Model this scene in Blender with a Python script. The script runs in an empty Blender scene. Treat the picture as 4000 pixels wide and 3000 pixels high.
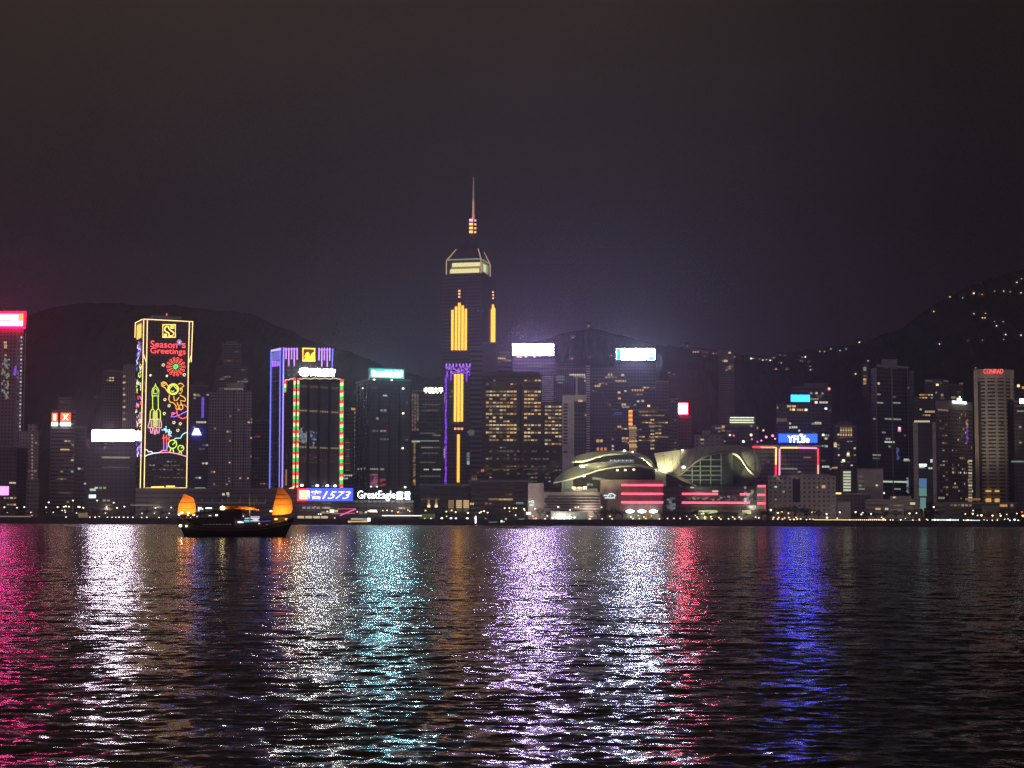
import bpy, math, random
import numpy as np
from mathutils import Vector, Matrix

S = bpy.context.scene
COL = S.collection
random.seed(7)
PI = math.pi

# ------------------------------------------------------------------ camera
F = 6752.0                                   # focal length in photo pixels (4000 wide)
PITCH = math.atan(528 / F)
ROLL = math.radians(0.2)
CAM = Vector((0, 0, 5.0))
FWD = Vector((0, math.cos(PITCH), math.sin(PITCH)))
UP0 = Vector((0, -math.sin(PITCH), math.cos(PITCH)))
RT = Vector((1, 0, 0)) * math.cos(ROLL) + UP0 * math.sin(ROLL)
UP = UP0 * math.cos(ROLL) - Vector((1, 0, 0)) * math.sin(ROLL)
cd = bpy.data.cameras.new('camera')
cam = bpy.data.objects.new('camera', cd)
COL.objects.link(cam)
cd.sensor_width = 36
cd.lens = F / 4000 * 36
cd.clip_start = 0.5
cd.clip_end = 20000
M = Matrix((RT, UP, -FWD)).transposed().to_4x4()
M.translation = CAM
cam.matrix_world = M
S.camera = cam

# ------------------------------------------------------------------ view / sampling
S.view_settings.view_transform = 'Standard'
S.view_settings.look = 'None'
S.view_settings.exposure = 0
S.view_settings.gamma = 1
S.cycles.use_denoising = True
S.cycles.denoiser = 'OPENIMAGEDENOISE'
S.cycles.denoising_prefilter = 'NONE'
S.cycles.max_bounces = 5
S.cycles.diffuse_bounces = 1
S.cycles.glossy_bounces = 3
S.cycles.transmission_bounces = 2
S.cycles.volume_bounces = 0
S.cycles.sample_clamp_indirect = 12
S.cycles.use_light_tree = True

# ------------------------------------------------------------------ world: cloud deck lit by the city
W = bpy.data.worlds.new('World')
S.world = W
W.use_nodes = True
nt = W.node_tree
nt.nodes.clear()


class NT:
    """short-hand for building node trees"""
    def __init__(self, t):
        self.t = t

    def n(self, typ, **kw):
        x = self.t.nodes.new(typ)
        for k, v in kw.items():
            setattr(x, k, v)
        return x

    def put(self, sock, v):
        if v is None:
            return
        if hasattr(v, 'is_output'):
            self.t.links.new(v, sock)
        elif isinstance(v, (tuple, list)) and len(v) == 3 and sock.type == 'RGBA':
            sock.default_value = (*v, 1)
        else:
            sock.default_value = v

    def math(self, op, a, b=None, c=None, clamp=False):
        x = self.n('ShaderNodeMath', operation=op, use_clamp=clamp)
        self.put(x.inputs[0], a)
        self.put(x.inputs[1], b)
        self.put(x.inputs[2], c)
        return x.outputs[0]

    def mix(self, f, a, b, blend='MIX'):
        x = self.n('ShaderNodeMix', data_type='RGBA', blend_type=blend)
        self.put(x.inputs[0], f)
        self.put(x.inputs[6], a)
        self.put(x.inputs[7], b)
        return x.outputs[2]

    def rng(self, v, a, b, c, d, smooth=False):
        x = self.n('ShaderNodeMapRange')
        if smooth:
            x.interpolation_type = 'SMOOTHSTEP'
        self.put(x.inputs[0], v)
        for i, q in enumerate((a, b, c, d)):
            x.inputs[i + 1].default_value = q
        return x.outputs[0]

    def noise(self, vec, scale, detail=2, rough=.5):
        x = self.n('ShaderNodeTexNoise')
        self.put(x.inputs['Vector'], vec)
        x.inputs['Scale'].default_value = scale
        x.inputs['Detail'].default_value = detail
        x.inputs['Roughness'].default_value = rough
        return x

    def ramp(self, v, stops):
        x = self.n('ShaderNodeValToRGB')
        self.put(x.inputs[0], v)
        e = x.color_ramp.elements
        e[0].position, e[0].color = stops[0][0], (*stops[0][1], 1)
        e[1].position, e[1].color = stops[1][0], (*stops[1][1], 1)
        for p, c in stops[2:]:
            q = e.new(p)
            q.color = (*c, 1)
        return x.outputs[0]


def build_world():
    t = NT(nt)
    tc = t.n('ShaderNodeTexCoord')
    sep = t.n('ShaderNodeSeparateXYZ')
    t.put(sep.inputs[0], tc.outputs['Generated'])
    x, y, z = sep.outputs
    sky = t.ramp(z, [(0.0, (.021, .0165, .028)), (.07, (.0195, .0155, .0245)), (.17, (.0165, .0135, .015)),
                     (.30, (.036, .0255, .0185)), (.55, (.042, .031, .020)), (1, (.038, .029, .020))])
    side = t.rng(x, .02, .26, 1.0, .42, True)
    sky = t.mix(1.0, sky, side, 'MULTIPLY')
    left = t.rng(x, -.12, -.34, 0.0, 1.0, True)
    low = t.rng(z, .0, .18, 1.0, 0.0, True)
    pink = t.math('MULTIPLY', left, low)
    sky = t.mix(pink, sky, (.038, .018, .036))
    cl = t.noise(tc.outputs['Generated'], 5.5, 5, .55)
    cf = t.rng(cl.outputs[0], .25, .75, .86, 1.14)
    sky = t.mix(1.0, sky, cf, 'MULTIPLY')
    # the lit city behind the photographer, reflected by the low cloud
    back = t.rng(y, .05, -.9, 0.0, 1.0, True)
    bl = t.rng(z, .0, .8, 1.0, 0.25, True)
    bk = t.math('MULTIPLY', back, bl)
    sky = t.mix(bk, sky, (.36, .275, .33))
    bg = t.n('ShaderNodeBackground')
    t.put(bg.inputs[0], sky)
    bg.inputs[1].default_value = .9
    out = t.n('ShaderNodeOutputWorld')
    nt.links.new(bg.outputs[0], out.inputs[0])


build_world()

# ------------------------------------------------------------------ photo pixel -> point of the place
LAND = 4.6                                   # promenade level above the water


def ray(px, py):
    return FWD + RT * ((px - 2000) / F) - UP * ((py - 1500) / F)


def at(px, py, Y):
    d = ray(px, py)
    return CAM + d * (Y / d.y)


def Z(py, Y, px=2000):
    return at(px, py, Y).z


# ------------------------------------------------------------------ object helpers
def P(o):
    return o['_w'] if '_w' in o else None


WL = {}                                      # world location of every object that parents others


def empty(name, loc, label, cat, group=None):
    o = bpy.data.objects.new(name, None)
    o.empty_display_size = 2
    COL.objects.link(o)
    o.location = loc
    o['label'] = label
    o['category'] = cat
    if group:
        o['group'] = group
    WL[o] = Vector(loc)
    return o


def tag(o, label=None, cat=None, group=None, kind=None):
    for k, v in (('label', label), ('category', cat), ('group', group), ('kind', kind)):
        if v:
            o[k] = v
    return o


class MB:
    """collects faces for ONE mesh object (world coordinates)"""
    def __init__(self):
        self.v, self.f, self.m, self.uv = [], [], [], []

    def face(self, pts, mi=0, uv=None):
        i = len(self.v)
        self.v.extend([tuple(p) for p in pts])
        self.f.append(tuple(range(i, i + len(pts))))
        self.m.append(mi)
        self.uv.append(uv or [(-9, -9)] * len(pts))

    def hexa(self, b, t, mi=0, mt=None):
        """b: 4 bottom points ccw from above, t: 4 top points"""
        n = len(b)
        for k in range(n):
            j = (k + 1) % n
            self.face([b[k], b[j], t[j], t[k]], mi)
        self.face(list(reversed(b)), mi)
        self.face(t, mi if mt is None else mt)

    def box(self, c, sx, sy, sz, ux=Vector((1, 0, 0)), uy=Vector((0, 1, 0)), mi=0, uz=Vector((0, 0, 1))):
        c = Vector(c)
        b = [c - ux * sx / 2 - uy * sy / 2 - uz * sz / 2, c + ux * sx / 2 - uy * sy / 2 - uz * sz / 2,
             c + ux * sx / 2 + uy * sy / 2 - uz * sz / 2, c - ux * sx / 2 + uy * sy / 2 - uz * sz / 2]
        self.hexa(b, [p + uz * sz for p in b], mi)

    def prism(self, pts, z0, z1, mi=0, mr=1, u0=0):
        """walls with metre UVs, roof in material mr"""
        u = u0
        n = len(pts)
        for k in range(n):
            a, b = pts[k], pts[(k + 1) % n]
            L = math.hypot(b[0] - a[0], b[1] - a[1])
            self.face([(a[0], a[1], z0), (b[0], b[1], z0), (b[0], b[1], z1), (a[0], a[1], z1)], mi,
                      [(u, z0), (u + L, z0), (u + L, z1), (u, z1)])
            u += L
        self.face([(p[0], p[1], z1) for p in pts], mr)

    def tube(self, pts, r, n=6, mi=0, closed=False, r1=None):
        pts = [Vector(p) for p in pts]
        N = len(pts)
        rings = []
        for k, p in enumerate(pts):
            if closed:
                d = pts[(k + 1) % N] - pts[k - 1]
            else:
                d = pts[min(k + 1, N - 1)] - pts[max(k - 1, 0)]
            d.normalize()
            a = Vector((0, 0, 1)) if abs(d.z) < .8 else Vector((0, 1, 0))
            x = d.cross(a).normalized()
            y = d.cross(x).normalized()
            q = r if r1 is None else r + (r1 - r) * k / max(1, N - 1)
            rings.append([p + x * (q * math.cos(2 * PI * i / n)) + y * (q * math.sin(2 * PI * i / n)) for i in range(n)])
        i0 = len(self.v)
        for g in rings:
            self.v.extend([tuple(p) for p in g])
        for k in range(N if closed else N - 1):
            a, b = i0 + k * n, i0 + ((k + 1) % N) * n
            for i in range(n):
                j = (i + 1) % n
                self.f.append((a + i, a + j, b + j, b + i))
                self.m.append(mi)
                self.uv.append([(-9, -9)] * 4)
        if not closed:
            for base, rev in ((i0, True), (i0 + (N - 1) * n, False)):
                q = tuple(range(base, base + n))
                self.f.append(q[::-1] if rev else q)
                self.m.append(mi)
                self.uv.append([(-9, -9)] * n)

    def lathe(self, c, prof, n=10, mi=0):
        """prof: [(radius, z)] around a vertical axis at c"""
        i0 = len(self.v)
        for r, z in prof:
            for i in range(n):
                a = 2 * PI * i / n
                self.v.append((c[0] + r * math.cos(a), c[1] + r * math.sin(a), c[2] + z))
        for k in range(len(prof) - 1):
            for i in range(n):
                j = (i + 1) % n
                self.f.append((i0 + k * n + i, i0 + k * n + j, i0 + (k + 1) * n + j, i0 + (k + 1) * n + i))
                self.m.append(mi)
                self.uv.append([(-9, -9)] * 4)

    def grid(self, rows, mi=0):
        """lofted surface from rows of points"""
        i0 = len(self.v)
        n = len(rows[0])
        for r in rows:
            self.v.extend([tuple(p) for p in r])
        for k in range(len(rows) - 1):
            for i in range(n - 1):
                a = i0 + k * n + i
                self.f.append((a, a + 1, a + n + 1, a + n))
                self.m.append(mi)
                self.uv.append([(-9, -9)] * 4)

    def build(self, name, mats, parent=None, smooth=False, hasuv=True):
        if not isinstance(mats, (list, tuple)):
            mats = [mats]
        off = WL.get(parent, Vector((0, 0, 0))) if parent else Vector((0, 0, 0))
        me = bpy.data.meshes.new(name)
        me.from_pydata([(a[0] - off.x, a[1] - off.y, a[2] - off.z) for a in self.v], [], self.f)
        for m in mats:
            me.materials.append(m)
        me.polygons.foreach_set('material_index', [min(i, len(mats) - 1) for i in self.m])
        if smooth:
            me.polygons.foreach_set('use_smooth', [True] * len(self.f))
        if hasuv:
            l = me.uv_layers.new(name='metres')
            l.data.foreach_set('uv', [c for f in self.uv for p in f for c in p])
        o = bpy.data.objects.new(name, me)
        COL.objects.link(o)
        if parent:
            o.parent = parent
            WL[o] = WL[parent]
        return o


# ------------------------------------------------------------------ materials
MATS = {}


def pmat(name, col, rough=.7, metal=0, vary=.25, scale=.2, spec=.4):
    """plain weathered surface"""
    if name in MATS:
        return MATS[name]
    m = bpy.data.materials.new(name)
    m.use_nodes = True
    t = NT(m.node_tree)
    b = m.node_tree.nodes['Principled BSDF']
    tc = t.n('ShaderNodeTexCoord')
    n1 = t.noise(tc.outputs['Object'], scale, 4, .6)
    f = t.rng(n1.outputs[0], .3, .7, 1 - vary, 1 + vary)
    t.put(b.inputs['Base Color'], t.mix(1.0, col, f, 'MULTIPLY'))
    b.inputs['Roughness'].default_value = rough
    b.inputs['Metallic'].default_value = metal
    b.inputs['Specular IOR Level'].default_value = spec
    MATS[name] = m
    return m


def emat(name, col, s, light=False, base=(.05, .05, .05)):
    """a surface that gives off light (sign face, tube, lamp, lit window)"""
    if name in MATS:
        return MATS[name]
    m = bpy.data.materials.new(name)
    m.use_nodes = True
    b = m.node_tree.nodes['Principled BSDF']
    b.inputs['Base Color'].default_value = (*base, 1)
    b.inputs['Emission Color'].default_value = (*col, 1)
    b.inputs['Emission Strength'].default_value = s
    b.inputs['Roughness'].default_value = .4
    m.cycles.emission_sampling = 'FRONT' if light else 'NONE'
    MATS[name] = m
    return m


def facade(name, wall=(.2, .19, .2), glass=(.02, .022, .03), w=3.2, h=3.5, fw=.7, fh=.5, p=.2, dim=.05,
           warm=.6, rough=.25, floors=.6, groove=0.0):
    """wall with a window grid in metres; a few windows glow faintly from within"""
    if name in MATS:
        return MATS[name]
    m = bpy.data.materials.new(name)
    m.use_nodes = True
    t = NT(m.node_tree)
    b = m.node_tree.nodes['Principled BSDF']
    uv = t.n('ShaderNodeUVMap', uv_map='metres')
    sp = t.n('ShaderNodeSeparateXYZ')
    t.put(sp.inputs[0], uv.outputs[0])
    u = t.math('DIVIDE', sp.outputs[0], w)
    v = t.math('DIVIDE', sp.outputs[1], h)
    fu, fv = t.math('FRACT', u), t.math('FRACT', v)
    iu, iv = t.math('FLOOR', u), t.math('FLOOR', v)
    du = t.math('ABSOLUTE', t.math('SUBTRACT', fu, .5))
    dv = t.math('ABSOLUTE', t.math('SUBTRACT', fv, .5))
    ins = t.math('MULTIPLY', t.math('LESS_THAN', du, fw / 2), t.math('LESS_THAN', dv, fh / 2))
    valid = t.math('GREATER_THAN', sp.outputs[1], -5)
    ins = t.math('MULTIPLY', ins, valid)
    cell = t.n('ShaderNodeCombineXYZ')
    t.put(cell.inputs[0], iu)
    t.put(cell.inputs[1], iv)
    wn = t.n('ShaderNodeTexWhiteNoise', noise_dimensions='2D')
    t.put(wn.inputs['Vector'], cell.outputs[0])
    cs = t.n('ShaderNodeSeparateColor')
    t.put(cs.inputs[0], wn.outputs['Color'])
    fl = t.n('ShaderNodeTexWhiteNoise', noise_dimensions='1D')
    t.put(fl.inputs['W'], iv)
    act = t.rng(fl.outputs['Value'], 0, 1, 1 - floors, 1 + floors)
    lit = t.math('LESS_THAN', wn.outputs['Value'], t.math('MULTIPLY', act, p))
    br = t.math('POWER', cs.outputs[0], 2.2)
    em = t.math('MULTIPLY', t.math('MULTIPLY', lit, ins), t.math('MULTIPLY', br, dim * 3.2))
    colr = t.mix(t.math('LESS_THAN', cs.outputs[1], warm), (.8, .92, 1.0), (1.0, .68, .32))
    tc = t.n('ShaderNodeTexCoord')
    n1 = t.noise(tc.outputs['Object'], .06, 4, .6)
    st = t.rng(n1.outputs[0], .3, .7, .75, 1.2)
    wl = t.mix(1.0, wall, st, 'MULTIPLY')
    t.put(b.inputs['Base Color'], t.mix(ins, wl, glass))
    t.put(b.inputs['Roughness'], t.rng(ins, 0, 1, .75, rough))
    t.put(b.inputs['Emission Color'], colr)
    t.put(b.inputs['Emission Strength'], em)
    m.cycles.emission_sampling = 'NONE'
    MATS[name] = m
    return m


ROOF = pmat('roof_felt', (.07, .07, .075), .9)
CONC = pmat('concrete', (.26, .25, .25), .85)
DARK = pmat('dark_metal', (.025, .025, .03), .5)
FRAME = pmat('sign_frame', (.05, .05, .06), .5)
LAMPPOLE = pmat('lamp_pole_paint', (.12, .12, .12), .5)

WIN = {'warm': (1, .66, .30), 'amber': (1, .50, .16), 'white': (.93, 1, .95), 'cool': (.70, .85, 1),
       'pale': (1, .86, .58), 'green': (.78, 1, .72), 'blue': (.25, .3, 1), 'orange': (1, .36, .06), 'red': (1, .12, .1),
       'violet': (.35, .12, 1), 'pink': (1, .3, .55)}
LEV = (.10, .28, .75, 2.0)
UNIT = {}


def unit_mesh(c, l):
    if (c, l) not in UNIT:
        mb = MB()
        mb.box((0, 0, 0), 1, 1, 1)
        me = bpy.data.meshes.new('window')
        me.from_pydata(mb.v, [], mb.f)
        me.materials.append(emat('window_%s_%d' % (c, l), WIN[c], LEV[l]))
        UNIT[(c, l)] = me
    return UNIT[(c, l)]


class Face:
    """a vertical facade plane from a (left) to b (right), seen from the water"""
    def __init__(self, a, b):
        self.a = Vector((a[0], a[1], 0))
        self.b = Vector((b[0], b[1], 0))
        self.u = (self.b - self.a)
        self.L = self.u.length
        self.u.normalize()
        self.n = Vector((self.u.y, -self.u.x, 0))
        self.rot = math.atan2(self.u.y, self.u.x)

    def uz(self, px, py):
        d = ray(px, py)
        t = (self.a - CAM).dot(self.n) / d.dot(self.n)
        q = CAM + d * t
        return (q - self.a).dot(self.u), q.z

    def pt(self, u, z, off=0):
        q = self.a + self.u * u + self.n * off
        return Vector((q.x, q.y, z))

    def hit(self, px, py, off=0):
        return self.pt(*self.uz(px, py), off)

    def rect(self, x0, y0, x1, y1):
        xm, ym = (x0 + x1) / 2, (y0 + y1) / 2
        return (self.uz(x0, ym)[0], self.uz(x1, ym)[0], self.uz(xm, y1)[1], self.uz(xm, y0)[1])

    def slab(self, mb, r, o0, o1, mi=0):
        u0, u1, z0, z1 = r
        c = self.pt((u0 + u1) / 2, (z0 + z1) / 2, (o0 + o1) / 2)
        mb.box(c, u1 - u0, o1 - o0, z1 - z0, self.u, -self.n, mi)


def flat(x0, x1, py, Y, depth=35):
    """footprint with its front across the view"""
    a, b = at(x0, py, Y), at(x1, py, Y)
    m = (a + b) / 2
    d = Vector((m.x, m.y, 0)).normalized() * depth
    return [(a.x, a.y), (b.x, b.y), (b.x + d.x, b.y + d.y), (a.x + d.x, a.y + d.y)]


def corner(xl, xc, xr, py, Y, depth=35):
    """footprint turned so that a left and a right face show; first edge = left face, second = right face"""
    C, dl, dr = at(xc, py, Y), 0, 0
    k = Y / F
    wl, wr = (xc - xl) * k, (xr - xc) * k
    # iterate because the receding corners are farther off
    for _ in range(8):
        yl = math.sqrt(max(depth ** 2 - wl ** 2, 1))
        yr = wl * wr / yl
        Lp, Rp = at(xl, py, Y + yl), at(xr, py, Y + yr)
        wl, wr = C.x - Lp.x, Rp.x - C.x
    if wl < 0:
        wl = .1
    return [(Lp.x, Lp.y), (C.x, C.y), (Rp.x, Rp.y), (Lp.x + Rp.x - C.x, Lp.y + Rp.y - C.y)]


def corner_r(xl, xc, xr, py, Y, depth=35):
    """as corner(), the depth given for the right face"""
    C = at(xc, py, Y)
    k = Y / F
    wl, wr = (xc - xl) * k, (xr - xc) * k
    for _ in range(8):
        yr = math.sqrt(max(depth ** 2 - wr ** 2, 1))
        yl = wl * wr / yr
        Lp, Rp = at(xl, py, Y + yl), at(xr, py, Y + yr)
        wl, wr = C.x - Lp.x, Rp.x - C.x
    return [(Lp.x, Lp.y), (C.x, C.y), (Rp.x, Rp.y), (Lp.x + Rp.x - C.x, Lp.y + Rp.y - C.y)]


def cen(pts, z=LAND):
    return Vector((sum(p[0] for p in pts) / len(pts), sum(p[1] for p in pts) / len(pts), z))


def faces(pts):
    n = len(pts)
    return [Face(pts[k], pts[(k + 1) % n]) for k in range(n)]


def shrink(pts, f, g=None):
    c = cen(pts)
    return [(c.x + (p[0] - c.x) * f, c.y + (p[1] - c.y) * f) for p in pts]


def tower(name, label, pts, ztop, mat, cat='tower', group=None, plant=None, z0=LAND, parapet=1.2):
    """a building: Empty > facade, parapet, plant_room"""
    root = empty(name, cen(pts), label, cat, group)
    mb = MB()
    mb.prism(pts, z0, ztop)
    f = mb.build('facade', [mat, ROOF], root)
    if parapet:
        pb = MB()
        n = len(pts)
        inn = shrink(pts, .97)
        out = shrink(pts, 1.006)
        for k in range(n):
            j = (k + 1) % n
            b = [(*out[k], ztop - .6), (*out[j], ztop - .6), (*inn[j], ztop - .6), (*inn[k], ztop - .6)]
            pb.hexa([Vector(q) for q in b], [Vector((q[0], q[1], ztop + parapet)) for q in b])
        pb.build('parapet', CONC, root)
    if plant:
        q = shrink(pts, plant[0])
        mb = MB()
        mb.prism(q, ztop + .02, ztop + plant[1], 0, 0)
        # cooling units and a mast on the plant room
        c = cen(q)
        mb.tube([(c.x, c.y, ztop + plant[1]), (c.x, c.y, ztop + plant[1] * 1.8)], .25, 5)
        mb.build('plant_room', pmat('plant_room', (.16, .155, .16), .85), root)
    return root


def put_window(root, face, u, z, w, h, c, l):
    o = bpy.data.objects.new('window', unit_mesh(c, l))
    COL.objects.link(o)
    o.parent = root
    o.location = face.pt(u, z, .12) - WL[root]
    o.rotation_euler = (0, 0, face.rot)
    o.scale = (w, .4, h)


def windows(root, items):
    """items: (face, u, z, w, h, colour, level). At most 100 parts, the rest one part of kind stuff"""
    rnd = random.Random(len(items) * 13 + 5)
    rnd.shuffle(items)
    items.sort(key=lambda q: -LEV[q[6]] * q[3] * q[4])
    for q in items[:100]:
        put_window(root, *q)
    rest = items[100:]
    if rest:
        keys = sorted({(q[5], q[6]) for q in rest})
        mb = MB()
        for f, u, z, w, h, c, l in rest:
            f.slab(mb, (u - w / 2, u + w / 2, z - h / 2, z + h / 2), -.08, .32, keys.index((c, l)))
        o = mb.build('window', [emat('window_%s_%d' % k, WIN[k[0]], LEV[k[1]]) for k in keys], root, hasuv=False)
        o['kind'] = 'stuff'


def lit(face, box, cw, ch, p, cols, seed, ww=.72, wh=.5, runs=.5, lev=(0, 1, 1, 2), z0=None):
    """random lit windows on the floors and bays of a pixel box of a face"""
    r = random.Random(seed)
    if len(box) == 4 and box[3] > 500:
        u0, u1, za, zb = face.rect(*box)
    else:
        u0, u1, za, zb = box
    u0, u1 = max(u0, .3), min(u1, face.L - .3)
    out = []
    z = math.ceil(za / ch) * ch
    while z < zb - ch * .5:
        act = r.uniform(.2, 1.8) * p
        u = math.ceil(u0 / cw) * cw
        on = False
        while u + cw * .5 < u1:
            q = act + (runs if on else 0) * (1 if p > .03 else .6)
            on = r.random() < q
            if on:
                out.append((face, u + cw / 2, z + ch / 2, cw * ww, ch * wh * r.uniform(.8, 1.1), r.choice(cols), r.choice(lev)))
            u += cw
        z += ch
    return out


def row(face, x0, x1, y, n, c, l, h=1.5, fill=.8):
    """a lit storey: n windows from pixel x0 to x1"""
    a, z = face.uz(x0, y)
    b, _ = face.uz(x1, y)
    w = (b - a) / n
    return [(face, a + w * (k + .5), z, w * fill, h, c, l) for k in range(n)]


def dot(face, x, y, w, h, c, l):
    u, z = face.uz(x, y)
    return [(face, u, z, w, h, c, l)]


# ------------------------------------------------------------------ lettering
def text_verts(s, shear=0, bold=0.0):
    c = bpy.data.curves.new('lettering', 'FONT')
    c.body = s
    c.shear = shear
    c.offset = bold
    c.resolution_u = 3
    c.extrude = .05
    o = bpy.data.objects.new('lettering', c)
    COL.objects.link(o)
    dg = bpy.context.evaluated_depsgraph_get()
    dg.update()
    me = bpy.data.meshes.new_from_object(o.evaluated_get(dg))
    bpy.data.objects.remove(o)
    bpy.data.curves.remove(c)
    v = np.array([q.co[:] for q in me.vertices])
    f = [tuple(q.vertices) for q in me.polygons]
    bpy.data.meshes.remove(me)
    return v, f


def text(face, box, s, mat, parent, off=1.0, shear=0, bold=0.0, thick=.6, name='lettering'):
    u0, u1, z0, z1 = face.rect(*box)
    v, f = text_verts(s, shear, bold)
    lo, hi = v.min(0), v.max(0)
    mb = MB()
    for a in v:
        x = u0 + (a[0] - lo[0]) / (hi[0] - lo[0]) * (u1 - u0)
        y = z0 + (a[1] - lo[1]) / (hi[1] - lo[1]) * (z1 - z0)
        d = off + (a[2] - lo[2]) / (hi[2] - lo[2]) * thick
        mb.v.append(tuple(face.pt(x, y, d)))
    mb.f = f
    mb.m = [0] * len(f)
    return mb.build(name, mat, parent, hasuv=False)


def board(root, face, box, mat, thick=2.0, off=.6, name='sign_board', frame=.8):
    """an illuminated sign: cabinet with its glowing front and a dark rim; returns the sign part"""
    r = face.rect(*box)
    mb = MB()
    u0, u1, z0, z1 = r
    face.slab(mb, (u0 - frame, u1 + frame, z0 - frame, z1 + frame), off - .4, off + thick - .6)
    o = mb.build(name, FRAME, root, hasuv=False)
    mb = MB()
    face.slab(mb, r, off + thick - .58, off + thick)
    mb.build('sign_face', mat, o, hasuv=False)
    return o


def neon(face, lines, mat, parent, name, r=.45, off=.9):
    """tubes along pixel polylines on a face; a line is (points, closed)"""
    mb = MB()
    for pts, closed in lines:
        q = [face.hit(x, y, off) for x, y in pts]
        mb.tube(q, r, 5, 0, closed)
    return mb.build(name, mat, parent, hasuv=False)


def circ(cx, cy, rx, ry=None, n=14, a0=0, a1=360):
    ry = ry or rx
    full = a1 - a0 >= 360
    k = n if full else n + 1
    return [(cx + rx * math.cos(math.radians(a0 + (a1 - a0) * i / n)), cy + ry * math.sin(math.radians(a0 + (a1 - a0) * i / n))) for i in range(k)]


# ------------------------------------------------------------------ water
def water_mat():
    m = bpy.data.materials.new('harbour_water')
    m.use_nodes = True
    t = NT(m.node_tree)
    b = m.node_tree.nodes['Principled BSDF']
    b.inputs['Base Color'].default_value = (.004, .006, .008, 1)
    b.inputs['Roughness'].default_value = .09
    b.inputs['IOR'].default_value = 1.33
    geo = t.n('ShaderNodeNewGeometry')
    p = geo.outputs['Position']

    def slope(scale, amp, sx=1.0):
        mp = t.n('ShaderNodeMapping')
        t.put(mp.inputs[0], p)
        mp.inputs['Scale'].default_value = (scale * sx, scale, scale)
        n = t.noise(mp.outputs[0], 1.0, 1.5, .5)
        v = t.n('ShaderNodeVectorMath', operation='SUBTRACT')
        t.put(v.inputs[0], n.outputs['Color'])
        v.inputs[1].default_value = (.5, .5, .5)
        w = t.n('ShaderNodeVectorMath', operation='MULTIPLY')
        t.put(w.inputs[0], v.outputs[0])
        w.inputs[1].default_value = (amp * 1.2, amp, 0)
        return w.outputs[0]

    def add(a, c):
        v = t.n('ShaderNodeVectorMath', operation='ADD')
        t.put(v.inputs[0], a)
        t.put(v.inputs[1], c)
        return v.outputs[0]

    # wind lanes: patches of rougher and calmer water
    lane = t.n('ShaderNodeMapping')
    t.put(lane.inputs[0], p)
    lane.inputs['Scale'].default_value = (.012, .03, 1)
    ln = t.noise(lane.outputs[0], 1.0, 3, .55)
    lf = t.rng(ln.outputs[0], .3, .7, .75, 1.2)
    # far off, the mesh carries only the longer waves: the short ones become slope here
    py = t.n('ShaderNodeSeparateXYZ')
    t.put(py.inputs[0], p)
    lf = t.math('MULTIPLY', lf, t.rng(py.outputs[1], 60, 420, 1.0, .85, True))
    t.put(b.inputs['Roughness'], t.rng(py.outputs[1], 280, 1250, .125, .262, True))
    s = add(slope(4.6, .34, .8), slope(1.7, .50, .7))
    s = add(s, slope(.5, .26, .6))
    sc = t.n('ShaderNodeVectorMath', operation='SCALE')
    t.put(sc.inputs[0], s)
    t.put(sc.inputs['Scale'], lf)
    nn = add(geo.outputs['Normal'], sc.outputs[0])
    nz = t.n('ShaderNodeVectorMath', operation='NORMALIZE')
    t.put(nz.inputs[0], nn)
    t.put(b.inputs['Normal'], nz.outputs[0])
    return m


def build_water():
    ys = list(np.arange(-60, 16, 1.5)) + [16.0]
    while ys[-1] < 1403:
        ys.append(ys[-1] + max(.12, .0032 * ys[-1]))
    ys = np.array(ys)
    nx = 900
    s = np.linspace(-1, 1, nx)
    hw = 14 + .40 * np.maximum(ys, 16)
    wide = s + np.sign(s) * np.maximum(0, np.abs(s) - .86) ** 2 * 110 * (30 / (30 + hw[:, None]))
    X = hw[:, None] * wide
    Y = np.repeat(ys[:, None], nx, 1)
    dY = np.gradient(ys)[:, None]
    dX = (hw * 2 / nx)[:, None] * np.ones_like(X)
    dX = np.where(np.abs(wide) > .9, 50, dX)
    cellw = np.maximum(np.abs(dY), dX)
    H = np.zeros_like(X)
    r = np.random.RandomState(4)
    for k in range(90):
        lam = .38 * (5.5 / .38) ** (r.rand() ** 1.6)
        th = r.normal(-1.7, .68)              # travelling towards the camera, a little from the right
        kk = 2 * np.pi / lam
        slope = .0165 * (lam / 3.0) ** -.1 * (1.0 if lam < 1.6 else .5)
        fade = np.clip((lam / cellw - 2.6) / 3.0, 0, 1)
        ph = r.rand() * 6.28
        q = kk * (np.cos(th) * X + np.sin(th) * Y) + ph
        w = np.sin(q)
        H += slope / kk * fade * (w + .18 * np.cos(2 * q))
    n, m = X.shape
    me = bpy.data.meshes.new('water')
    co = np.stack([X, Y, H], -1).reshape(-1, 3).astype(np.float32)
    idx = np.arange(n * m).reshape(n, m)
    q = np.stack([idx[:-1, :-1], idx[:-1, 1:], idx[1:, 1:], idx[1:, :-1]], -1).reshape(-1, 4)
    me.vertices.add(len(co))
    me.vertices.foreach_set('co', co.ravel())
    me.loops.add(q.size)
    me.loops.foreach_set('vertex_index', q.ravel().astype(np.int32))
    me.polygons.add(len(q))
    me.polygons.foreach_set('loop_start', np.arange(0, q.size, 4, dtype=np.int32))
    me.polygons.foreach_set('use_smooth', np.ones(len(q), dtype=bool))
    me.update(calc_edges=True)
    me.materials.append(water_mat())
    o = bpy.data.objects.new('water', me)
    COL.objects.link(o)
    o['kind'] = 'structure'


build_water()

# ------------------------------------------------------------------ reclaimed land, promenade, hills
SHORE = 1402.0


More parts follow.
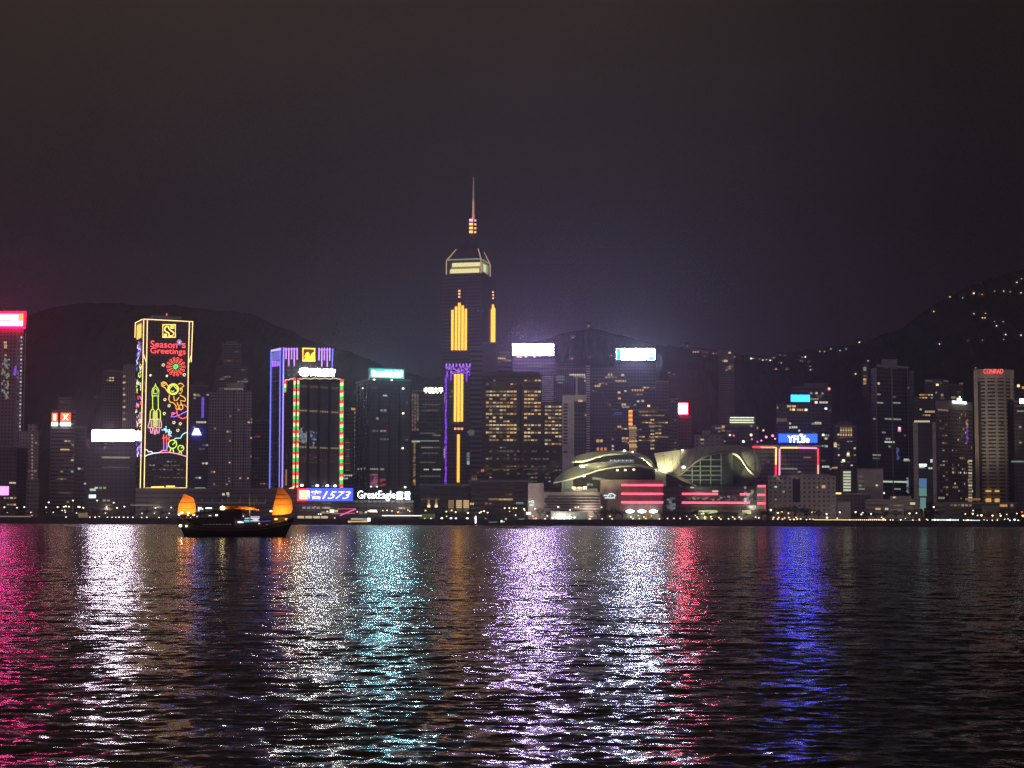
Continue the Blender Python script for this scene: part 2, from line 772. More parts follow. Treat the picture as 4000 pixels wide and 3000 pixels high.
def build_land():
    mb = MB()
    mb.hexa([Vector((-1900, SHORE + 1.5, -1.6)), Vector((1900, SHORE + 1.5, -1.6)), Vector((2300, 4100, -1.6)), Vector((-2300, 4100, -1.6))],
            [Vector((-1900, SHORE + 1.5, LAND - .03)), Vector((1900, SHORE + 1.5, LAND - .03)), Vector((2300, 4100, LAND - .03)), Vector((-2300, 4100, LAND - .03))])
    o = mb.build('ground', pmat('asphalt_ground', (.05, .05, .05), .9))
    o['kind'] = 'structure'
    mb = MB()
    mb.box((0, SHORE + 11, LAND - .01), 3700, 19, .12)
    o = mb.build('promenade', pmat('promenade_paving', (.20, .19, .18), .8, scale=.5))
    o['kind'] = 'structure'
    # sea wall with coping and fender recesses
    mb = MB()
    mb.box((0, SHORE + .75, 1.35), 3740, 1.5, 6.1)
    mb.box((0, SHORE + .75, 4.75), 3742, 2.0, .7)
    for k in range(150):
        mb.box((-740 + k * 10, SHORE - .25, 1.6), .7, .5, 3.4)
    o = mb.build('sea_wall', pmat('sea_wall_stone', (.07, .065, .06), .9, vary=.4, scale=.3))
    tag(o, 'long low dark stone wall along the far edge of the water', 'wall')
    # railing on the coping
    mb = MB()
    for k in range(0, 260):
        mb.box((-520 + k * 4, SHORE + 1.2, 5.65), .1, .1, 1.1)
    mb.box((0, SHORE + 1.2, 6.25), 1040, .12, .12)
    mb.box((0, SHORE + 1.2, 5.75), 1040, .07, .07)
    o = mb.build('railing', pmat('railing_steel', (.2, .2, .2), .5))
    tag(o, 'thin metal railing running on top of the dark stone wall by the water', 'railing')


build_land()


from mathutils.bvhtree import BVHTree


def hill(ridge, Y, depth, name, seed, rough, mat):
    """terrain below a ridge line given in photo pixels at distance Y"""
    r = np.random.RandomState(seed)
    pts = [at(x, y, Y) for x, y in ridge]
    xs = np.array([p.x for p in pts])
    zs = np.array([p.z for p in pts])
    nx, ny = 260, 46
    X = np.linspace(xs[0], xs[-1], nx)
    R = np.interp(X, xs, zs)
    ker = np.hanning(13)
    ker /= ker.sum()
    Rp = np.pad(R, 6, mode='edge')
    R = np.convolve(Rp, ker, 'valid')
    T = np.linspace(-1, 1, ny)
    rows = []
    ph = r.rand(14) * 6.28
    for t in T:
        f = 1 - abs(t) ** 1.35
        y = Y + t * depth
        bump = np.zeros(nx)
        for k in range(14):
            L = 420 / 1.42 ** k
            bump += rough * (L / 420) ** .85 * np.sin(X * 6.28 / L + y * 6.28 / L * (1.1 + .3 * math.sin(k * 2.3)) + ph[k])
        z = (R - LAND) * f + bump * (1 - f * .55) * min(1, f * 3)
        z += r.normal(0, .5, nx) * min(1, f * 4)
        rows.append([(X[i], y, LAND - 2 + max(z[i], 0)) for i in range(nx)])
    mb = MB()
    mb.grid(rows)
    o = mb.build(name, mat, smooth=False, hasuv=False)
    o['kind'] = 'structure'
    HILLS.append(BVHTree.FromPolygons([Vector(v) for v in mb.v], mb.f))
    return o


HILLS = []


WOOD = pmat('wooded_slope', (.035, .045, .03), .95, vary=.6, scale=.05, spec=.1)
hill([(-900, 1480), (-300, 1395), (0, 1300), (90, 1258), (190, 1205), (300, 1180), (420, 1174), (560, 1178), (700, 1186), (830, 1205), (960, 1222),
      (1060, 1255), (1170, 1300), (1290, 1350), (1500, 1420), (1800, 1500)], 3000, 620, 'hill', 1, 6, WOOD)
hill([(1500, 1520), (1800, 1440), (2050, 1350), (2220, 1305), (2330, 1278), (2430, 1300), (2560, 1335), (2680, 1352), (2800, 1368), (3000, 1385),
      (3180, 1375), (3320, 1345), (3420, 1330), (3600, 1360), (4100, 1440)], 3000, 620, 'hill', 5, 8, WOOD)
hill([(3100, 1520), (3250, 1420), (3340, 1345), (3430, 1300), (3520, 1262), (3600, 1212), (3680, 1165), (3780, 1122), (3880, 1085), (3960, 1058),
      (4150, 1010), (4400, 985), (4800, 1000)], 2500, 480, 'hill', 9, 7, WOOD)

# ------------------------------------------------------------------ city: left side
E_ = emat
FLOODS = []                                  # floodlights: x, y, distance, power, aim, colour
NEON_Y = E_('neon_warm_white', (1, .70, .30), 2.2)
NEON_R = E_('neon_red', (1, .07, .08), 2.6)
NEON_G = E_('neon_green', (.10, 1, .25), 1.6)
NEON_LIME = E_('neon_lime', (.75, 1, .12), 1.5)
NEON_O = E_('neon_orange', (1, .50, .07), 1.9)
NEON_P = E_('neon_pink', (1, .35, .55), 1.7)
NEON_V = E_('neon_violet', (.42, .16, 1), 1.9)
NEON_B = E_('neon_blue', (.18, .22, 1), 1.6)
NEON_C = E_('neon_cyan', (.45, .85, 1), 1.8)
NEON_W = E_('neon_white', (.9, .9, 1), 1.7)
NEON_RED_WIDE = E_('led_red_bar', (1, .08, .16), 3.2)


def seg(x0, y0, x1, y1):
    return ([(x0, y0), (x1, y1)], False)


# tower at the left edge with the big red sign
p = flat(-95, 93, 1290, 1720, 40)
t = tower('office_tower', 'tall dark tower at the far left under a big red and orange rooftop sign', p, Z(1284, 1720),
          facade('violet_glass', (.30, .24, .30), (.03, .025, .04), 3.4, 3.6, .55, .5, .12, .12))
f = Face(p[0], p[1])
sb = board(t, f, (-92, 1226, 95, 1275), E_('sign_orange', (1, .50, .13), 1.5), 3, .6, frame=1.6)
mb = MB()
for b in ((-90, 1233, 46, 1250), (48, 1233, 75, 1253), (-90, 1256, 92, 1274)):
    f.slab(mb, f.rect(*b), 3.7, 4.0)
mb.build('white_band', E_('sign_white_band', (1, .05, .36), 46, True), sb, hasuv=False)
mb = MB()
for b in ((-95, 1218, 99, 1223), (-95, 1279, 99, 1284), (99, 1218, 103, 1284)):
    f.slab(mb, f.rect(*b), 2.2, 3.4)
mb.build('red_edge_tube', E_('sign_red_edge', (1, .0008, .02), 20, True), sb, hasuv=False)
mb = MB()
for x in (60, 90):
    f.slab(mb, f.rect(x, 1300, x + 4, 1990), .0, .8)
mb.build('pier', pmat('pale_pier', (.42, .36, .42), .8), t, hasuv=False)
its = []
for k in range(26):
    y = 1318 + k * 14.5
    its += dot(f, 84 - k * .25, y, 1.6, 1.7, 'white', 1 if k % 3 else 2)
    if k % 2:
        its += dot(f, 74 - k * .25, y + 3, 1.3, 1.4, 'white', 0)
r = random.Random(3)
for k in range(46):
    its += dot(f, r.uniform(8, 38), r.uniform(1400, 1560), 1.6, r.uniform(1, 3), r.choice(['cool', 'warm', 'pale', 'cool', 'green']), r.choice((0, 1, 1)))
for k in range(10):
    its += dot(f, r.uniform(53, 69), r.uniform(1432, 1478), 2, 2.4, 'violet', 2)
its += row(f, 14, 27, 1338, 2, 'warm', 2, 2) + row(f, 16, 28, 1353, 2, 'amber', 2, 4) + row(f, 18, 27, 1387, 2, 'amber', 2)
windows(t, its)

# pinkish block, small dark blocks
p = flat(75, 152, 1690, 1660, 25)
t = tower('apartment_block', 'pinkish grey apartment block with a pale water tank on its roof', p, Z(1692, 1660),
          facade('pink_grid', (.48, .38, .40), (.05, .045, .05), 3.0, 3.0, .5, .45, .2, .1), parapet=.8)
f = Face(p[0], p[1])
mb = MB()
q = flat(110, 146, 1662, 1662, 12)
mb.prism(q, Z(1691, 1660), Z(1662, 1660), 0, 0)
mb.build('water_tank', facade('pink_grid2', (.45, .36, .38), (.04, .04, .05), 5, 4, .4, .4, .2, .1), t)
its = lit(f, (80, 1700, 150, 1960), 3, 3, .07, ['pale', 'warm'], 8)
for k in range(18):
    its += dot(f, 126, 1700 + k * 14, 1.4, 1.4, 'pale', 1)
windows(t, its)
p = flat(66, 110, 1755, 1600, 20)
t = tower('apartment_block', 'narrow unlit black block in front of the pinkish apartment block', p, Z(1755, 1600), facade('black_grid', (.05, .045, .055), p=.1))
windows(t, lit(Face(p[0], p[1]), (68, 1765, 108, 1960), 3.2, 3.5, .05, ['warm', 'white'], 4))
p = flat(-60, 66, 1750, 1560, 25)
t = tower('office_tower', 'dark block with a small pink billboard at the left edge of the picture', p, Z(1752, 1560), facade('black_grid2', (.10, .08, .10), p=.08), plant=(.5, 5))
f = Face(p[0], p[1])
board(t, f, (-40, 1900, 36, 1934), E_('sign_magenta', (1, .16, .62), 4.5), 1.5)
windows(t, lit(f, (0, 1935, 62, 1990), 3, 3, .3, ['pale', 'warm'], 2) + row(f, 36, 62, 1886, 4, 'pale', 2))
p = flat(104, 154, 1880, 1540, 15)
t = tower('apartment_block', 'low old grey block with a pale edge below the pinkish apartments', p, Z(1880, 1540), facade('old_grey', (.22, .22, .2), p=.2), parapet=.6)
windows(t, lit(Face(p[0], p[1]), (106, 1885, 152, 1980), 3, 3, .12, ['green', 'pale'], 6))

# I X building
p = flat(199, 297, 1612, 1640, 30)
t = tower('office_tower', 'grey banded office block with two small red rooftop logo panels', p, Z(1611, 1640),
          facade('ix_bands', (.24, .21, .23), (.03, .03, .035), 40, 3.6, .98, .42, .3, .05), plant=(.5, 4))
f = Face(p[0], p[1])
for (a, b, ch) in ((206, 228, 'I'), (240, 279, 'X')):
    s = board(t, f, (a, 1614, b, 1648), E_('sign_hot_red', (1, .06, .03), 4.5), 2.0, 1.0, frame=.4)
    text(f, (a + (6 if ch == 'I' else 8), 1619, b - (6 if ch == 'I' else 8), 1642), ch, E_('letter_yellow', (1, .75, .3), 5), s, 3.1, bold=.02)
    mb = MB()
    f.slab(mb, f.rect(a - 2, 1650, b - 2, 1664), 1.2, 2.4)
    mb.build('caption_panel', E_('caption_white', (.95, 1, 1), 4.5), t, hasuv=False)
windows(t, row(f, 235, 272, 1756, 5, 'warm', 2, 1.4) + lit(f, (218, 1680, 295, 1970), 3.3, 3.6, .03, ['warm', 'white'], 9) + row(f, 230, 280, 1925, 7, 'warm', 0, 1.4))
p = flat(226, 282, 1560, 2100, 25)
t = tower('apartment_tower', 'faint distant apartment tower rising behind the red logo panels', p, Z(1560, 2100), facade('faint_a', (.13, .12, .14), p=.2, dim=.05), parapet=.6)
windows(t, lit(Face(p[0], p[1]), (228, 1562, 282, 1612), 3, 3.2, .12, ['warm', 'cool'], 5, lev=(0, 0, 1)))
p = flat(294, 340, 1675, 1620, 25)
t = tower('office_tower', 'slim dark block between the red logo panels and the white billboard', p, Z(1676, 1620), facade('slim_dark', (.09, .085, .1), p=.2))
windows(t, lit(Face(p[0], p[1]), (296, 1690, 338, 1970), 3, 3.5, .10, ['pale', 'warm', 'cool'], 12, lev=(0, 1, 2)))

# white sign building
p = flat(339, 530, 1727, 1490, 30)
t = tower('office_block', 'dark glass block under the long blank white billboard', p, Z(1727, 1490),
          facade('white_sign_glass', (.075, .07, .085), (.03, .03, .04), 4, 3.6, .85, .7, .15, .04, rough=.15))
f = Face(p[0], p[1])
board(t, f, (365, 1681, 528, 1724), E_('sign_white', (1.0, .80, 1.0), 44, True), 5.5, -1.0, frame=.5)
mb = MB()
f.slab(mb, f.rect(530, 1684, 551, 1722), 0, 4)
mb.build('sign_end_panel', E_('sign_pinkish', (1, .7, .85), 3), t, hasuv=False)
windows(t, row(f, 397, 507, 1787, 17, 'pale', 1, 1.6, .85) + row(f, 397, 507, 1826, 14, 'cool', 0, 1.2, .6)
        + lit(f, (345, 1840, 525, 1965), 3.6, 3.6, .02, ['green', 'pale', 'cool'], 6) + dot(f, 361, 1939, 6, 3, 'cool', 3) + dot(f, 363, 1913, 5, 2, 'green', 2))
p = corner(401, 404, 486, 1456, 2050, 40)
t = tower('apartment_tower', 'dark far apartment tower left of the ribbed pale one', p, Z(1456, 2050), facade('far_dark', (.12, .11, .125), p=.2), plant=(.5, 4))
windows(t, lit(Face(p[1], p[2]), (404, 1462, 486, 1560), 3.2, 3.2, .07, ['warm', 'amber', 'pale'], 14, lev=(1, 2)))
p = flat(482, 531, 1434, 2000, 30)
t = tower('apartment_tower', 'ribbed pale grey slab tower just left of the neon rocket tower', p, Z(1434, 2000),
          facade('ribbed', (.46, .42, .44), (.08, .08, .09), 2.2, 3.2, .4, .98, .05, .05), plant=(.6, 3))
p2 = flat(455, 545, 1470, 2020, 30)
f = Face(p[0], p[1])
windows(t, [w for k in range(9) for w in dot(f, 485, 1470 + k * 24, 3.2, 2, 'warm', 1 + k % 2) + dot(f, 528, 1482 + k * 26, 2, 1.6, 'amber', 1)])


# ------------------------------------------------------------------ the neon rocket tower
def neon_tower():
    Y = 1600
    up = corner(532, 561, 754, 1256, Y, 42)
    lo = corner(540, 572, 738, 1500, Y + .5, 40)
    zt, zm = Z(1252, Y), Z(1416, Y)
    root = empty('office_tower', cen(up), 'tall tower outlined in yellow neon with a rocket and astronaut picture', 'tower')
    fm = facade('neon_tower_glass', (.055, .05, .055), (.014, .014, .018), 3.3, 3.7, .8, .75, .3, .05, warm=.3, rough=.2)
    mb = MB()
    mb.prism(lo, LAND, zm + 6)
    mb.build('facade', [fm, ROOF], root)
    mb = MB()
    # flared upper storeys
    zf = Z(1416, Y)
    zu = Z(1385, Y)
    lo4 = [Vector((q[0], q[1], zf)) for q in lo]
    up4 = [Vector((q[0], q[1], zu)) for q in up]
    for k in range(4):
        j = (k + 1) % 4
        mb.face([lo4[k], lo4[j], up4[j], up4[k]], 0)
    mb.prism(up, zu, zt)
    mb.build('crown', [fm, ROOF], root)
    mb = MB()
    mb.prism(shrink(up, .6), zt, zt + 5, 0, 0)
    c = cen(up)
    mb.tube([(c.x - 8, c.y, zt + 5), (c.x - 8, c.y, zt + 9)], .3)
    mb.build('plant_room', CONC, root)
    mb = MB()
    mb.box((c.x + 2, c.y, zt + 8), 1.2, 1.2, 1.2)
    mb.tube([(c.x + 2, c.y, zt), (c.x + 2, c.y, zt + 7.4)], .2)
    mb.build('beacon', E_('beacon_red', (1, .1, .12), 2), root)
    fr = Face(up[1], up[2])
    lf = Face(up[0], up[1])
    # outline tubes
    L = [seg(561, 1247, 754, 1257), seg(561, 1247, 546, 1960), seg(575, 1250, 561, 1960), seg(752, 1258, 746, 1416), seg(739, 1258, 735, 1416),
         seg(735, 1416, 728, 1905), seg(746, 1390, 736, 1418), seg(557, 1378, 572, 1418)]
    neon(fr, L, NEON_Y, root, 'outline_tube', .42, 1.0)
    neon(lf, [seg(532, 1262, 561, 1247), seg(533, 1262, 531, 1320)], NEON_Y, root, 'outline_tube', .42, 1.0)
    neon(fr, [seg(567, 1908, 727, 1907), seg(590, 1903, 640, 1902), seg(648, 1900, 682, 1900), seg(585, 1910, 572, 1960), seg(604, 1912, 592, 1960)],
         E_('neon_yellow', (1, .72, .12), 2.0), root, 'base_tube', .7, 1.0)
    a = lambda x, y: (560 + x * .2895, 1480 + y * .2895)
    b = lambda x, y: (560 + x * .1989, 1230 + y * .1989)

    def art(name, mat, lines, mp=a, r=.42):
        neon(fr, [([mp(*q) for q in (pp[0] if isinstance(pp, tuple) else pp)], isinstance(pp, tuple)) for pp in lines], mat, root, name, r, .9)

    # square emblem with an S
    art('emblem', E_('neon_gold', (1, .66, .16), 2.4), [
        ([(380, 195), (625, 195), (625, 440), (380, 440)],),
        [(470, 225), (430, 240), (412, 275), (420, 310), (450, 335), (490, 355), (505, 385), (500, 425)],
        [(490, 225), (495, 270), (520, 300), (560, 325), (590, 350), (592, 385), (560, 415), (520, 420)],
        [(530, 225), (600, 225), (600, 262), (545, 262), (530, 245)], [(400, 385), (455, 385), (460, 415), (400, 415)]], b, .62)
    text(fr, (560 + 138 * .1989, 1230 + 516 * .1989, 560 + 662 * .1989, 1230 + 646 * .1989), 'Season', NEON_R, root, .9, bold=0)
    text(fr, (560 + 752 * .1989, 1230 + 556 * .1989, 560 + 826 * .1989, 1230 + 652 * .1989), 's', NEON_R, root, .9, bold=0)
    text(fr, (560 + 136 * .1989, 1230 + 655 * .1989, 560 + 824 * .1989, 1230 + 802 * .1989), 'Greetings', NEON_R, root, .9, bold=0)
    fl = []
    for k in range(6):
        c1, s1 = math.cos(k * PI / 6 + .26), math.sin(k * PI / 6 + .26)
        fl.append([(705 - 55 * c1, 540 - 62 * s1), (705 + 55 * c1, 540 + 62 * s1)])
    art('snowflake', E_('neon_lilac', (.75, .45, 1), 1.8), fl, b, .16)
    pet, pet2 = [], []
    for k in range(14):
        c1, s1 = math.cos(k * 2 * PI / 14), math.sin(k * 2 * PI / 14)
        pet.append((circ(635 + 165 * c1, 1020 + 165 * s1, 20, n=7),))
        pet2.append((circ(635 + 118 * c1, 1020 + 118 * s1, 16, n=6),))
        pet2.append([(635 + 68 * c1, 1020 + 68 * s1), (635 + 98 * c1, 1020 + 98 * s1)])
    art('flower_petal_ring', NEON_R, pet, b, .3)
    art('flower_petal_ring', E_('neon_red_orange', (1, .16, .08), 2), pet2, b, .28)
    art('flower_heart', NEON_G, [(circ(635, 1020, 46, n=5, a0=90),), (circ(635, 1020, 26, n=5, a0=54),)], b, .5)
    for x, y, q in ((388, 985, 26), (135, 1188, 16), (460, 1200, 16), (800, 1178, 26)):
        art('star_flower', E_('neon_cream', (1, .88, .5), 1.7), [(circ(x, y, q, n=5),)], b, .55 if q < 20 else .4)
    for x, y in ((288, 280), (345, 362), (280, 468), (410, 590), (495, 605), (463, 695)):
        art('star_flower', E_('neon_cream', (1, .88, .5), 1.7), [(circ(x, y, 17, n=5),)], a, .42)
    # rocket
    art('rocket', NEON_LIME, [
        [(115, 230), (115, 165), (124, 135), (152, 102), (160, 62), (170, 102), (196, 132), (208, 165), (206, 230), (115, 230)],
        [(136, 200), (138, 150), (160, 126), (185, 150), (188, 200), (136, 200)],
        [(122, 232), (124, 400)], [(197, 232), (199, 400)],
        [(122, 402), (92, 440), (86, 545)], [(128, 404), (150, 440), (148, 650)], [(196, 402), (168, 440), (166, 650)], [(200, 402), (226, 440), (229, 545)],
        [(86, 545), (148, 545)], [(166, 545), (229, 545)]])
    art('rocket_skirt', E_('neon_salmon', (1, .55, .45), 1.5), [
        [(86, 545), (76, 600), (60, 640), (60, 660), (145, 655)], [(229, 545), (240, 600), (243, 640), (240, 660), (162, 655)],
        [(104, 560), (104, 650)], [(210, 560), (210, 650)], [(132, 440), (130, 640)], [(182, 440), (184, 640)]])
    art('rocket_flame', NEON_P, [[(90, 668), (100, 735), (115, 735), (126, 668)], [(140, 662), (147, 750), (160, 750), (168, 680)], [(176, 668), (187, 735), (205, 735), (216, 668)]])
    # astronaut
    art('astronaut_helmet', E_('neon_yellow_green', (.9, 1, .15), 1.5), [(circ(400, 140, 74),), (circ(400, 140, 60),),
        [(345, 150), (372, 110), (400, 85), (428, 118), (460, 150), (445, 182), (400, 198), (362, 188), (345, 150)], [(370, 160), (395, 175), (410, 160)]])
    art('astronaut_suit', NEON_O, [
        [(345, 195), (322, 170), (290, 120), (248, 98), (238, 62), (262, 42), (298, 48), (318, 80), (335, 105)], (circ(275, 75, 18, n=8),),
        [(470, 75), (492, 60), (518, 66), (545, 96), (515, 118), (522, 170), (500, 200), (476, 195)], [(500, 120), (495, 160)],
        [(350, 215), (340, 280), (356, 310), (410, 326), (440, 368), (436, 402), (470, 412), (490, 390)], [(490, 222), (535, 240), (568, 272), (560, 302), (500, 292), (506, 330), (525, 368)],
        [(408, 232), (415, 292), (450, 288), (480, 250)], [(452, 318), (468, 360)], (circ(503, 385, 28, 34, n=9),)])
    art('planet', NEON_R, [[(590, 385), (560, 358), (530, 354)], [(448, 415), (450, 470), (480, 520), (530, 537), (575, 522), (597, 495)], (circ(397, 467, 15, n=8),)], r=.5)
    art('planet_ring', NEON_V, [[(592, 432), (480, 490), (420, 512), (370, 512), (376, 490), (436, 458)]])
    art('satellite', NEON_C, [[(245, 690), (352, 690)], [(302, 638), (302, 730)], [(272, 668), (350, 735)], [(350, 680), (350, 765)], (circ(355, 725, 20, n=8),), [(330, 752), (380, 775)]])
    art('launch_tower', NEON_R, [[(272, 750), (272, 880)], [(310, 755), (310, 880)], [(250, 800), (300, 795), (352, 815)], [(345, 770), (345, 830)]])
    art('launch_tower_foot', NEON_V, [[(272, 882), (272, 955)], [(310, 882), (310, 955)], [(340, 870), (312, 950)]])
    art('radar_dish', NEON_LIME, [(circ(390, 882, 56, n=14),), [(392, 888), (442, 836)], [(372, 938), (354, 990)], [(396, 940), (406, 992)]], r=.5)
    art('radar_dish', NEON_LIME, [(circ(503, 937, 40, n=12),), [(506, 938), (542, 908)], [(492, 978), (470, 1012)], [(502, 978), (514, 1016)]], r=.42)
    art('hill_line', NEON_W, [[(20, 1045), (70, 1020), (150, 1002), (230, 994)], [(15, 955), (50, 960), (65, 985), (100, 980), (126, 1000)]], r=.45)
    art('hill_line', NEON_P, [[(235, 994), (350, 992)], [(352, 993), (450, 1010), (520, 1030), (588, 1050)], [(220, 985), (260, 965), (322, 965)]], r=.45)
    art('cloud_line', NEON_C, [[(400, 830), (432, 800), (500, 800), (522, 755), (560, 730), (597, 720)]], r=.45)
    # left flank: bunched coloured tubes seen edge-on
    rr = random.Random(5)
    grp = {}
    for k in range(95):
        y = rr.uniform(1335, 1775)
        x = rr.uniform(536, 555)
        h = rr.uniform(4, 16)
        key = (y - 1335) / 440
        m = rr.choice([NEON_B, NEON_V, NEON_W] if key < .18 else [NEON_LIME, NEON_Y, NEON_B] if key < .45 else [NEON_R, NEON_V, NEON_LIME] if key < .6
                      else [NEON_C, NEON_Y, NEON_P] if key < .85 else [NEON_B, NEON_V, NEON_W])
        grp.setdefault(m.name, []).append(seg(x, y, x + rr.uniform(-4, 4), y + h))
    for k, v in grp.items():
        neon(lf, v, bpy.data.materials[k], root, 'side_picture_tube', .35, .8)
    mb = MB()
    lf.slab(mb, lf.rect(538, 1268, 553, 1322), .3, 1.0)
    mb.build('side_emblem', E_('neon_gold_panel', (1, .6, .1), 1.6), root, hasuv=False)
    lfr = Face(lo[1], lo[2])
    windows(root, lit(lfr, (575, 1800, 728, 1900), 3.3, 3.7, .35, ['warm', 'pale', 'cool'], 31, .6, .4, .1, (0, 0, 0, 1))
            + lit(lfr, (640, 1810, 700, 1885), 3.3, 3.7, .3, ['warm'], 33, .7, .4, .2, (0, 0)))


neon_tower()

# blue lit tower right of it
p = corner(738, 742, 815, 1513, 1720, 35)
t = tower('office_tower', 'deep blue glass tower with a small glowing white pyramid logo', p, Z(1512, 1720),
          facade('deep_blue', (.05, .055, .14), (.02, .025, .10), 3.2, 3.6, .8, .7, .2, .06, rough=.15), plant=(.6, 5))
f = Face(p[1], p[2])
mb = MB()
q = [f.hit(x, y, 2.0) for x, y in ((749, 1699), (786, 1699), (774, 1674), (761, 1674))]
q2 = [f.hit(x, y, .3) for x, y in ((749, 1699), (786, 1699), (774, 1674), (761, 1674))]
mb.hexa(q2, q)
mb.build('logo_sign', E_('logo_blue_white', (.20, .24, 1), 18, True), t, hasuv=False)
mb = MB()
f.slab(mb, f.rect(787, 1552, 797, 1632), .2, 1.0)
mb.build('violet_light_strip', E_('strip_violet', (.22, .12, 1), .7), t, hasuv=False)
windows(t, lit(f, (745, 1530, 815, 1890), 3.2, 3.6, .045, ['warm', 'white', 'cool'], 17, lev=(0, 1, 2)) + row(f, 766, 806, 1649, 7, 'pale', 2, 1.8)
        + row(f, 760, 803, 1908, 6, 'green', 2, 1.6) + row(f, 757, 783, 1545, 4, 'warm', 1))


# concrete apartment tower
def concrete_tower():
    Y = 1700
    m1 = facade('apartment_grid', (.46, .40, .40), (.06, .06, .065), 2.6, 3.05, .55, .5, .10, .25)
    m2 = facade('apartment_bay', (.30, .26, .27), (.03, .03, .035), 2.6, 3.05, .6, .55, .10, .2)
    p0 = flat(817, 985, 1530, Y + 3, 30)
    root = empty('apartment_tower', cen(p0), 'big concrete apartment tower with ribbed bays behind the left junk sail', 'tower')
    mb = MB()
    mb.prism(p0, LAND, Z(1530, Y))
    mb.build('facade', [m2, ROOF], root)
    its = []
    for k, (a, b, y) in enumerate(((817, 846, 1537), (850, 872, 1522), (876, 912, 1520), (918, 954, 1522), (958, 985, 1530))):
        q = flat(a, b, y, Y, 6)
        mb = MB()
        mb.prism(q, LAND + .2, Z(y, Y))
        mb.build('bay', [m1, ROOF], root)
        ff = Face(q[0], q[1])
        its += lit(ff, (a + 1, y + 10, b - 1, 1900), 2.6, 3.05, .055 if k != 2 else .09, ['warm', 'pale', 'amber', 'pink'], 40 + k, .6, .5, .2, (1, 1, 2, 2))
    q = flat(884, 952, 1497, Y + 4, 14)
    mb = MB()
    mb.prism(q, Z(1524, Y), Z(1497, Y), 0, 0)
    mb.build('plant_room', pmat('cream_wall', (.5, .47, .36), .8), root)  # even cream wall colour
    its += row(ff, 876, 950, 1519, 9, 'pale', 1, 1.2, .7)
    windows(root, its)


concrete_tower()
p = flat(866, 944, 1350, 2350, 35)
t = tower('apartment_tower', 'very faint grey tower fading into the mist above the concrete apartments', p, Z(1350, 2350), facade('faint_b', (.15, .14, .16), p=.3, dim=.05), plant=(.6, 6))
q = flat(842, 968, 1432, 2345, 40)
mb = MB()
mb.prism(q, LAND, Z(1432, 2345))
mb.build('lower_wing', [facade('faint_b2', (.12, .11, .13), p=.3, dim=.05), ROOF], t)
windows(t, lit(Face(p[0], p[1]), (868, 1360, 942, 1430), 3, 3.2, .10, ['warm', 'amber'], 21, lev=(0, 1)) + lit(Face(q[0], q[1]), (844, 1436, 966, 1530), 3, 3.2, .06, ['warm', 'amber', 'pale'], 22, lev=(0, 1, 1)))
p = flat(984, 1062, 1648, 1760, 30)
t = tower('apartment_tower', 'dim brownish tower between the concrete apartments and the purple edged tower', p, Z(1647, 1760), facade('brown_dim', (.17, .14, .15), p=.3, dim=.06), plant=(.5, 4))
windows(t, lit(Face(p[0], p[1]), (988, 1660, 1060, 1900), 3, 3.2, .05, ['warm', 'red', 'cool'], 23, lev=(0, 1, 1)))

# long podium behind the junk with its pale parapet
p = flat(530, 1165, 1914, 1465, 20)
t = tower('podium_building', 'long low dark podium with a pale parapet ledge behind the junk', p, Z(1914, 1465), facade('podium', (.16, .145, .17), (.05, .05, .06), 6, 4, .9, .3, .1, .04), 'building', parapet=.6)
f = Face(p[0], p[1])
mb = MB()
f.slab(mb, f.rect(700, 1961, 1040, 1967), .4, 1.6)
for x in (787, 827, 867, 887, 1000, 1035):
    f.slab(mb, f.rect(x, 1948, x + 5, 1961), .5, 1.3)
mb.build('ledge', pmat('ledge_concrete', (.5, .5, .46), .8), t, hasuv=False)
windows(t, dot(f, 873, 1931, 2.2, 1.8, 'pale', 2) + dot(f, 890, 1928, 2.2, 2, 'pale', 2) + dot(f, 892, 1936, 2, 2, 'green', 1))


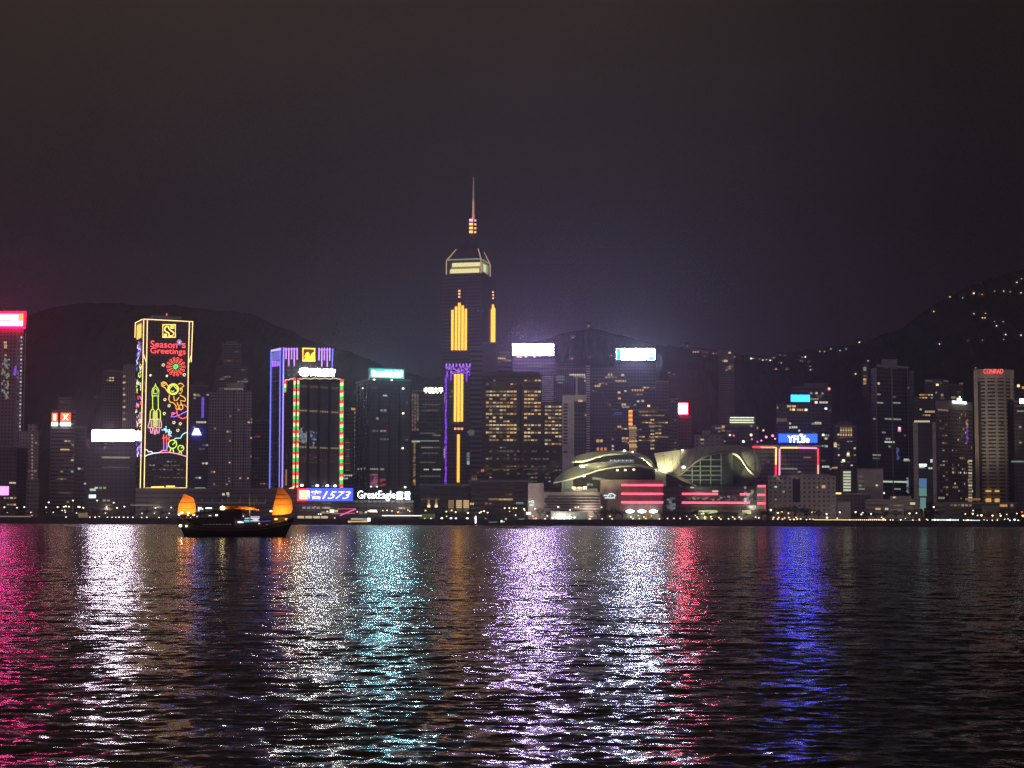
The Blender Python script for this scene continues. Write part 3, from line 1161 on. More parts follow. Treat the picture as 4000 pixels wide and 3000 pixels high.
# ------------------------------------------------------------------ purple edged tower
def purple_tower():
    Y = 1660
    pts = corner(1060, 1101, 1302, 1360, Y, 36)
    zt = Z(1357, Y)
    root = empty('office_tower', cen(pts), 'dark tower edged in blue and purple tubes with a square gold emblem', 'tower')
    mb = MB()
    mb.prism(pts, LAND, zt)
    mb.build('facade', [facade('purple_tower_glass', (.065, .06, .07), (.022, .022, .028), 3.4, 3.7, .8, .7, .1, .04), ROOF], root)
    fr, lf = Face(pts[1], pts[2]), Face(pts[0], pts[1])
    neon(lf, [seg(1061, 1367, 1055, 1912)], NEON_B, root, 'edge_tube', .55, .6)
    neon(lf, [seg(1097, 1362, 1093, 1905)], NEON_B, root, 'edge_tube', .5, .6)
    neon(fr, [seg(1107, 1358, 1102, 1905)], E_('neon_indigo', (.38, .26, 1), 1.7), root, 'edge_tube', .75, .6)
    neon(fr, [seg(1299, 1362, 1296, 1440), seg(1297, 1470, 1297, 1482)], NEON_B, root, 'edge_tube', .55, .6)
    mb = MB()
    lf.slab(mb, lf.rect(1063, 1374, 1096, 1408), .2, .6)
    mb.build('glowing_panel', E_('panel_periwinkle', (.28, .25, 1), .75), root, hasuv=False)
    mb = MB()
    q = [lf.hit(x, y, .8) for x, y in ((1062, 1374), (1098, 1368), (1098, 1359), (1062, 1367))]
    mb.hexa([lf.hit(x, y, .2) for x, y in ((1062, 1374), (1098, 1368), (1098, 1359), (1062, 1367))], q)
    mb.build('crown_strip', E_('panel_lilac', (.55, .45, 1), 1.6), root, hasuv=False)
    neon(lf, [seg(1066 + k * 6.2, 1410, 1067 + k * 6.2, 1433 - k * .8) for k in range(5)], NEON_V, root, 'fringe_tube', .5, .6)
    V = E_('neon_orchid', (.62, .30, 1), 1.8)
    for x, y in ((1116.5, 1403), (1127, 1428), (1138, 1404), (1148.5, 1429), (1159.5, 1405), (1245, 1408), (1256, 1432), (1266, 1408), (1277, 1433), (1287, 1409)):
        neon(fr, [seg(x, 1359, x, y)], V, root, 'fringe_tube', .62, .8)
    neon(fr, [seg(1110, 1364, 1160, 1364)], NEON_V, root, 'crown_tube', .5, .5)
    neon(fr, [seg(1244, 1366, 1292, 1367)], NEON_V, root, 'crown_tube', .5, .5)
    its = []
    for yy in (1440, 1453, 1471, 1490):
        for x in (1066, 1072, 1078, 1084, 1090):
            its += dot(lf, x, yy - (x - 1066) * .12, 1.3, .6, 'violet', 1)
    for yy in (1432, 1446, 1465):
        for x in (1127, 1148):
            its += dot(fr, x, yy, 1.6, .8, 'cool', 1)
    for yy in (1429, 1434):
        for x in (1170, 1191, 1212, 1233):
            its += dot(fr, x, yy, 1.8, .7, 'cool', 1)
    for k in range(9):
        y = 1520 + k * 42
        its += [q for x in (1064, 1070, 1076, 1082, 1088) for q in dot(lf, x, y - (x - 1064) * .1, 1.2, .6, 'violet', 0)]
    windows(root, its)
    # square gold emblem
    s = board(root, fr, (1178, 1360, 1228, 1413), E_('emblem_maroon', (.35, .03, .02), .6), 1.6, .5, 'emblem_panel', .2)
    neon(fr, [([(1180, 1362), (1226, 1363), (1226, 1411), (1180, 1410)], True)], E_('neon_amber', (1, .52, .05), 3), s, 'emblem_frame', .85, 2.8)
    mb = MB()
    for pts2 in ([(1183, 1409), (1190, 1397), (1186, 1393), (1193, 1379), (1200, 1376), (1206, 1384), (1205, 1396), (1208, 1409)],
                 [(1210, 1409), (1207, 1400), (1213, 1384), (1220, 1377), (1226, 1380), (1223, 1390), (1227, 1398), (1225, 1409)]):
        c0 = [fr.hit(x, y, 2.2) for x, y in pts2]
        c1 = [fr.hit(x, y, 2.9) for x, y in pts2]
        mb.hexa(c0, c1)
    mb.build('emblem_figure', E_('neon_pure_yellow', (1, .80, .03), 2.2), s, hasuv=False)
    # white lettering with its round mark
    WL_ = E_('lettering_white', (.97, 1, .98), 80, True)
    s = board(root, fr, (1166, 1438, 1303, 1470), E_('sign_backing_dark', (.1, .1, .1), .02), 1.2, 1.6, 'sign_board', .1)
    q = circ(1186, 1453, 20, 16, n=20)
    mb = MB()
    mb.hexa([fr.hit(x, y, 2.7) for x, y in q], [fr.hit(x, y, 3.6) for x, y in q])
    mb.build('round_mark', WL_, s, hasuv=False)
    text(fr, (1209, 1441, 1304, 1470), '民生銀行', WL_, s, 2.8, bold=.03)


purple_tower()


# ------------------------------------------------------------------ tower with red-yellow-green strips
def strip_tower():
    Y = 1500
    pts = corner_r(1114, 1152, 1339, 1480, Y, 52)
    zt = Z(1478, Y)
    root = empty('office_tower', cen(pts), 'dark glass tower with red, yellow and green striped light columns', 'tower')
    gm = facade('strip_tower_glass', (.05, .045, .055), (.05, .045, .055), 3.3, 3.8, .92, .8, .35, .03, warm=.7, rough=.12)
    mb = MB()
    mb.prism(pts, LAND, zt)
    mb.build('facade', [gm, ROOF], root)
    lf, fr = Face(pts[0], pts[1]), Face(pts[1], pts[2])
    mb = MB()
    for x in (1202, 1243, 1284):
        fr.slab(mb, fr.rect(x - 4, 1490, x + 4, 1905), .05, 1.2)
    fr.slab(mb, fr.rect(1165, 1479, 1327, 1492), .05, .9)
    mb.build('pier', pmat('black_pier', (.012, .012, .014), .6), root, hasuv=False)
    mb = MB()
    fr.slab(mb, fr.rect(1167, 1500, 1198, 1890), .02, .3)
    for a, b in ((1207, 1239), (1248, 1280), (1289, 1322)):
        fr.slab(mb, fr.rect(a, 1500, b, 1890), .02, .3)
    mb.build('glazed_bay', facade('bay_glass', (.10, .09, .11), (.10, .09, .11), 3, 3.8, .9, .8, .3, .03), root, hasuv=False)
    cols = [E_('strip_red', (1, .03, .06), 2.2), E_('strip_yellow', (1, .80, .32), 1.5), E_('strip_green', (.03, .85, .14), 1.3)]

    def strip(face, x0, x1, xs, y0, y1, ph=0):
        mb = MB()
        y = y0 - ph
        k = 0
        seq = ((0, 12), (1, 15), (2, 14))
        while y < y1:
            c, h = seq[k % 3]
            a, b = max(y, y0), min(y + h, y1)
            if b - a > 1:
                f = (a - y0) / (y1 - y0)
                face.slab(mb, face.rect(x0 + xs * f, a, x1 + xs * f, b - .8), .5, 1.3, c)
            y += h
            k += 1
        mb.build('light_strip', cols, root, hasuv=False)

    strip(lf, 1115, 1120, -1, 1488, 1534)
    strip(lf, 1151.5, 1157, -4, 1476, 1905)
    strip(fr, 1160, 1166, -4, 1478, 1905, 3)
    strip(fr, 1327, 1332, -2, 1482, 1906)
    strip(fr, 1334, 1338.5, -2, 1482, 1906, 2)
    WV = E_('strip_cream', (1, .82, .5), 1.3)
    neon(lf, [([(1116, 1486), (1124, 1483), (1130, 1485), (1138, 1480), (1145, 1481), (1152, 1476)], False)], WV, root, 'cornice_tube', .4, .9)
    neon(fr, [([(1165 + k * 9, 1479 + 2.2 * math.sin(k * 1.55)) for k in range(19)], False)], WV, root, 'cornice_tube', .35, .9)
    neon(lf, [([(1115, 1912), (1128, 1911), (1140, 1907), (1150, 1906)], False)], NEON_Y, root, 'base_tube', .5, .9)
    its = row(fr, 1168, 1322, 1507, 16, 'warm', 0, 1.8, .8) + row(fr, 1168, 1322, 1603, 16, 'warm', 1, 1.6, .7) + row(fr, 1168, 1322, 1746, 16, 'warm', 1, 1.6, .7)
    r = random.Random(77)
    for k in range(70):
        its += dot(fr, r.gauss(1182, 8), r.gauss(1708, 16), 1.5, r.uniform(1, 2.4), 'cool', r.choice((0, 1, 1)))  # reflection in the front glass, painted as small glowing panes
    for k in range(30):
        its += dot(fr, r.gauss(1222, 8), r.gauss(1710, 18), 1.5, r.uniform(1, 2), r.choice(['cool', 'cool', 'violet']), r.choice((0, 1)))  # fainter part of that painted reflection
    for k in range(40):
        its += dot(fr, r.uniform(1170, 1320), r.uniform(1770, 1810), 2.5, .9, r.choice(['pink', 'warm', 'red']), 0)
    its += dot(lf, 1118, 1865, 2.5, 14, 'amber', 1)
    its = [(a, min(max(b, 1), a.L - 1), *c) for a, b, *c in its]
    its = [(q[0], q[1], q[2], q[3], q[4], q[5], q[6]) for q in its]
    windows(root, its)
    mb = MB()
    for x, y in ((1171, 1896), (1231, 1897), (1270, 1897), (1301, 1898)):
        mb.lathe(fr.hit(x, y, 3), [(.1, -1), (1.1, -.7), (1.5, 0), (1.1, .7), (.1, 1)], 8)
    mb.build('flood_lamp', E_('flood_lamp_glow', (1, .95, .85), 5), root, hasuv=False)


strip_tower()

p = flat(1336, 1392, 1597, 1720, 25)
t = tower('apartment_tower', 'slim tower with a lit golden top and dotted windows beside the striped light columns', p, Z(1596, 1720), facade('dotted', (.10, .09, .1), p=.15), parapet=.5)
f = Face(p[0], p[1])
its = row(f, 1372, 1390, 1598, 3, 'amber', 2, 2.2)
for k in range(15):
    its += dot(f, 1387, 1612 + k * 17, 1.4, 1.4, 'warm', 1 + (k % 4 == 0))
for k in range(14):
    for x in (1352, 1358, 1364):
        its += dot(f, x, 1720 + k * 9, .9, 1.0, 'warm', 0 if (k + x) % 3 else 1)
its += row(f, 1341, 1377, 1857, 5, 'pale', 2, 1.5, .6) + row(f, 1341, 1360, 1869, 4, 'cool', 2, 1.4, .6)
windows(t, its)


# ------------------------------------------------------------------ tower with the turquoise sign
def turquoise_tower():
    Y = 1540
    pts = corner(1389, 1440, 1606, 1484, Y, 48)
    root = tower('office_tower', 'black tower with vertical dark piers under the turquoise rooftop sign', pts, Z(1484, Y),
                 facade('black_pier_glass', (.045, .045, .05), (.045, .045, .052), 3.4, 3.7, .85, .75, .15, .04, rough=.12), plant=(.45, 4))
    fr = Face(pts[1], pts[2])
    lf = Face(pts[0], pts[1])
    s = board(root, fr, (1443, 1442, 1574, 1479), E_('sign_turquoise', (.05, .80, .62), 1.25), 3, .8, frame=.8)
    mb = MB()
    for b in ((1450, 1451, 1457, 1470), (1457, 1454, 1500, 1470), (1500, 1453, 1560, 1472), (1560, 1452, 1566, 1472)):
        fr.slab(mb, fr.rect(*b), 3.85, 4.1)
    mb.build('lettering_band', E_('sign_band_cyan_white', (.44, .84, 1), 140, True), s, hasuv=False)
    mb = MB()
    for x in (1439, 1478, 1518, 1557, 1600):
        fr.slab(mb, fr.rect(x, 1500, x + 6, 1905), .05, 1.2)
    for x in (1396, 1408, 1420, 1432):
        lf.slab(mb, lf.rect(x, 1500, x + 3, 1905), .05, .9)
    mb.build('pier', pmat('black_pier', (.012, .012, .014), .6), root, hasuv=False)
    its = lit(fr, (1446, 1500, 1600, 1890), 3.4, 3.7, .02, ['cool', 'warm', 'pale'], 3, lev=(0, 0, 1)) + row(fr, 1445, 1473, 1515, 4, 'warm', 0) + row(fr, 1445, 1500, 1832, 8, 'pale', 1)
    its += row(lf, 1394, 1428, 1833, 6, 'pale', 1) + row(fr, 1495, 1512, 1545, 2, 'cool', 2, 1.2)
    r = random.Random(2)
    for k in range(34):
        its += dot(fr, r.uniform(1443, 1474), r.uniform(1845, 1900), 3.4, 1.1, 'pink', r.choice((0, 1, 1)))  # reflection of a pink screen, painted as glowing panes
    for k in range(12):
        its += dot(fr, r.uniform(1485, 1502), r.uniform(1872, 1900), 3, 1.1, 'red', 1)  # redder edge of the painted screen reflection
    windows(root, its)
    mb = MB()
    for x, y in ((1459, 1483), (1528, 1485), (1572, 1518), (1572, 1615), (1571, 1751), (1580, 1903), (1414, 1517), (1447, 1901), (1470, 1901)):
        big = 1.0 if y < 1510 or x > 1560 else .7
        mb.lathe(fr.hit(x, y, 2.2), [(.1, -big * .8), (big * .8, -big * .5), (big, 0), (big * .8, big * .5), (.1, big * .8)], 8)
    mb.build('flood_lamp', E_('flood_lamp_warm', (1, .86, .6), 4), root, hasuv=False)


turquoise_tower()

# billboards standing on a low block
p = flat(1160, 1615, 1955, 1462, 20)
t = tower('podium_building', 'low dark block carrying the blue billboard and the white rooftop lettering', p, Z(1962, 1462), facade('podium2', (.10, .085, .10), (.04, .04, .05), 5, 4, .8, .4, .2, .05), 'building')
f = Face(p[0], p[1])
windows(t, lit(f, (1165, 1970, 1610, 2020), 4, 4, .12, ['warm', 'cool', 'pale'], 3, lev=(0, 1, 1)))


def frame_legs(mb, face, x0, x1, y0, y1, n, d=3):
    for k in range(n):
        x = x0 + (x1 - x0) * k / (n - 1)
        a, b = face.hit(x, y0, .4), face.hit(x, y1, .4)
        mb.tube([a, b], .25, 5)
        q = face.hit(x, y1, -d)
        mb.tube([face.hit(x, (y0 + y1) / 2, .3), q], .2, 5)


bf = Face(at(1150, 1930, 1455), at(1620, 1930, 1455))
t = empty('billboard', bf.hit(1290, 1962), 'blue billboard with white slanted numerals and a glowing yellow panel', 'billboard')
s = board(t, bf, (1200, 1907, 1379, 1957), E_('sign_royal_blue', (.05, .10, 1), 1.9), 2, 0, 'sign_board', .5)
mb = MB()
bf.slab(mb, bf.rect(1169, 1914, 1199, 1951), .2, 2.0)
mb.build('yellow_panel', E_('sign_yellow_panel', (1, .55, .04), 1.7), t, hasuv=False)
mb = MB()
for b in ((1166, 1910, 1201, 1913), (1166, 1952, 1201, 1955), (1163, 1910, 1166, 1955)):
    bf.slab(mb, bf.rect(*b), .6, 1.8)
mb.build('red_edge_tube', E_('sign_red_edge2', (1, .002, .04), 9), t, hasuv=False)
LW = E_('lettering_pinkish_white', (1, .82, .95), 2.0)
text(bf, (1172, 1917, 1211, 1949), '國', E_('lettering_cream', (1, .9, .6), 3), s, 2.4, bold=.02)
text(bf, (1217, 1915, 1256, 1950), '窖', LW, s, 2.4, bold=.02)
text(bf, (1260, 1919, 1371, 1949), '1573', LW, s, 2.4, shear=.42, bold=.005)
mb = MB()
frame_legs(mb, bf, 1176, 1374, 1956, 1964, 9)
mb.build('support_frame', DARK, t, hasuv=False)

t = empty('lettering_sign', bf.hit(1500, 1962), 'big white rooftop lettering in English and Chinese with no panel behind', 'sign')
LG = E_('lettering_cool_white', (.86, 1, .97), 5)
text(bf, (1397, 1917, 1545, 1957), 'GreatEagle', LG, t, .8, bold=0, thick=1)
text(bf, (1548, 1919, 1604, 1953), '鷹君', LG, t, .8, bold=0, thick=1)
mb = MB()
frame_legs(mb, bf, 1400, 1600, 1946, 1964, 12)
for y in (1925, 1940, 1952):
    mb.tube([bf.hit(1397, y, .35), bf.hit(1602, y, .35)], .12, 5)
mb.build('support_frame', DARK, t, hasuv=False)

# ------------------------------------------------------------------ city: centre
# tower with the gold Chinese lettering
def gold_letter_tower():
    Y = 1640
    pts = flat(1607, 1735, 1526, Y, 35)
    root = tower('office_tower', 'dark tower with cream Chinese lettering and amber light columns left of the tallest tower', pts, Z(1528, Y),
                 facade('letter_tower_glass', (.07, .07, .06), (.02, .025, .02), 3.4, 3.7, .85, .7, .2, .06, warm=.4), parapet=.8)
    f = Face(pts[0], pts[1])
    s = board(root, f, (1657, 1513, 1731, 1537), E_('sign_backing_dark', (.1, .1, .1), .02), 1.2, .4, 'sign_board', .1)
    text(f, (1657, 1513, 1731, 1537), '中国太平', E_('lettering_cream_bright', (1, .88, .56), 7), s, 1.7, bold=.02)
    AM = 'amber'
    its = []
    r = random.Random(8)
    for k in range(36):
        y = 1540 + k * 4
        for x in (1612, 1622, 1632):
            if r.random() < (.8 if x == 1622 else .55):
                its += dot(f, x, y, 1.3, .8, 'warm', r.choice((0, 1, 1)))
    for k in range(44):
        y = 1722 + k * 4
        if r.random() < .85:
            its += dot(f, 1619 + r.uniform(-1.5, 1.5), y, 2.0, .8, r.choice(['warm', AM]), r.choice((0, 1, 1)))
    its += dot(f, 1618, 1880, 2, 2, 'amber', 2)
    for y, a, b, n, c, l in ((1603, 1645, 1715, 9, 'pale', 0), (1722, 1608, 1715, 22, 'green', 1), (1725, 1608, 1640, 6, 'pale', 2), (1700, 1690, 1722, 7, 'amber', 1), (1692, 1640, 1700, 9, 'green', 0),
                             (1748, 1645, 1692, 9, 'pale', 1), (1748, 1695, 1720, 4, 'green', 0), (1770, 1650, 1710, 7, 'green', 0), (1834, 1655, 1676, 3, 'pale', 2), (1834, 1690, 1722, 6, 'green', 2), (1806, 1640, 1700, 8, 'green', 0),
                             (1860, 1640, 1720, 7, 'green', 0), (1580, 1650, 1720, 9, 'pale', 0)):
        its += row(f, a, b, y, n, c, l, 1.2, .75)
    its += dot(f, 1662, 1896, 2, 2, 'cool', 2)
    windows(root, its)


gold_letter_tower()


# ------------------------------------------------------------------ the tallest tower
def tallest():
    Y = 1900
    root_p = corner_r(1727, 1880, 1936, 1250, Y, 46)
    c = cen(root_p)
    root = empty('skyscraper', c, 'tallest tower with glowing gold stripes, lit glass crown and a thin spire', 'skyscraper')
    zb = Z(1075, Y)
    wallm = facade('striped_granite', (.13, .115, .14), (.035, .03, .045), 30, 3.9, .98, .5, .1, .02, rough=.3)
    mb = MB()
    mb.prism(root_p, LAND, zb)
    mb.build('facade', [wallm, ROOF], root)
    lf, rf = Face(root_p[0], root_p[1]), Face(root_p[1], root_p[2])
    # shallow setbacks below the crown
    mb = MB()
    q1 = shrink(root_p, .975)
    mb.prism(q1, zb, zb + 2.2)
    mb.build('setback', [wallm, ROOF], root)
    # lit crown storey
    zc0, zc1 = zb + 2.2, Z(1012, Y)
    cr = corner_r(1744, 1879, 1915, 1040, Y + 2, 40)
    glow = facade('crown_glass', (.3, .28, .18), (.2, .19, .12), 40, 5.5, .98, .78, 1.2, .0, rough=.2)
    cf, cr2 = Face(cr[0], cr[1]), Face(cr[1], cr[2])
    mb = MB()
    mb.prism(shrink(cr, .95), zc0, zc1)
    mb.build('crown_storey', [pmat('crown_grey', (.12, .115, .10), .6), ROOF], root)
    mb = MB()
    for b in ((1766, 1026, 1875, 1041), (1758, 1050, 1872, 1066)):
        cf.slab(mb, cf.rect(*b), -.6, .2)
    mb.build('crown_glass', E_('crown_glow', (1, .88, .38), 1.1), root, hasuv=False)
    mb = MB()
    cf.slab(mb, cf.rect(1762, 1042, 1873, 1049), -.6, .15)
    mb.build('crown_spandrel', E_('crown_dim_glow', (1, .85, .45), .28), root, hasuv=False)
    mb = MB()
    cr2.slab(mb, cr2.rect(1884, 1030, 1908, 1066), -.8, .1)
    mb.build('crown_glass', E_('crown_dim_glow2', (.9, .9, .45), .35), root, hasuv=False)
    mb = MB()
    cr2.slab(mb, cr2.rect(1888, 1034, 1898, 1062), .12, .4)
    mb.build('crown_glass', E_('crown_glow2', (.9, 1, .6), .9), root, hasuv=False)
    # posts and raking ribs
    ze = zc1
    apex0 = corner_r(1782, 1868, 1890, 975, Y + 14, 25)
    za = Z(972, Y + 14)
    mb = MB()
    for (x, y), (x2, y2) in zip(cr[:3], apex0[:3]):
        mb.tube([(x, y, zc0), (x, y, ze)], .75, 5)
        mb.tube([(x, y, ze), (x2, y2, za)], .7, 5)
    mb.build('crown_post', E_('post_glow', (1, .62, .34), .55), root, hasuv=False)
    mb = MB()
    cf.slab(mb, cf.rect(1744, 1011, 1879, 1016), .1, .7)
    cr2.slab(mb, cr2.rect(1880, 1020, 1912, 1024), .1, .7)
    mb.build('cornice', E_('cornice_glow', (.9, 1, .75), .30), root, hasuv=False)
    # sloping roof then pyramid
    mb = MB()
    lo = [Vector((p[0], p[1], ze)) for p in shrink(cr, .96)]
    hi = [Vector((p[0], p[1], za)) for p in apex0]
    mb.hexa(lo, hi)
    mb.build('sloping_roof', facade('roof_glass', (.09, .085, .10), (.05, .05, .06), 40, 4.5, .98, .6, .1, .02), root, hasuv=False)
    cx = sum(p[0] for p in apex0) / 4
    cy = sum(p[1] for p in apex0) / 4
    ap = at(1846, 915, cy)
    mb = MB()
    mb.hexa([Vector((p[0], p[1], za)) for p in shrink(apex0, .92)], [Vector((ap.x + a, cy + b, ap.z)) for a, b in ((-3, -3), (3, -3), (3, 3), (-3, 3))])
    mb.build('pyramid', pmat('pyramid_metal', (.06, .055, .065), .5), root, hasuv=False)
    t0, t1 = at(1847, 915, cy), at(1846, 858, cy)
    mb = MB()
    mb.tube([t0, t1], 1.5, 8)
    for k in range(4):
        z = at(1846, 908 - k * 15.5, cy)
        mb.tube([z - Vector((0, 0, .4)), z + Vector((0, 0, .4))], 3.6, 10)
    mb.build('mast_base', pmat('mast_metal', (.2, .15, .14), .5), root, hasuv=False)
    for k in range(4):
        z = at(1846, 908 - k * 15.2, cy)
        m = E_('beacon_amber', (1, .42, .14), 2.6) if k < 3 else E_('beacon_pink', (1, .35, .65), 2.4)
        mb = MB()
        mb.box(z + Vector((-1.6, -4.2, 0)), 4.2, 1.6, 2.5)
        mb.box(z + Vector((3.2, -3.4, -.2)), 1.8, 1.6, 1.8)
        mb.build('beacon', m, root, hasuv=False)
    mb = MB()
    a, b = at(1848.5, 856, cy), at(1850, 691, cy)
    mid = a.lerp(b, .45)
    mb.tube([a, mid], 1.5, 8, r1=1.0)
    mb.build('spire', E_('spire_painted_flood', (1, .50, .33), .45, base=(.5, .4, .35)), root, hasuv=False)  # floodlighting painted on as emission; the spire is no lamp
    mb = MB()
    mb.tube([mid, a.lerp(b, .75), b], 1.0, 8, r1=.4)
    mb.build('spire_tip', E_('spire_painted_flood_dim', (.8, .55, .45), .20, base=(.5, .4, .35)), root, hasuv=False)  # weaker floodlighting painted into the tip as emission
    # gold light bars
    G = E_('gold_bar', (1, .47, .05), 2.2)
    for x, y in zip((1768, 1782, 1794.5, 1807.5, 1820), (1211, 1198, 1183, 1194, 1207)):
        mb = MB()
        lf.slab(mb, lf.rect(x - 4.2, y, x + 4.2, 1368), .2, 1.2)
        mb.build('gold_light_bar', G, root, hasuv=False)
    for x, y in ((1795, 1160), (1795, 1148), (1795, 1136)):
        mb = MB()
        lf.slab(mb, lf.rect(x - 3.5, y - 3.2, x + 3.5, y + 3.2), .2, 1.0)
        mb.build('gold_light_point', E_('gold_point', (1, .45, .18), 1.8), root, hasuv=False)
    for a_, b_, y in ((1917, 1920.5, 1208), (1921, 1926, 1190), (1926.6, 1931, 1203)):
        mb = MB()
        rf.slab(mb, rf.rect(a_, y, b_, 1338), .2, 1.2)
        mb.build('gold_light_bar', G, root, hasuv=False)
    for y in (1165, 1153, 1141):
        mb = MB()
        rf.slab(mb, rf.rect(1923, y - 3, 1926, y + 3), .2, 1.0)
        mb.build('gold_light_point', E_('gold_point', (1, .45, .18), 1.8), root, hasuv=False)
    G2 = E_('gold_bar_b', (1, .50, .06), 2.2)
    for x in (1779, 1792, 1805):
        mb = MB()
        lf.slab(mb, lf.rect(x - 4.2, 1461, x + 4.2, 1647), .2, 1.2)
        mb.build('gold_light_bar', G2, root, hasuv=False)
        mb = MB()
        lf.slab(mb, lf.rect(x - 3.8, 1671, x + 3.8, 1679), .2, 1.0)
        mb.build('gold_light_point', E_('salmon_point', (1, .34, .16), 1.8), root, hasuv=False)
    mb = MB()
    lf.slab(mb, lf.rect(1786.5, 1697, 1795.5, 1884), .2, 1.2)
    mb.build('gold_light_bar', E_('orange_bar', (1, .40, .04), 2.2), root, hasuv=False)
    # violet lace of small lights round the middle crown and down the left edge
    mb, mb2 = MB(), MB()
    r = random.Random(11)
    for k in range(90):
        x = r.uniform(1744, 1838)
        y = r.uniform(1430, 1460)
        lf.slab(mb if r.random() < .7 else mb2, lf.rect(x - 2, y - 2.2, x + 2, y + 2.2), .2 + r.random() * .5, 1 + r.random() * .3)
    for k in range(8):
        x = 1744 + k * 13.2
        lf.slab(mb2, lf.rect(x - 1.8, 1420, x + 1.8, 1432), .1, .9)
    for x, y1 in ((1762, 1488), (1823, 1490), (1748, 1474), (1834, 1468)):
        lf.slab(mb, lf.rect(x - 2.4, 1462, x + 2.4, y1), .1, .9)
    y = 1466
    while y < 1893:
        h = r.uniform(4, 16)
        lf.slab(mb, lf.rect(1742 - (y - 1466) * .004 + r.uniform(-2, 2) - 2, y, 1744 + r.uniform(-1, 2.5), y + h), .2, .9)
        y += h + r.uniform(0, 4)
    o = mb.build('violet_light_lace', E_('violet_lace', (.30, .05, 1), 1.1), root, hasuv=False)
    o = mb2.build('violet_light_lace', E_('violet_lace_pale', (.55, .25, 1), 1.3), root, hasuv=False)
    its = []
    for x0, y0, x1, y1 in ((1726, 1538, 1738, 1578), (1722, 1748, 1742, 1788)):  # sign light reflected at the left edge, painted as glowing panes
        for k in range(7):
            yy = y0 + (y1 - y0) * k / 6
            its.append((lf, max(lf.uz((x0 + x1) / 2, yy)[0], 1.8), lf.uz(1730, yy)[1], 2.8, 1.1, 'pink' if k in (0, 6) else 'white', 1 if k in (0, 6) else 2))
    its += [w for k in range(7) for w in dot(lf, 1829, 1770 + k * 7, 3.2, 1.2, 'cool', 1 if k < 5 else 2)]
    its += dot(rf, 1886, 1214, 3, 1.5, 'cool', 1) + dot(lf, 1868, 1214, 2, 1.5, 'cool', 1) + dot(lf, 1760, 1550, 2.2, 1.6, 'green', 1) + dot(lf, 1829, 1688, 2, 1.2, 'violet', 2)
    its += [w for w in lit(lf, (1750, 1520, 1836, 1890), 3.6, 3.9, .02, ['pale', 'white', 'warm'], 3, lev=(0, 0, 1))]
    # entrance windows
    for x in (1762, 1793, 1821):
        for k in range(5):
            its += dot(lf, x, 1958 + k * 9, 4.6, 1.9, 'warm', 1 if x == 1762 else 2)
    windows(root, its)


tallest()


def banded(x0, x1, y, Y, label, mat, depth=35, **kw):
    p = flat(x0, x1, y, Y, depth)
    return tower('office_tower', label, p, Z(y, Y), mat, **kw), Face(p[0], p[1])


BANDS = facade('grey_bands', (.20, .185, .21), (.03, .03, .04), 60, 5.2, 1, .5, .1, .02)
t, f = banded(1840, 1886, 1356, 1850, 'grey banded wing standing just right of the gold striped shaft', BANDS)
windows(t, lit(f, (1842, 1370, 1884, 1880), 3.4, 5.2, .012, ['green', 'pale'], 3, .5, .3, .1, (0, 1)) + dot(f, 1842, 1690, 6, 6, 'green', 0) + row(f, 1842, 1864, 1862, 3, 'amber', 0, 3) + row(f, 1842, 1864, 1873, 3, 'amber', 1, 2.5))
t, f = banded(1886, 1946, 1341, 1846, 'plain violet grey slab between the gold striped tower and the long lilac sign', pmat('violet_slab', (.17, .15, .18), .8))
t, f = banded(1946, 1998, 1378, 1852, 'banded tower with a few amber windows near its top, left of the lilac rooftop sign', facade('grey_bands_b', (.19, .18, .2), (.03, .03, .04), 60, 4.6, 1, .5, .1, .02))
windows(t, row(f, 1944, 1975, 1400, 4, 'warm', 2, 1.8) + row(f, 1970, 1990, 1407, 3, 'amber', 1, 1.8) + row(f, 1930, 1955, 1416, 4, 'warm', 1, 1.6) + row(f, 1948, 1996, 1386, 6, 'pale', 0))

# lilac sign tower
t, f = banded(2002, 2172, 1393, 1880, 'dark violet tower under the long blank lilac white rooftop sign', facade('lilac_tower', (.20, .17, .23), (.06, .055, .08), 3.4, 3.8, .85, .6, .1, .04, rough=.2), parapet=.5)
board(t, f, (2003, 1345, 2162, 1389), E_('sign_lilac_white', (.66, .47, 1.0), 115, True), 4, .6, frame=.5)
mb = MB()
for k in range(13):
    f.slab(mb, f.rect(2117, 1470 + k * 8, 2162, 1474 + k * 8), .1, .7)
mb.build('louvre', pmat('pale_louvre', (.75, .72, .85), .6), t, hasuv=False)
windows(t, row(f, 2060, 2120, 1430, 10, 'pale', 1, 1.4, .7) + [w for x in (2022, 2033, 2055, 2088) for w in dot(f, x, 1394, 2.4, 1.6, 'warm', 3)] + lit(f, (2010, 1420, 2160, 1470), 3.4, 3.8, .02, ['warm', 'cool'], 5, lev=(0, 1)))


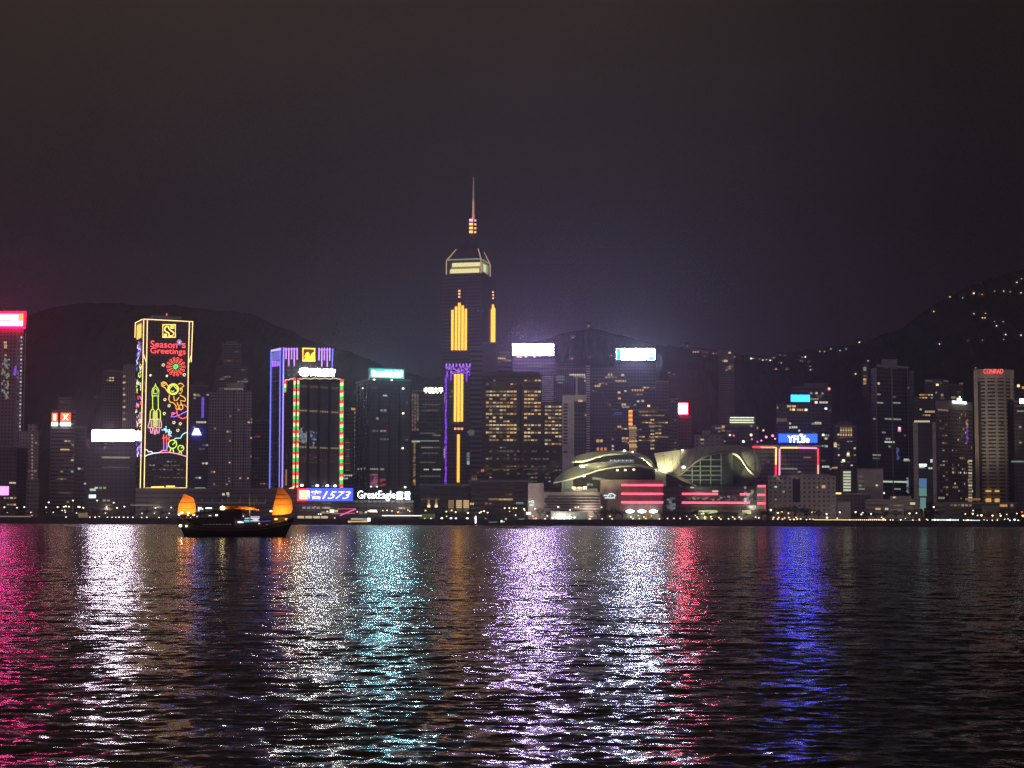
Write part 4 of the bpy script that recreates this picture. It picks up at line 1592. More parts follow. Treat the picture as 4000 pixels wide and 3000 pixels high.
# ------------------------------------------------------------------ hotel with the amber windows
def amber_hotel():
    Y = 1640
    m = facade('hotel_brown', (.105, .085, .08), (.03, .025, .025), 3.3, 3.55, .85, .55, .45, .09, warm=.95, rough=.3)
    p = flat(1884, 2113, 1470, Y, 35)
    root = empty('hotel_tower', cen(p), 'brown hotel slab with hundreds of amber windows left of the pale concrete tower', 'hotel')
    mb = MB()
    mb.prism(p, LAND, Z(1468, Y))
    mb.build('facade', [m, ROOF], root)
    q = flat(2113.5, 2190, 1569, Y + .5, 33)
    mb = MB()
    mb.prism(q, LAND, Z(1569, Y), u0=2)
    mb.build('lower_wing', [m, ROOF], root)
    mb = MB()
    pp = shrink(flat(1900, 2110, 1455, Y + 4, 25), 1)
    mb.prism(pp, Z(1468, Y), Z(1452, Y), 0, 0)
    mb.build('plant_room', pmat('hotel_plant', (.12, .11, .12), .8), root)
    f, g = Face(p[0], p[1]), Face(q[0], q[1])
    mb = MB()
    f.slab(mb, f.rect(2031, 1500, 2036, 1960), .05, .5)
    mb.build('dark_seam', pmat('black_pier', (.012, .012, .014), .6), root, hasuv=False)
    C = ['amber', 'warm', 'warm', 'warm', 'amber', 'pale']
    its = lit(f, (1886, 1524, 2112, 1735), 3.3, 3.55, .85, C, 71, .8, .5, .25, (0, 1, 1, 2, 2, 2))
    its += lit(g, (2116, 1575, 2188, 1760), 3.3, 3.55, .8, C, 72, .8, .5, .25, (0, 1, 1, 2, 2, 2))
    its += lit(f, (1886, 1475, 2112, 1522), 3.3, 3.55, .2, C + ['orange', 'red'], 73, .7, .45, .3, (0, 0, 1, 2))
    its += lit(f, (1886, 1735, 2112, 1900), 3.3, 3.55, .16, ['pale', 'warm', 'cool', 'green'], 74, .7, .4, .3, (0, 0, 0, 1)) + lit(g, (2116, 1735, 2188, 1900), 3.3, 3.55, .09, ['pale', 'warm', 'cool'], 75, .7, .4, .3, (0, 0, 0, 1))
    its += row(f, 1890, 2100, 1832, 26, 'amber', 0, 1.2, .6)
    its += dot(f, 1885, 1838, 3, 2.4, 'red', 2) + dot(f, 2028, 1760, 2.2, 2, 'pale', 2)
    its = [w for w in its if abs(w[1] - f.uz(2033, 1600)[0]) > 2.2 or w[0] is not f]
    windows(root, its)


amber_hotel()
# podium in front of the hotel
p = flat(1830, 2080, 1880, 1560, 30)
t = tower('podium_building', 'broad dark hotel podium with one amber lit restaurant storey', p, Z(1880, 1560), facade('podium3', (.10, .09, .095), (.03, .03, .03), 40, 4.2, 1, .4, .2, .03), 'building')
f = Face(p[0], p[1])
windows(t, row(f, 1908, 2005, 1950, 20, 'amber', 1, 1.8, .8) + row(f, 1950, 2000, 1951, 8, 'warm', 2, 1.5) + row(f, 1835, 1852, 1968, 2, 'warm', 2, 2) + lit(f, (1840, 1890, 2070, 1990), 3.6, 4.2, .05, ['pale', 'warm', 'cool', 'red'], 6, lev=(0, 0, 1)) + row(f, 2015, 2045, 1965, 4, 'cool', 1, 2))
p = flat(1640, 1838, 1896, 1560, 25)
t = tower('podium_building', 'dark podium with two upward golden lights below the tallest tower', p, Z(1896, 1560), facade('podium4', (.09, .085, .09), (.03, .03, .03), 9, 6, .9, .4, .1, .03), 'building')
f = Face(p[0], p[1])
its = []
for x in (1675, 1704):
    for k, (h, l) in enumerate(((1978, 3), (1971, 2), (1964, 1), (1956, 1), (1948, 0))):
        its += dot(f, x, h, 2.6 - .3 * k, 1.7, 'warm', l)  # uplight on the columns, painted as glowing panes that dim upward
for x in (1762, 1793, 1821):
    for k in range(6):
        its += dot(f, x, 1957 + k * 8, 5.0, 1.4, 'warm', (1 if x == 1762 else 2) if k < 4 else 0)
its += row(f, 1645, 1720, 1950, 9, 'amber', 0, 1)
windows(t, its)

# far apartments between signs
p = flat(2170, 2290, 1422, 2150, 30)
t = tower('apartment_tower', 'pair of far apartment slabs with lit tops between the two bright rooftop signs', p, Z(1440, 2150), facade('far_slab', (.17, .17, .17), (.05, .05, .05), 2.8, 3.1, .5, .8, .2, .06))
mb = MB()
mb.prism(flat(2172, 2240, 1412, 2160, 20), LAND, Z(1414, 2160))
mb.build('rear_slab', [facade('far_slab2', (.14, .14, .15), p=.2), ROOF], t)
f = Face(p[0], p[1])
windows(t, row(f, 2224, 2286, 1464, 9, 'pale', 2, 2.2, .7) + row(f, 2172, 2205, 1471, 5, 'green', 1, 1.6) + row(f, 2172, 2205, 1482, 5, 'green', 1, 1.6) + row(f, 2180, 2200, 1495, 3, 'green', 1)
        + [w for k in range(11) for w in dot(f, 2253, 1478 + k * 6, 1.2, 1.4, 'pale', 1)] + [w for x in (2284, 2285) for w in dot(f, x, 1474 + (x - 2284) * 14, 2, 2, 'warm', 2)] + row(f, 2240, 2284, 1472, 6, 'pale', 1))

# pale concrete tower with window slots
p = flat(2197, 2243, 1543, 1620, 28)
t = tower('office_tower', 'plain pale grey concrete tower with one column of dark window slots', p, Z(1541, 1620), pmat('pale_grey_concrete', (.78, .72, .77), .85, vary=.12), parapet=.8)
f = Face(p[0], p[1])
mb = MB()
for k in range(13):
    f.slab(mb, f.rect(2201, 1577 + k * 12.6, 2217, 1583.5 + k * 12.6), -.1, .25)
f.slab(mb, f.rect(2201, 1762, 2216, 1769), -.1, .25)
o = mb.build('window_slot_column', pmat('slot_dark', (.03, .03, .035), .4), t, hasuv=False)
q = flat(2243.5, 2290, 1542, 1621, 26)
mb = MB()
mb.prism(q, LAND, Z(1567, 1621))
mb.build('glass_half', [facade('bluish_half', (.16, .16, .22), (.05, .05, .09), 3, 3.6, .8, .6, .15, .05), ROOF], t)
mb = MB()
mb.prism([(q[0][0], q[0][1] - .2), (q[1][0], q[1][1] - .2), (q[2][0], q[2][1]), (q[3][0], q[3][1])], Z(1566.5, 1621), Z(1541, 1621))
mb.build('parapet_beam', [pmat('pale_grey_concrete', (.78, .72, .77), .85), ROOF], t)
g = Face(q[0], q[1])
windows(t, lit(g, (2246, 1572, 2288, 1790), 3, 3.6, .04, ['cool', 'warm', 'amber'], 19, lev=(0, 0, 1)) + row(g, 2258, 2276, 1566, 3, 'warm', 2, 2))

# tower with the rainbow white sign
def rainbow_sign_tower():
    Y = 1900
    p = flat(2288, 2562, 1430, Y, 40)
    root = empty('office_tower', cen(p), 'wide dark tower under the white rooftop sign with turquoise ends', 'tower')
    m = facade('sign_tower_dark', (.10, .09, .115), (.03, .03, .04), 3.5, 3.8, .8, .55, .15, .05)
    mb = MB()
    mb.prism(p, LAND, Z(1430, Y))
    mb.build('facade', [m, ROOF], root)
    q = flat(2400, 2560, 1410, Y + 2, 34)
    mb = MB()
    mb.prism(q, Z(1430, Y), Z(1410, Y))
    mb.build('upper_block', [m, ROOF], root)
    f, g = Face(p[0], p[1]), Face(q[0], q[1])
    s = board(root, g, (2407, 1364, 2556, 1406), E_('sign_blue_white', (.60, .66, 1), 120, True), 4, .6, frame=.5)
    mb = MB()
    g.slab(mb, g.rect(2407, 1364, 2426, 1406), 4.6, 4.9)
    g.slab(mb, g.rect(2530, 1394, 2554, 1406), 4.6, 4.9)
    mb.build('turquoise_patch', E_('sign_turquoise_patch', (.02, .50, 1), 2.2), s, hasuv=False)
    mb = MB()
    for k in range(44):
        f.slab(mb, f.rect(2289, 1428 + k * 9.4, 2305, 1433 + k * 9.4), .1, .9)
    mb.build('banded_edge', pmat('pale_band', (.72, .68, .75), .7), root, hasuv=False)
    its = lit(f, (2310, 1440, 2558, 1790), 3.5, 3.8, .055, ['warm', 'amber', 'pale'], 51, .7, .45, .45, (0, 1, 1, 2))
    its += row(f, 2372, 2395, 1463, 2, 'warm', 2, 2.6, .5) + row(f, 2425, 2440, 1465, 1, 'warm', 2, 2.4) + row(f, 2404, 2447, 1488, 6, 'warm', 2, 2, .6) + row(f, 2322, 2345, 1508, 3, 'amber', 2, 2.2) + row(f, 2345, 2360, 1497, 2, 'warm', 1)
    its += row(f, 2466, 2516, 1524, 5, 'amber', 2, 2.2, .6) + row(f, 2412, 2425, 1533, 1, 'warm', 2, 2.2) + row(f, 2413, 2427, 1556, 1, 'amber', 2, 2.2) + row(f, 2505, 2517, 1566, 1, 'warm', 2, 2.2)
    its += row(f, 2428, 2446, 1580, 2, 'warm', 2, 2.2) + row(f, 2428, 2460, 1590, 3, 'green', 1, 2) + row(f, 2528, 2540, 1586, 1, 'warm', 3, 2.4) + row(f, 2400, 2430, 1612, 4, 'blue', 1, 1.4) + row(f, 2388, 2420, 1600, 4, 'cool', 0, 1.2) + row(f, 2390, 2425, 1620, 5, 'violet', 1, 1)
    its += row(f, 2412, 2428, 1667, 2, 'amber', 2, 2.4) + row(f, 2328, 2356, 1722, 2, 'amber', 2, 3) + row(f, 2328, 2372, 1754, 3, 'orange', 2, 3.2, .6) + row(f, 2428, 2456, 1712, 2, 'amber', 2, 2.4) + row(f, 2428, 2450, 1724, 2, 'warm', 1, 2)
    windows(root, its)


rainbow_sign_tower()

# tower with the orange corner
p = flat(2456, 2612, 1602, 1740, 30)
t = tower('office_tower', 'dark tower with an orange lit left corner and many lit storeys', p, Z(1601, 1740), facade('orange_corner', (.10, .085, .09), (.03, .025, .03), 3.3, 3.6, .85, .55, .15, .05), plant=(.5, 4))
f = Face(p[0], p[1])
its = [w for k in range(11) for w in dot(f, 2463, 1606 + k * 5.6, 4, 1.7, 'orange', 2 if k % 3 else 3)]
its += [w for k in range(14) for w in row(f, 2457, 2484 + (k % 3) * 3, 1664 + k * 7.4, 3, random.Random(k).choice(['warm', 'amber', 'warm']), random.Random(k + 9).choice((1, 1, 2)), 1.5, .9)]
its += lit(f, (2490, 1608, 2610, 1770), 3.3, 3.6, .22, ['amber', 'warm', 'warm'], 61, .8, .4, .5, (0, 1, 1, 2)) + row(f, 2470, 2555, 1601, 14, 'amber', 0, 1)
its += [w for k in range(9) for w in row(f, 2540, 2556, 1640 + k * 14, 2, 'warm', 1 + (k % 4 == 0), 1.6)]
windows(t, its)
p = flat(2611, 2650, 1556, 1780, 25)
t = tower('apartment_tower', 'slim tower with dotted amber windows right of the orange corner tower', p, Z(1556, 1780), facade('slim_dots', (.12, .11, .12), p=.3, dim=.08), parapet=.6)
windows(t, lit(Face(p[0], p[1]), (2612, 1562, 2648, 1770), 2.8, 3.3, .16, ['warm', 'amber', 'pale'], 62, .5, .45, .2, (0, 0, 1)))
p = flat(2562, 2612, 1508, 1850, 25)
t = tower('office_tower', 'flat topped dim tower just right of the rainbow edged sign', p, Z(1488, 1850), facade('flat_dim', (.11, .10, .12), p=.2), parapet=.5)
windows(t, lit(Face(p[0], p[1]), (2563, 1495, 2610, 1600), 3.2, 3.6, .06, ['warm', 'amber'], 63, lev=(0, 1, 2)) + row(Face(p[0], p[1]), 2568, 2592, 1488, 4, 'pale', 0))

# red square sign
p = flat(2636, 2700, 1622, 1820, 30)
t = tower('office_tower', 'dim tower with a small square red rimmed white rooftop sign', p, Z(1622, 1820), facade('red_sign_tower', (.10, .085, .095), p=.15, dim=.05), parapet=.4)
f = Face(p[0], p[1])
s = board(t, f, (2643, 1577, 2684, 1617), E_('sign_red_white', (1, .13, .22), 70, True), 3, .6, frame=.3)
mb = MB()
for b in ((2640, 1574, 2687, 1577), (2640, 1617, 2687, 1620), (2640, 1577, 2643, 1617), (2684, 1577, 2687, 1617)):
    f.slab(mb, f.rect(*b), 1.5, 3.3)
mb.build('red_edge_tube', E_('sign_red_edge3', (1, .001, .012), 14), s, hasuv=False)
windows(t, lit(f, (2640, 1630, 2698, 1780), 3.2, 3.5, .02, ['warm', 'pale'], 64, lev=(0, 1)))

# pale stepped block behind the wave roof
p = flat(2713, 2826, 1700, 1700, 30)
t = tower('office_block', 'pale stepped concrete block above the wave roof, left of the red rimmed sign', p, Z(1697, 1700), facade('pale_stepped', (.33, .30, .31), (.06, .06, .06), 5, 4, .4, .4, .1, .05), parapet=.5)
t['label'] = 'pale stepped concrete block just above the wave roof and below the hill'
mb = MB()
mb.prism(flat(2742, 2776, 1680, 1706, 18), Z(1697, 1700), Z(1679, 1706), 0, 0)
mb.build('upper_block', pmat('pale_stepped_top', (.36, .33, .34), .8), t)
windows(t, row(Face(p[0], p[1]), 2735, 2750, 1717, 2, 'warm', 2, 1.5) + row(Face(p[0], p[1]), 2736, 2750, 1732, 2, 'amber', 1, 1.5))
p = flat(2780, 2962, 1640, 1800, 30)
t = tower('office_block', 'dark rounded block crowned by three bright horizontal light lines', p, Z(1660, 1800), facade('three_lines', (.11, .10, .11), p=.2), parapet=.4)
f = Face(p[0], p[1])
mb = MB()
mb.prism(flat(2848, 2952, 1628, 1806, 22), Z(1660, 1800), Z(1626, 1806), 0, 0)
mb.build('upper_block', pmat('three_lines_top', (.13, .125, .13), .8), t)
g = Face(at(2848, 1640, 1804), at(2952, 1640, 1804))
for y, a, b in ((1631, 2852, 2945), (1641, 2851, 2943), (1650, 2851, 2946)):
    mb = MB()
    g.slab(mb, g.rect(a, y - 1.8, b, y + 1.8), -1, .6)
    mb.build('light_line', E_('line_pale_green', (.92, 1, .66), 1.5), t, hasuv=False)
windows(t, dot(f, 2825, 1667, 3, 2.5, 'amber', 2) + dot(f, 2826, 1682, 3, 1.5, 'warm', 1) + dot(f, 2935, 1664, 2, 2, 'warm', 1) + dot(f, 2958, 1672, 2, 2, 'pale', 1) + lit(f, (2785, 1670, 2960, 1740), 3, 3.4, .03, ['warm', 'pale'], 9, lev=(0, 1)))

# ------------------------------------------------------------------ city: right side
# block with the blue sign and red neon frames
def framed_block():
    Y = 1560
    p = flat(2935, 3205, 1740, Y, 30)
    root = tower('office_block', 'grey office block under a blue white-lettered sign with red and yellow tube frames', p, Z(1738, Y), facade('framed_grey', (.16, .15, .155), (.04, .04, .04), 3.4, 3.7, .85, .5, .2, .05), parapet=.8)
    f = Face(p[0], p[1])
    s = board(root, f, (3040, 1696, 3190, 1729), E_('sign_azure', (.003, .012, 1), 22, True), 2.4, .8, frame=.5)
    text(f, (3075, 1703, 3158, 1730), 'YFLife', E_('lettering_white_blue', (1, .9, 1), 7), s, 3.3, bold=0)
    mb = MB()
    mb.lathe(f.hit(3127, 1701, 4), [(.1, -1.2), (1.3, 0), (1.6, .6), (.1, 1.2)], 8)
    mb.build('drop_mark', E_('lettering_white_blue', (1, .9, 1), 4), s, hasuv=False)
    R, Yl, Pk, Sal = E_('frame_red', (1, .03, .06), 2.0), E_('frame_yellow', (1, .75, .2), 1.7), E_('frame_pink', (1, .35, .65), 1.7), E_('frame_salmon', (1, .33, .25), 1.8)
    for pts, m in (([(2938, 1747), (2970, 1747.5)], R), ([(2970, 1747.5), (3020, 1748)], Sal), ([(3020, 1748), (3031, 1748), (3030, 1815)], Yl), ([(3030, 1815), (3029, 1884)], R),
                   ([(3044, 1884), (3045, 1752)], Pk), ([(3048, 1749), (3116, 1749.5)], Yl), ([(3116, 1749.5), (3190, 1751)], Pk), ([(3194, 1752), (3195, 1815)], R), ([(3195, 1816), (3195, 1857)], Sal)):
        neon(f, [(pts, False)], m, root, 'frame_tube', .75, .9)
    its = row(f, 3050, 3115, 1831, 13, 'green', 1, 1.2, .8) + row(f, 3138, 3168, 1787, 4, 'orange', 1, 1.6, .9) + dot(f, 3122, 1843, 3, 1.5, 'warm', 1) + lit(f, (3050, 1760, 3190, 1850), 3.4, 3.7, .03, ['warm', 'pale'], 4, lev=(0, 0, 1))
    its += lit(f, (2940, 1760, 3025, 1850), 3.4, 3.7, .04, ['warm', 'pale'], 5, lev=(0, 0, 1))
    windows(root, its)


framed_block()

# party coloured lamps on the terrace left of the blue sign
for k, (x, y, c, w) in enumerate(((2851, 1700, 'white', 'small white'), (2866, 1702, 'red', 'red'), (2904, 1725, 'white', 'big white'), (2934, 1699, 'pale', 'big pale yellow'), (2937, 1716, 'red', 'dim red'),
                                  (2959, 1726, 'violet', 'violet'), (2993, 1707, 'pink', 'large pink'), (3018, 1702, 'pink', 'bright pink'), (3028, 1714, 'pink', 'magenta'), (2982, 1681, 'warm', 'amber'), (2974, 1721, 'pink', 'small pink'))):
    q = at(x, y, 1565)
    zb = Z(1742, 1565)
    o = empty('terrace_lamp', (q.x, q.y, zb), '%s terrace lamp, number %s from the left in the row beside the blue sign' % (w, ('one', 'two', 'three', 'four', 'five', 'six', 'seven', 'eight', 'nine', 'ten', 'eleven')[k]), 'lamp', 'coloured terrace lamps')
    o['label'] = '%s lamp on the roof terrace left of the blue white-lettered sign' % w
    mb = MB()
    mb.tube([(q.x, q.y, zb), (q.x, q.y, q.z)], .15, 5)
    mb.build('pole', DARK, o, hasuv=False)
    mb = MB()
    rr = 1.25 if 'big' in w or 'large' in w or 'bright' in w else .85
    mb.lathe((q.x, q.y, q.z), [(.1, -rr), (rr * .9, -rr * .5), (rr, .2 * rr), (rr * .6, rr * .8), (.05, rr)], 8)
    mb.build('lamp_globe', E_('terrace_' + c, WIN[c], 1.9), o, hasuv=False)

# terrace block below those lamps
p = flat(2830, 3036, 1742, 1566, 12)
t = tower('office_block', 'low dark terrace block carrying the small coloured lamps beside the blue sign', flat(2840, 2936, 1742, 1566, 12), Z(1742, 1566), facade('terrace_block', (.10, .09, .1), p=.1), parapet=.4)

# tower with the cyan sign
def cyan_sign_tower():
    Y = 1760
    p = flat(3092, 3248, 1506, Y + 6, 30)
    root = empty('office_tower', cen(p), 'dark stepped tower carrying a small plain cyan sign', 'tower')
    m = facade('cyan_tower', (.095, .09, .10), (.03, .03, .035), 3.4, 3.7, .8, .5, .15, .05)
    mb = MB()
    mb.prism(p, LAND, Z(1506, Y + 6))
    mb.build('facade', [m, ROOF], root)
    q = flat(3033, 3168, 1574, Y, 30)
    mb = MB()
    mb.prism(q, LAND, Z(1574, Y), u0=3)
    mb.build('lower_block', [m, ROOF], root)
    q2 = flat(3140, 3235, 1494, Y + 12, 18)
    mb = MB()
    mb.prism(q2, Z(1506, Y), Z(1492, Y + 12), 0, 0)
    mb.build('plant_room', pmat('plant_room', (.16, .155, .16), .85), root)
    f, g = Face(p[0], p[1]), Face(q[0], q[1])
    board(root, g, (3088, 1543, 3162, 1570), E_('sign_cyan', (.03, .45, 1), 3.5, True), 2, .6, frame=.5)
    its = []
    for x0, x1, y, n, c, l in ((3165, 3198, 1559, 4, 'pale', 1), (3182, 3194, 1572, 1, 'pale', 3), (3200, 3234, 1572, 3, 'pale', 2), (3184, 3195, 1536, 1, 'pale', 2), (3162, 3175, 1536, 1, 'pale', 1), (3208, 3218, 1537, 1, 'white', 1), (3220, 3232, 1596, 1, 'cool', 3), (3190, 3212, 1548, 2, 'pale', 0)):
        its += row(f, x0, x1, y, n, c, l, 2)
    for x0, x1, y, n, c, l in ((3072, 3111, 1587, 2, 'warm', 2), (3084, 3092, 1600, 1, 'warm', 2), (3094, 3106, 1600, 1, 'warm', 3), (3112, 3138, 1601, 3, 'amber', 2), (3142, 3155, 1601, 1, 'green', 3), (3082, 3090, 1654, 1, 'pale', 2),
                               (3145, 3210, 1655, 7, 'green', 1), (3182, 3208, 1652, 3, 'pale', 2), (3082, 3090, 1670, 1, 'pale', 2), (3092, 3115, 1669, 3, 'green', 2), (3118, 3126, 1682, 1, 'white', 2), (3033, 3075, 1637, 5, 'pale', 0), (3033, 3075, 1644, 5, 'pale', 0), (3033, 3041, 1592, 1, 'pale', 1)):
        its += row(g if x1 < 3166 else f, x0, x1, y, n, c, l, 2)
    for x0, x1, y, n, c, l in ((3210, 3221, 1699, 1, 'white', 3), (3222, 3240, 1701, 2, 'pale', 1), (3220, 3233, 1713, 1, 'pale', 2), (3222, 3234, 1743, 1, 'pale', 2), (3208, 3230, 1742, 2, 'green', 1), (3210, 3240, 1823, 3, 'green', 2), (3208, 3225, 1800, 2, 'warm', 0)):
        its += row(f, x0, x1, y, n, c, l, 2)
    windows(root, its + lit(f, (3170, 1580, 3244, 1850), 3.4, 3.7, .03, ['pale', 'warm'], 3, lev=(0, 0, 1)))
    mb = MB()
    mb.lathe(f.hit(3238, 1519, .9), [(.1, -1.6), (1.2, -.8), (1.4, .4), (.1, 1.6)], 8)
    mb.build('beacon', E_('beacon_pinkish', (1, .35, .3), 2), root, hasuv=False)


cyan_sign_tower()

# amber apartment tower right of it
p = flat(3256, 3346, 1662, 1720, 28)
t = tower('apartment_tower', 'dark tower with scattered amber windows right of the cyan sign tower', p, Z(1660, 1720), facade('amber_scatter', (.10, .09, .09), p=.2, dim=.06), plant=(.6, 5))
f = Face(p[0], p[1])
windows(t, [w for k in range(5) for w in row(f, 3280, 3330, 1672 + k * 9, 5, 'warm', (1, 2, 1, 2, 0)[k], 1.8, .6)] + lit(f, (3260, 1690, 3340, 1840), 3.2, 3.4, .22, ['warm', 'amber', 'pale'], 65, .6, .5, .2, (0, 1, 2))
        + dot(f, 3263, 1734, 3, 3, 'warm', 2) + dot(f, 3263, 1741, 3, 3, 'pale', 2) + row(f, 3307, 3319, 1774, 1, 'warm', 3, 2.6) + dot(f, 3295, 1799, 2.6, 2.4, 'pale', 3) + row(f, 3250, 3272, 1827, 3, 'amber', 2) + row(f, 3305, 3322, 1782, 2, 'pale', 1))


# tall dark pair
def tall_dark():
    Y = 1700
    p = corner_r(3402, 3424, 3550, 1435, Y, 42)
    root = empty('office_tower', cen(p), 'tall unlit dark tower with stepped top and a few greenish storeys', 'tower')
    m = facade('tall_dark_glass', (.085, .085, .09), (.028, .03, .035), 3.4, 3.8, .85, .6, .12, .05, warm=.3, rough=.15)
    mb = MB()
    mb.prism(p, LAND, Z(1432, Y))
    mb.build('facade', [m, ROOF], root)
    q = flat(3444, 3505, 1400, Y + 8, 22)
    mb = MB()
    mb.prism(q, Z(1432, Y), Z(1398, Y + 8), 0, 0)
    mb.build('plant_room', pmat('tall_dark_top', (.19, .18, .19), .8), root)
    q = flat(3550.5, 3570, 1480, Y + 10, 30)
    mb = MB()
    mb.prism(q, LAND, Z(1442, Y + 10))
    mb.build('side_wing', [m, ROOF], root)
    f = Face(p[1], p[2])
    mb = MB()
    for x in (3424, 3484, 3486.5, 3547):
        f.slab(mb, f.rect(x, 1436, x + 1.6, 1985), .05, .6)
    f.slab(mb, f.rect(3424, 1428, 3548, 1436), .05, .7)
    mb.build('fin', pmat('grey_fin', (.30, .29, .30), .7), root, hasuv=False)
    its = []
    for x0, x1, y, n, c, l in ((3426, 3450, 1573, 5, 'green', 1), (3487, 3517, 1573, 6, 'green', 1), (3410, 3420, 1636, 2, 'green', 1), (3455, 3520, 1636, 14, 'green', 1), (3455, 3494, 1726, 8, 'green', 2), (3445, 3460, 1689, 2, 'cool', 1), (3446, 3546, 1881, 24, 'green', 2),
                               (3492, 3518, 1910, 5, 'green', 1), (3446, 3456, 1926, 2, 'green', 3), (3408, 3440, 1777, 6, 'green', 1), (3408, 3438, 1790, 5, 'green', 0), (3528, 3555, 1799, 4, 'green', 1), (3530, 3552, 1795, 3, 'white', 2), (3486, 3500, 1550, 3, 'pale', 0), (3426, 3440, 1540, 2, 'pale', 1)):
        its += row(f, x0, x1, y, n, c, l, 1.6, .75)
    r = random.Random(4)
    for k in range(12):
        its += dot(f, 3507 + r.uniform(-4, 4), r.uniform(1748, 1796), 1.6, 2.6, 'blue', 1)
    its += dot(f, 3513, 1677, 4, 5, 'pink', 2) + dot(f, 3513, 1675, 2.4, 3, 'white', 3) + dot(f, 3547, 1515, 2, 1.6, 'pale', 1)
    for k in range(12):
        its += dot(f, 3544 + (k % 2) * 3, 1868 + k * 5, 2.6, 1.4, 'cool', r.choice((0, 1, 1)))
    its += lit(f, (3428, 1450, 3546, 1980), 3.4, 3.8, .012, ['green', 'pale', 'cool'], 3, lev=(0, 0, 1)) + dot(f, 3432, 1498, 2.4, 2, 'pale', 2)
    windows(root, its)


tall_dark()
p = flat(3368, 3392, 1430, 2300, 20)
t = tower('apartment_tower', 'thin far tower with stacked amber windows left of the tall dark tower', p, Z(1418, 2300), facade('thin_far', (.12, .11, .11), p=.2, dim=.06), parapet=.5)
f = Face(p[0], p[1])
windows(t, [w for y, c, l in ((1437, 'pale', 1), (1445, 'green', 1), (1468, 'pale', 0), (1482, 'warm', 2), (1490, 'amber', 1), (1498, 'orange', 2)) for w in dot(f, 3378, y, 4, 2.4, c, l)])

# white institutional block
p = flat(3000, 3264, 1856, 1500, 25)
t = tower('institution_block', 'pale low institutional block with rows of small square windows and a dark slot', p, Z(1856, 1500), facade('white_squares', (.36, .33, .33), (.04, .04, .045), 4.2, 3.9, .42, .45, .12, .1), 'building', parapet=.8)
f = Face(p[0], p[1])
mb = MB()
f.slab(mb, f.rect(3096, 1872, 3125, 1962), .05, .4)
mb.build('glazed_slot', facade('slot_glass', (.02, .022, .026), p=.2), t, hasuv=False)
mb = MB()
mb.prism(flat(3128, 3240, 1846, 1506, 15), Z(1856, 1500), Z(1847, 1506), 0, 0)
mb.build('plant_room', pmat('institution_top', (.36, .33, .33), .8), t)
windows(t, dot(f, 3030, 1902, 2, 1.4, 'green', 2) + dot(f, 3217, 1901, 3, 2.6, 'amber', 2) + dot(f, 3061, 1921, 2, 1.6, 'pale', 1) + lit(f, (3100, 1915, 3123, 1945), 3.2, 3.9, .4, ['pale', 'green'], 4, lev=(0, 1)) + dot(f, 3193, 1904, 1.6, 1.4, 'pale', 1) + dot(f, 3030, 1951, 1.6, 1.2, 'warm', 1))

# stair lit tower
p = flat(3284, 3328, 1836, 1520, 14)
t = tower('office_block', 'small block with one bright stack of seven lit floors beside the blank pale block', p, Z(1834, 1520), pmat('stair_grey', (.13, .13, .12), .8), parapet=.5)
f = Face(p[0], p[1])
windows(t, [w for k in range(7) for w in row(f, 3294, 3323, 1845 + k * 11.6, 3, 'pale' if k % 2 else 'green', 2, 1.7, .95)])
p = flat(3348, 3449, 1829, 1540, 25)
t = tower('office_block', 'blank pale grey cube block with windows only along its left edge', p, Z(1828, 1540), pmat('blank_grey', (.40, .36, .35), .85, vary=.15), parapet=.7)
f = Face(p[0], p[1])
windows(t, row(f, 3354, 3378, 1910, 4, 'green', 1, 1.4) + row(f, 3354, 3366, 1897, 2, 'pale', 1, 1.4) + dot(f, 3425, 1896, 2, 1.4, 'pale', 2) + row(f, 3352, 3372, 1880, 4, 'pale', 0, 1.4) + row(f, 3352, 3372, 1862, 4, 'pale', 0, 1.4))
p = flat(3262, 3400, 1922, 1510, 18)
t = tower('office_block', 'low dark grey shed roofed block with one amber lamp at its left corner', p, Z(1924, 1510), facade('low_shed', (.15, .14, .145), p=.1), parapet=.5)
windows(t, row(Face(p[0], p[1]), 3262, 3286, 1927, 3, 'warm', 3, 1.4, .95))
p = flat(3380, 3570, 1950, 1490, 18)
t = tower('office_block', 'low pale banded block right of the white screen panel', p, Z(1948, 1490), facade('low_pale', (.24, .22, .215), (.06, .06, .06), 20, 4, .98, .4, .1, .04), parapet=.5)
f = Face(p[0], p[1])
mb = MB()
mb.prism(flat(3475, 3560, 1936, 1492, 14), Z(1948, 1490), Z(1932, 1492), 0, 0)
mb.build('upper_block', pmat('low_pale_top', (.24, .22, .22), .8), t)
windows(t, row(f, 3419, 3440, 1988, 3, 'warm', 2, 1.6) + row(f, 3456, 3470, 1988, 2, 'pale', 2, 1.8) + dot(f, 3493, 1943, 2.4, 1.2, 'pale', 2) + dot(f, 3560, 1967, 2, 2, 'pale', 2) + dot(f, 3570, 1967, 2, 2, 'pale', 2))
ps = flat(3272, 3322, 1957, 1440, 3)
o = MB()
o.prism(ps, LAND, Z(1957, 1440), 0, 0)
fs = Face(ps[0], ps[1])
for k in range(12):
    fs.slab(o, fs.rect(3273 + k * 4, 1958, 3274.2 + k * 4, 2028), .02, .3)
o = o.build('screen_wall', pmat('white_screen', (.72, .72, .68), .8, vary=.1))
tag(o, 'tall plain whitish screen wall standing on the promenade below the small stair lit block', 'screen')


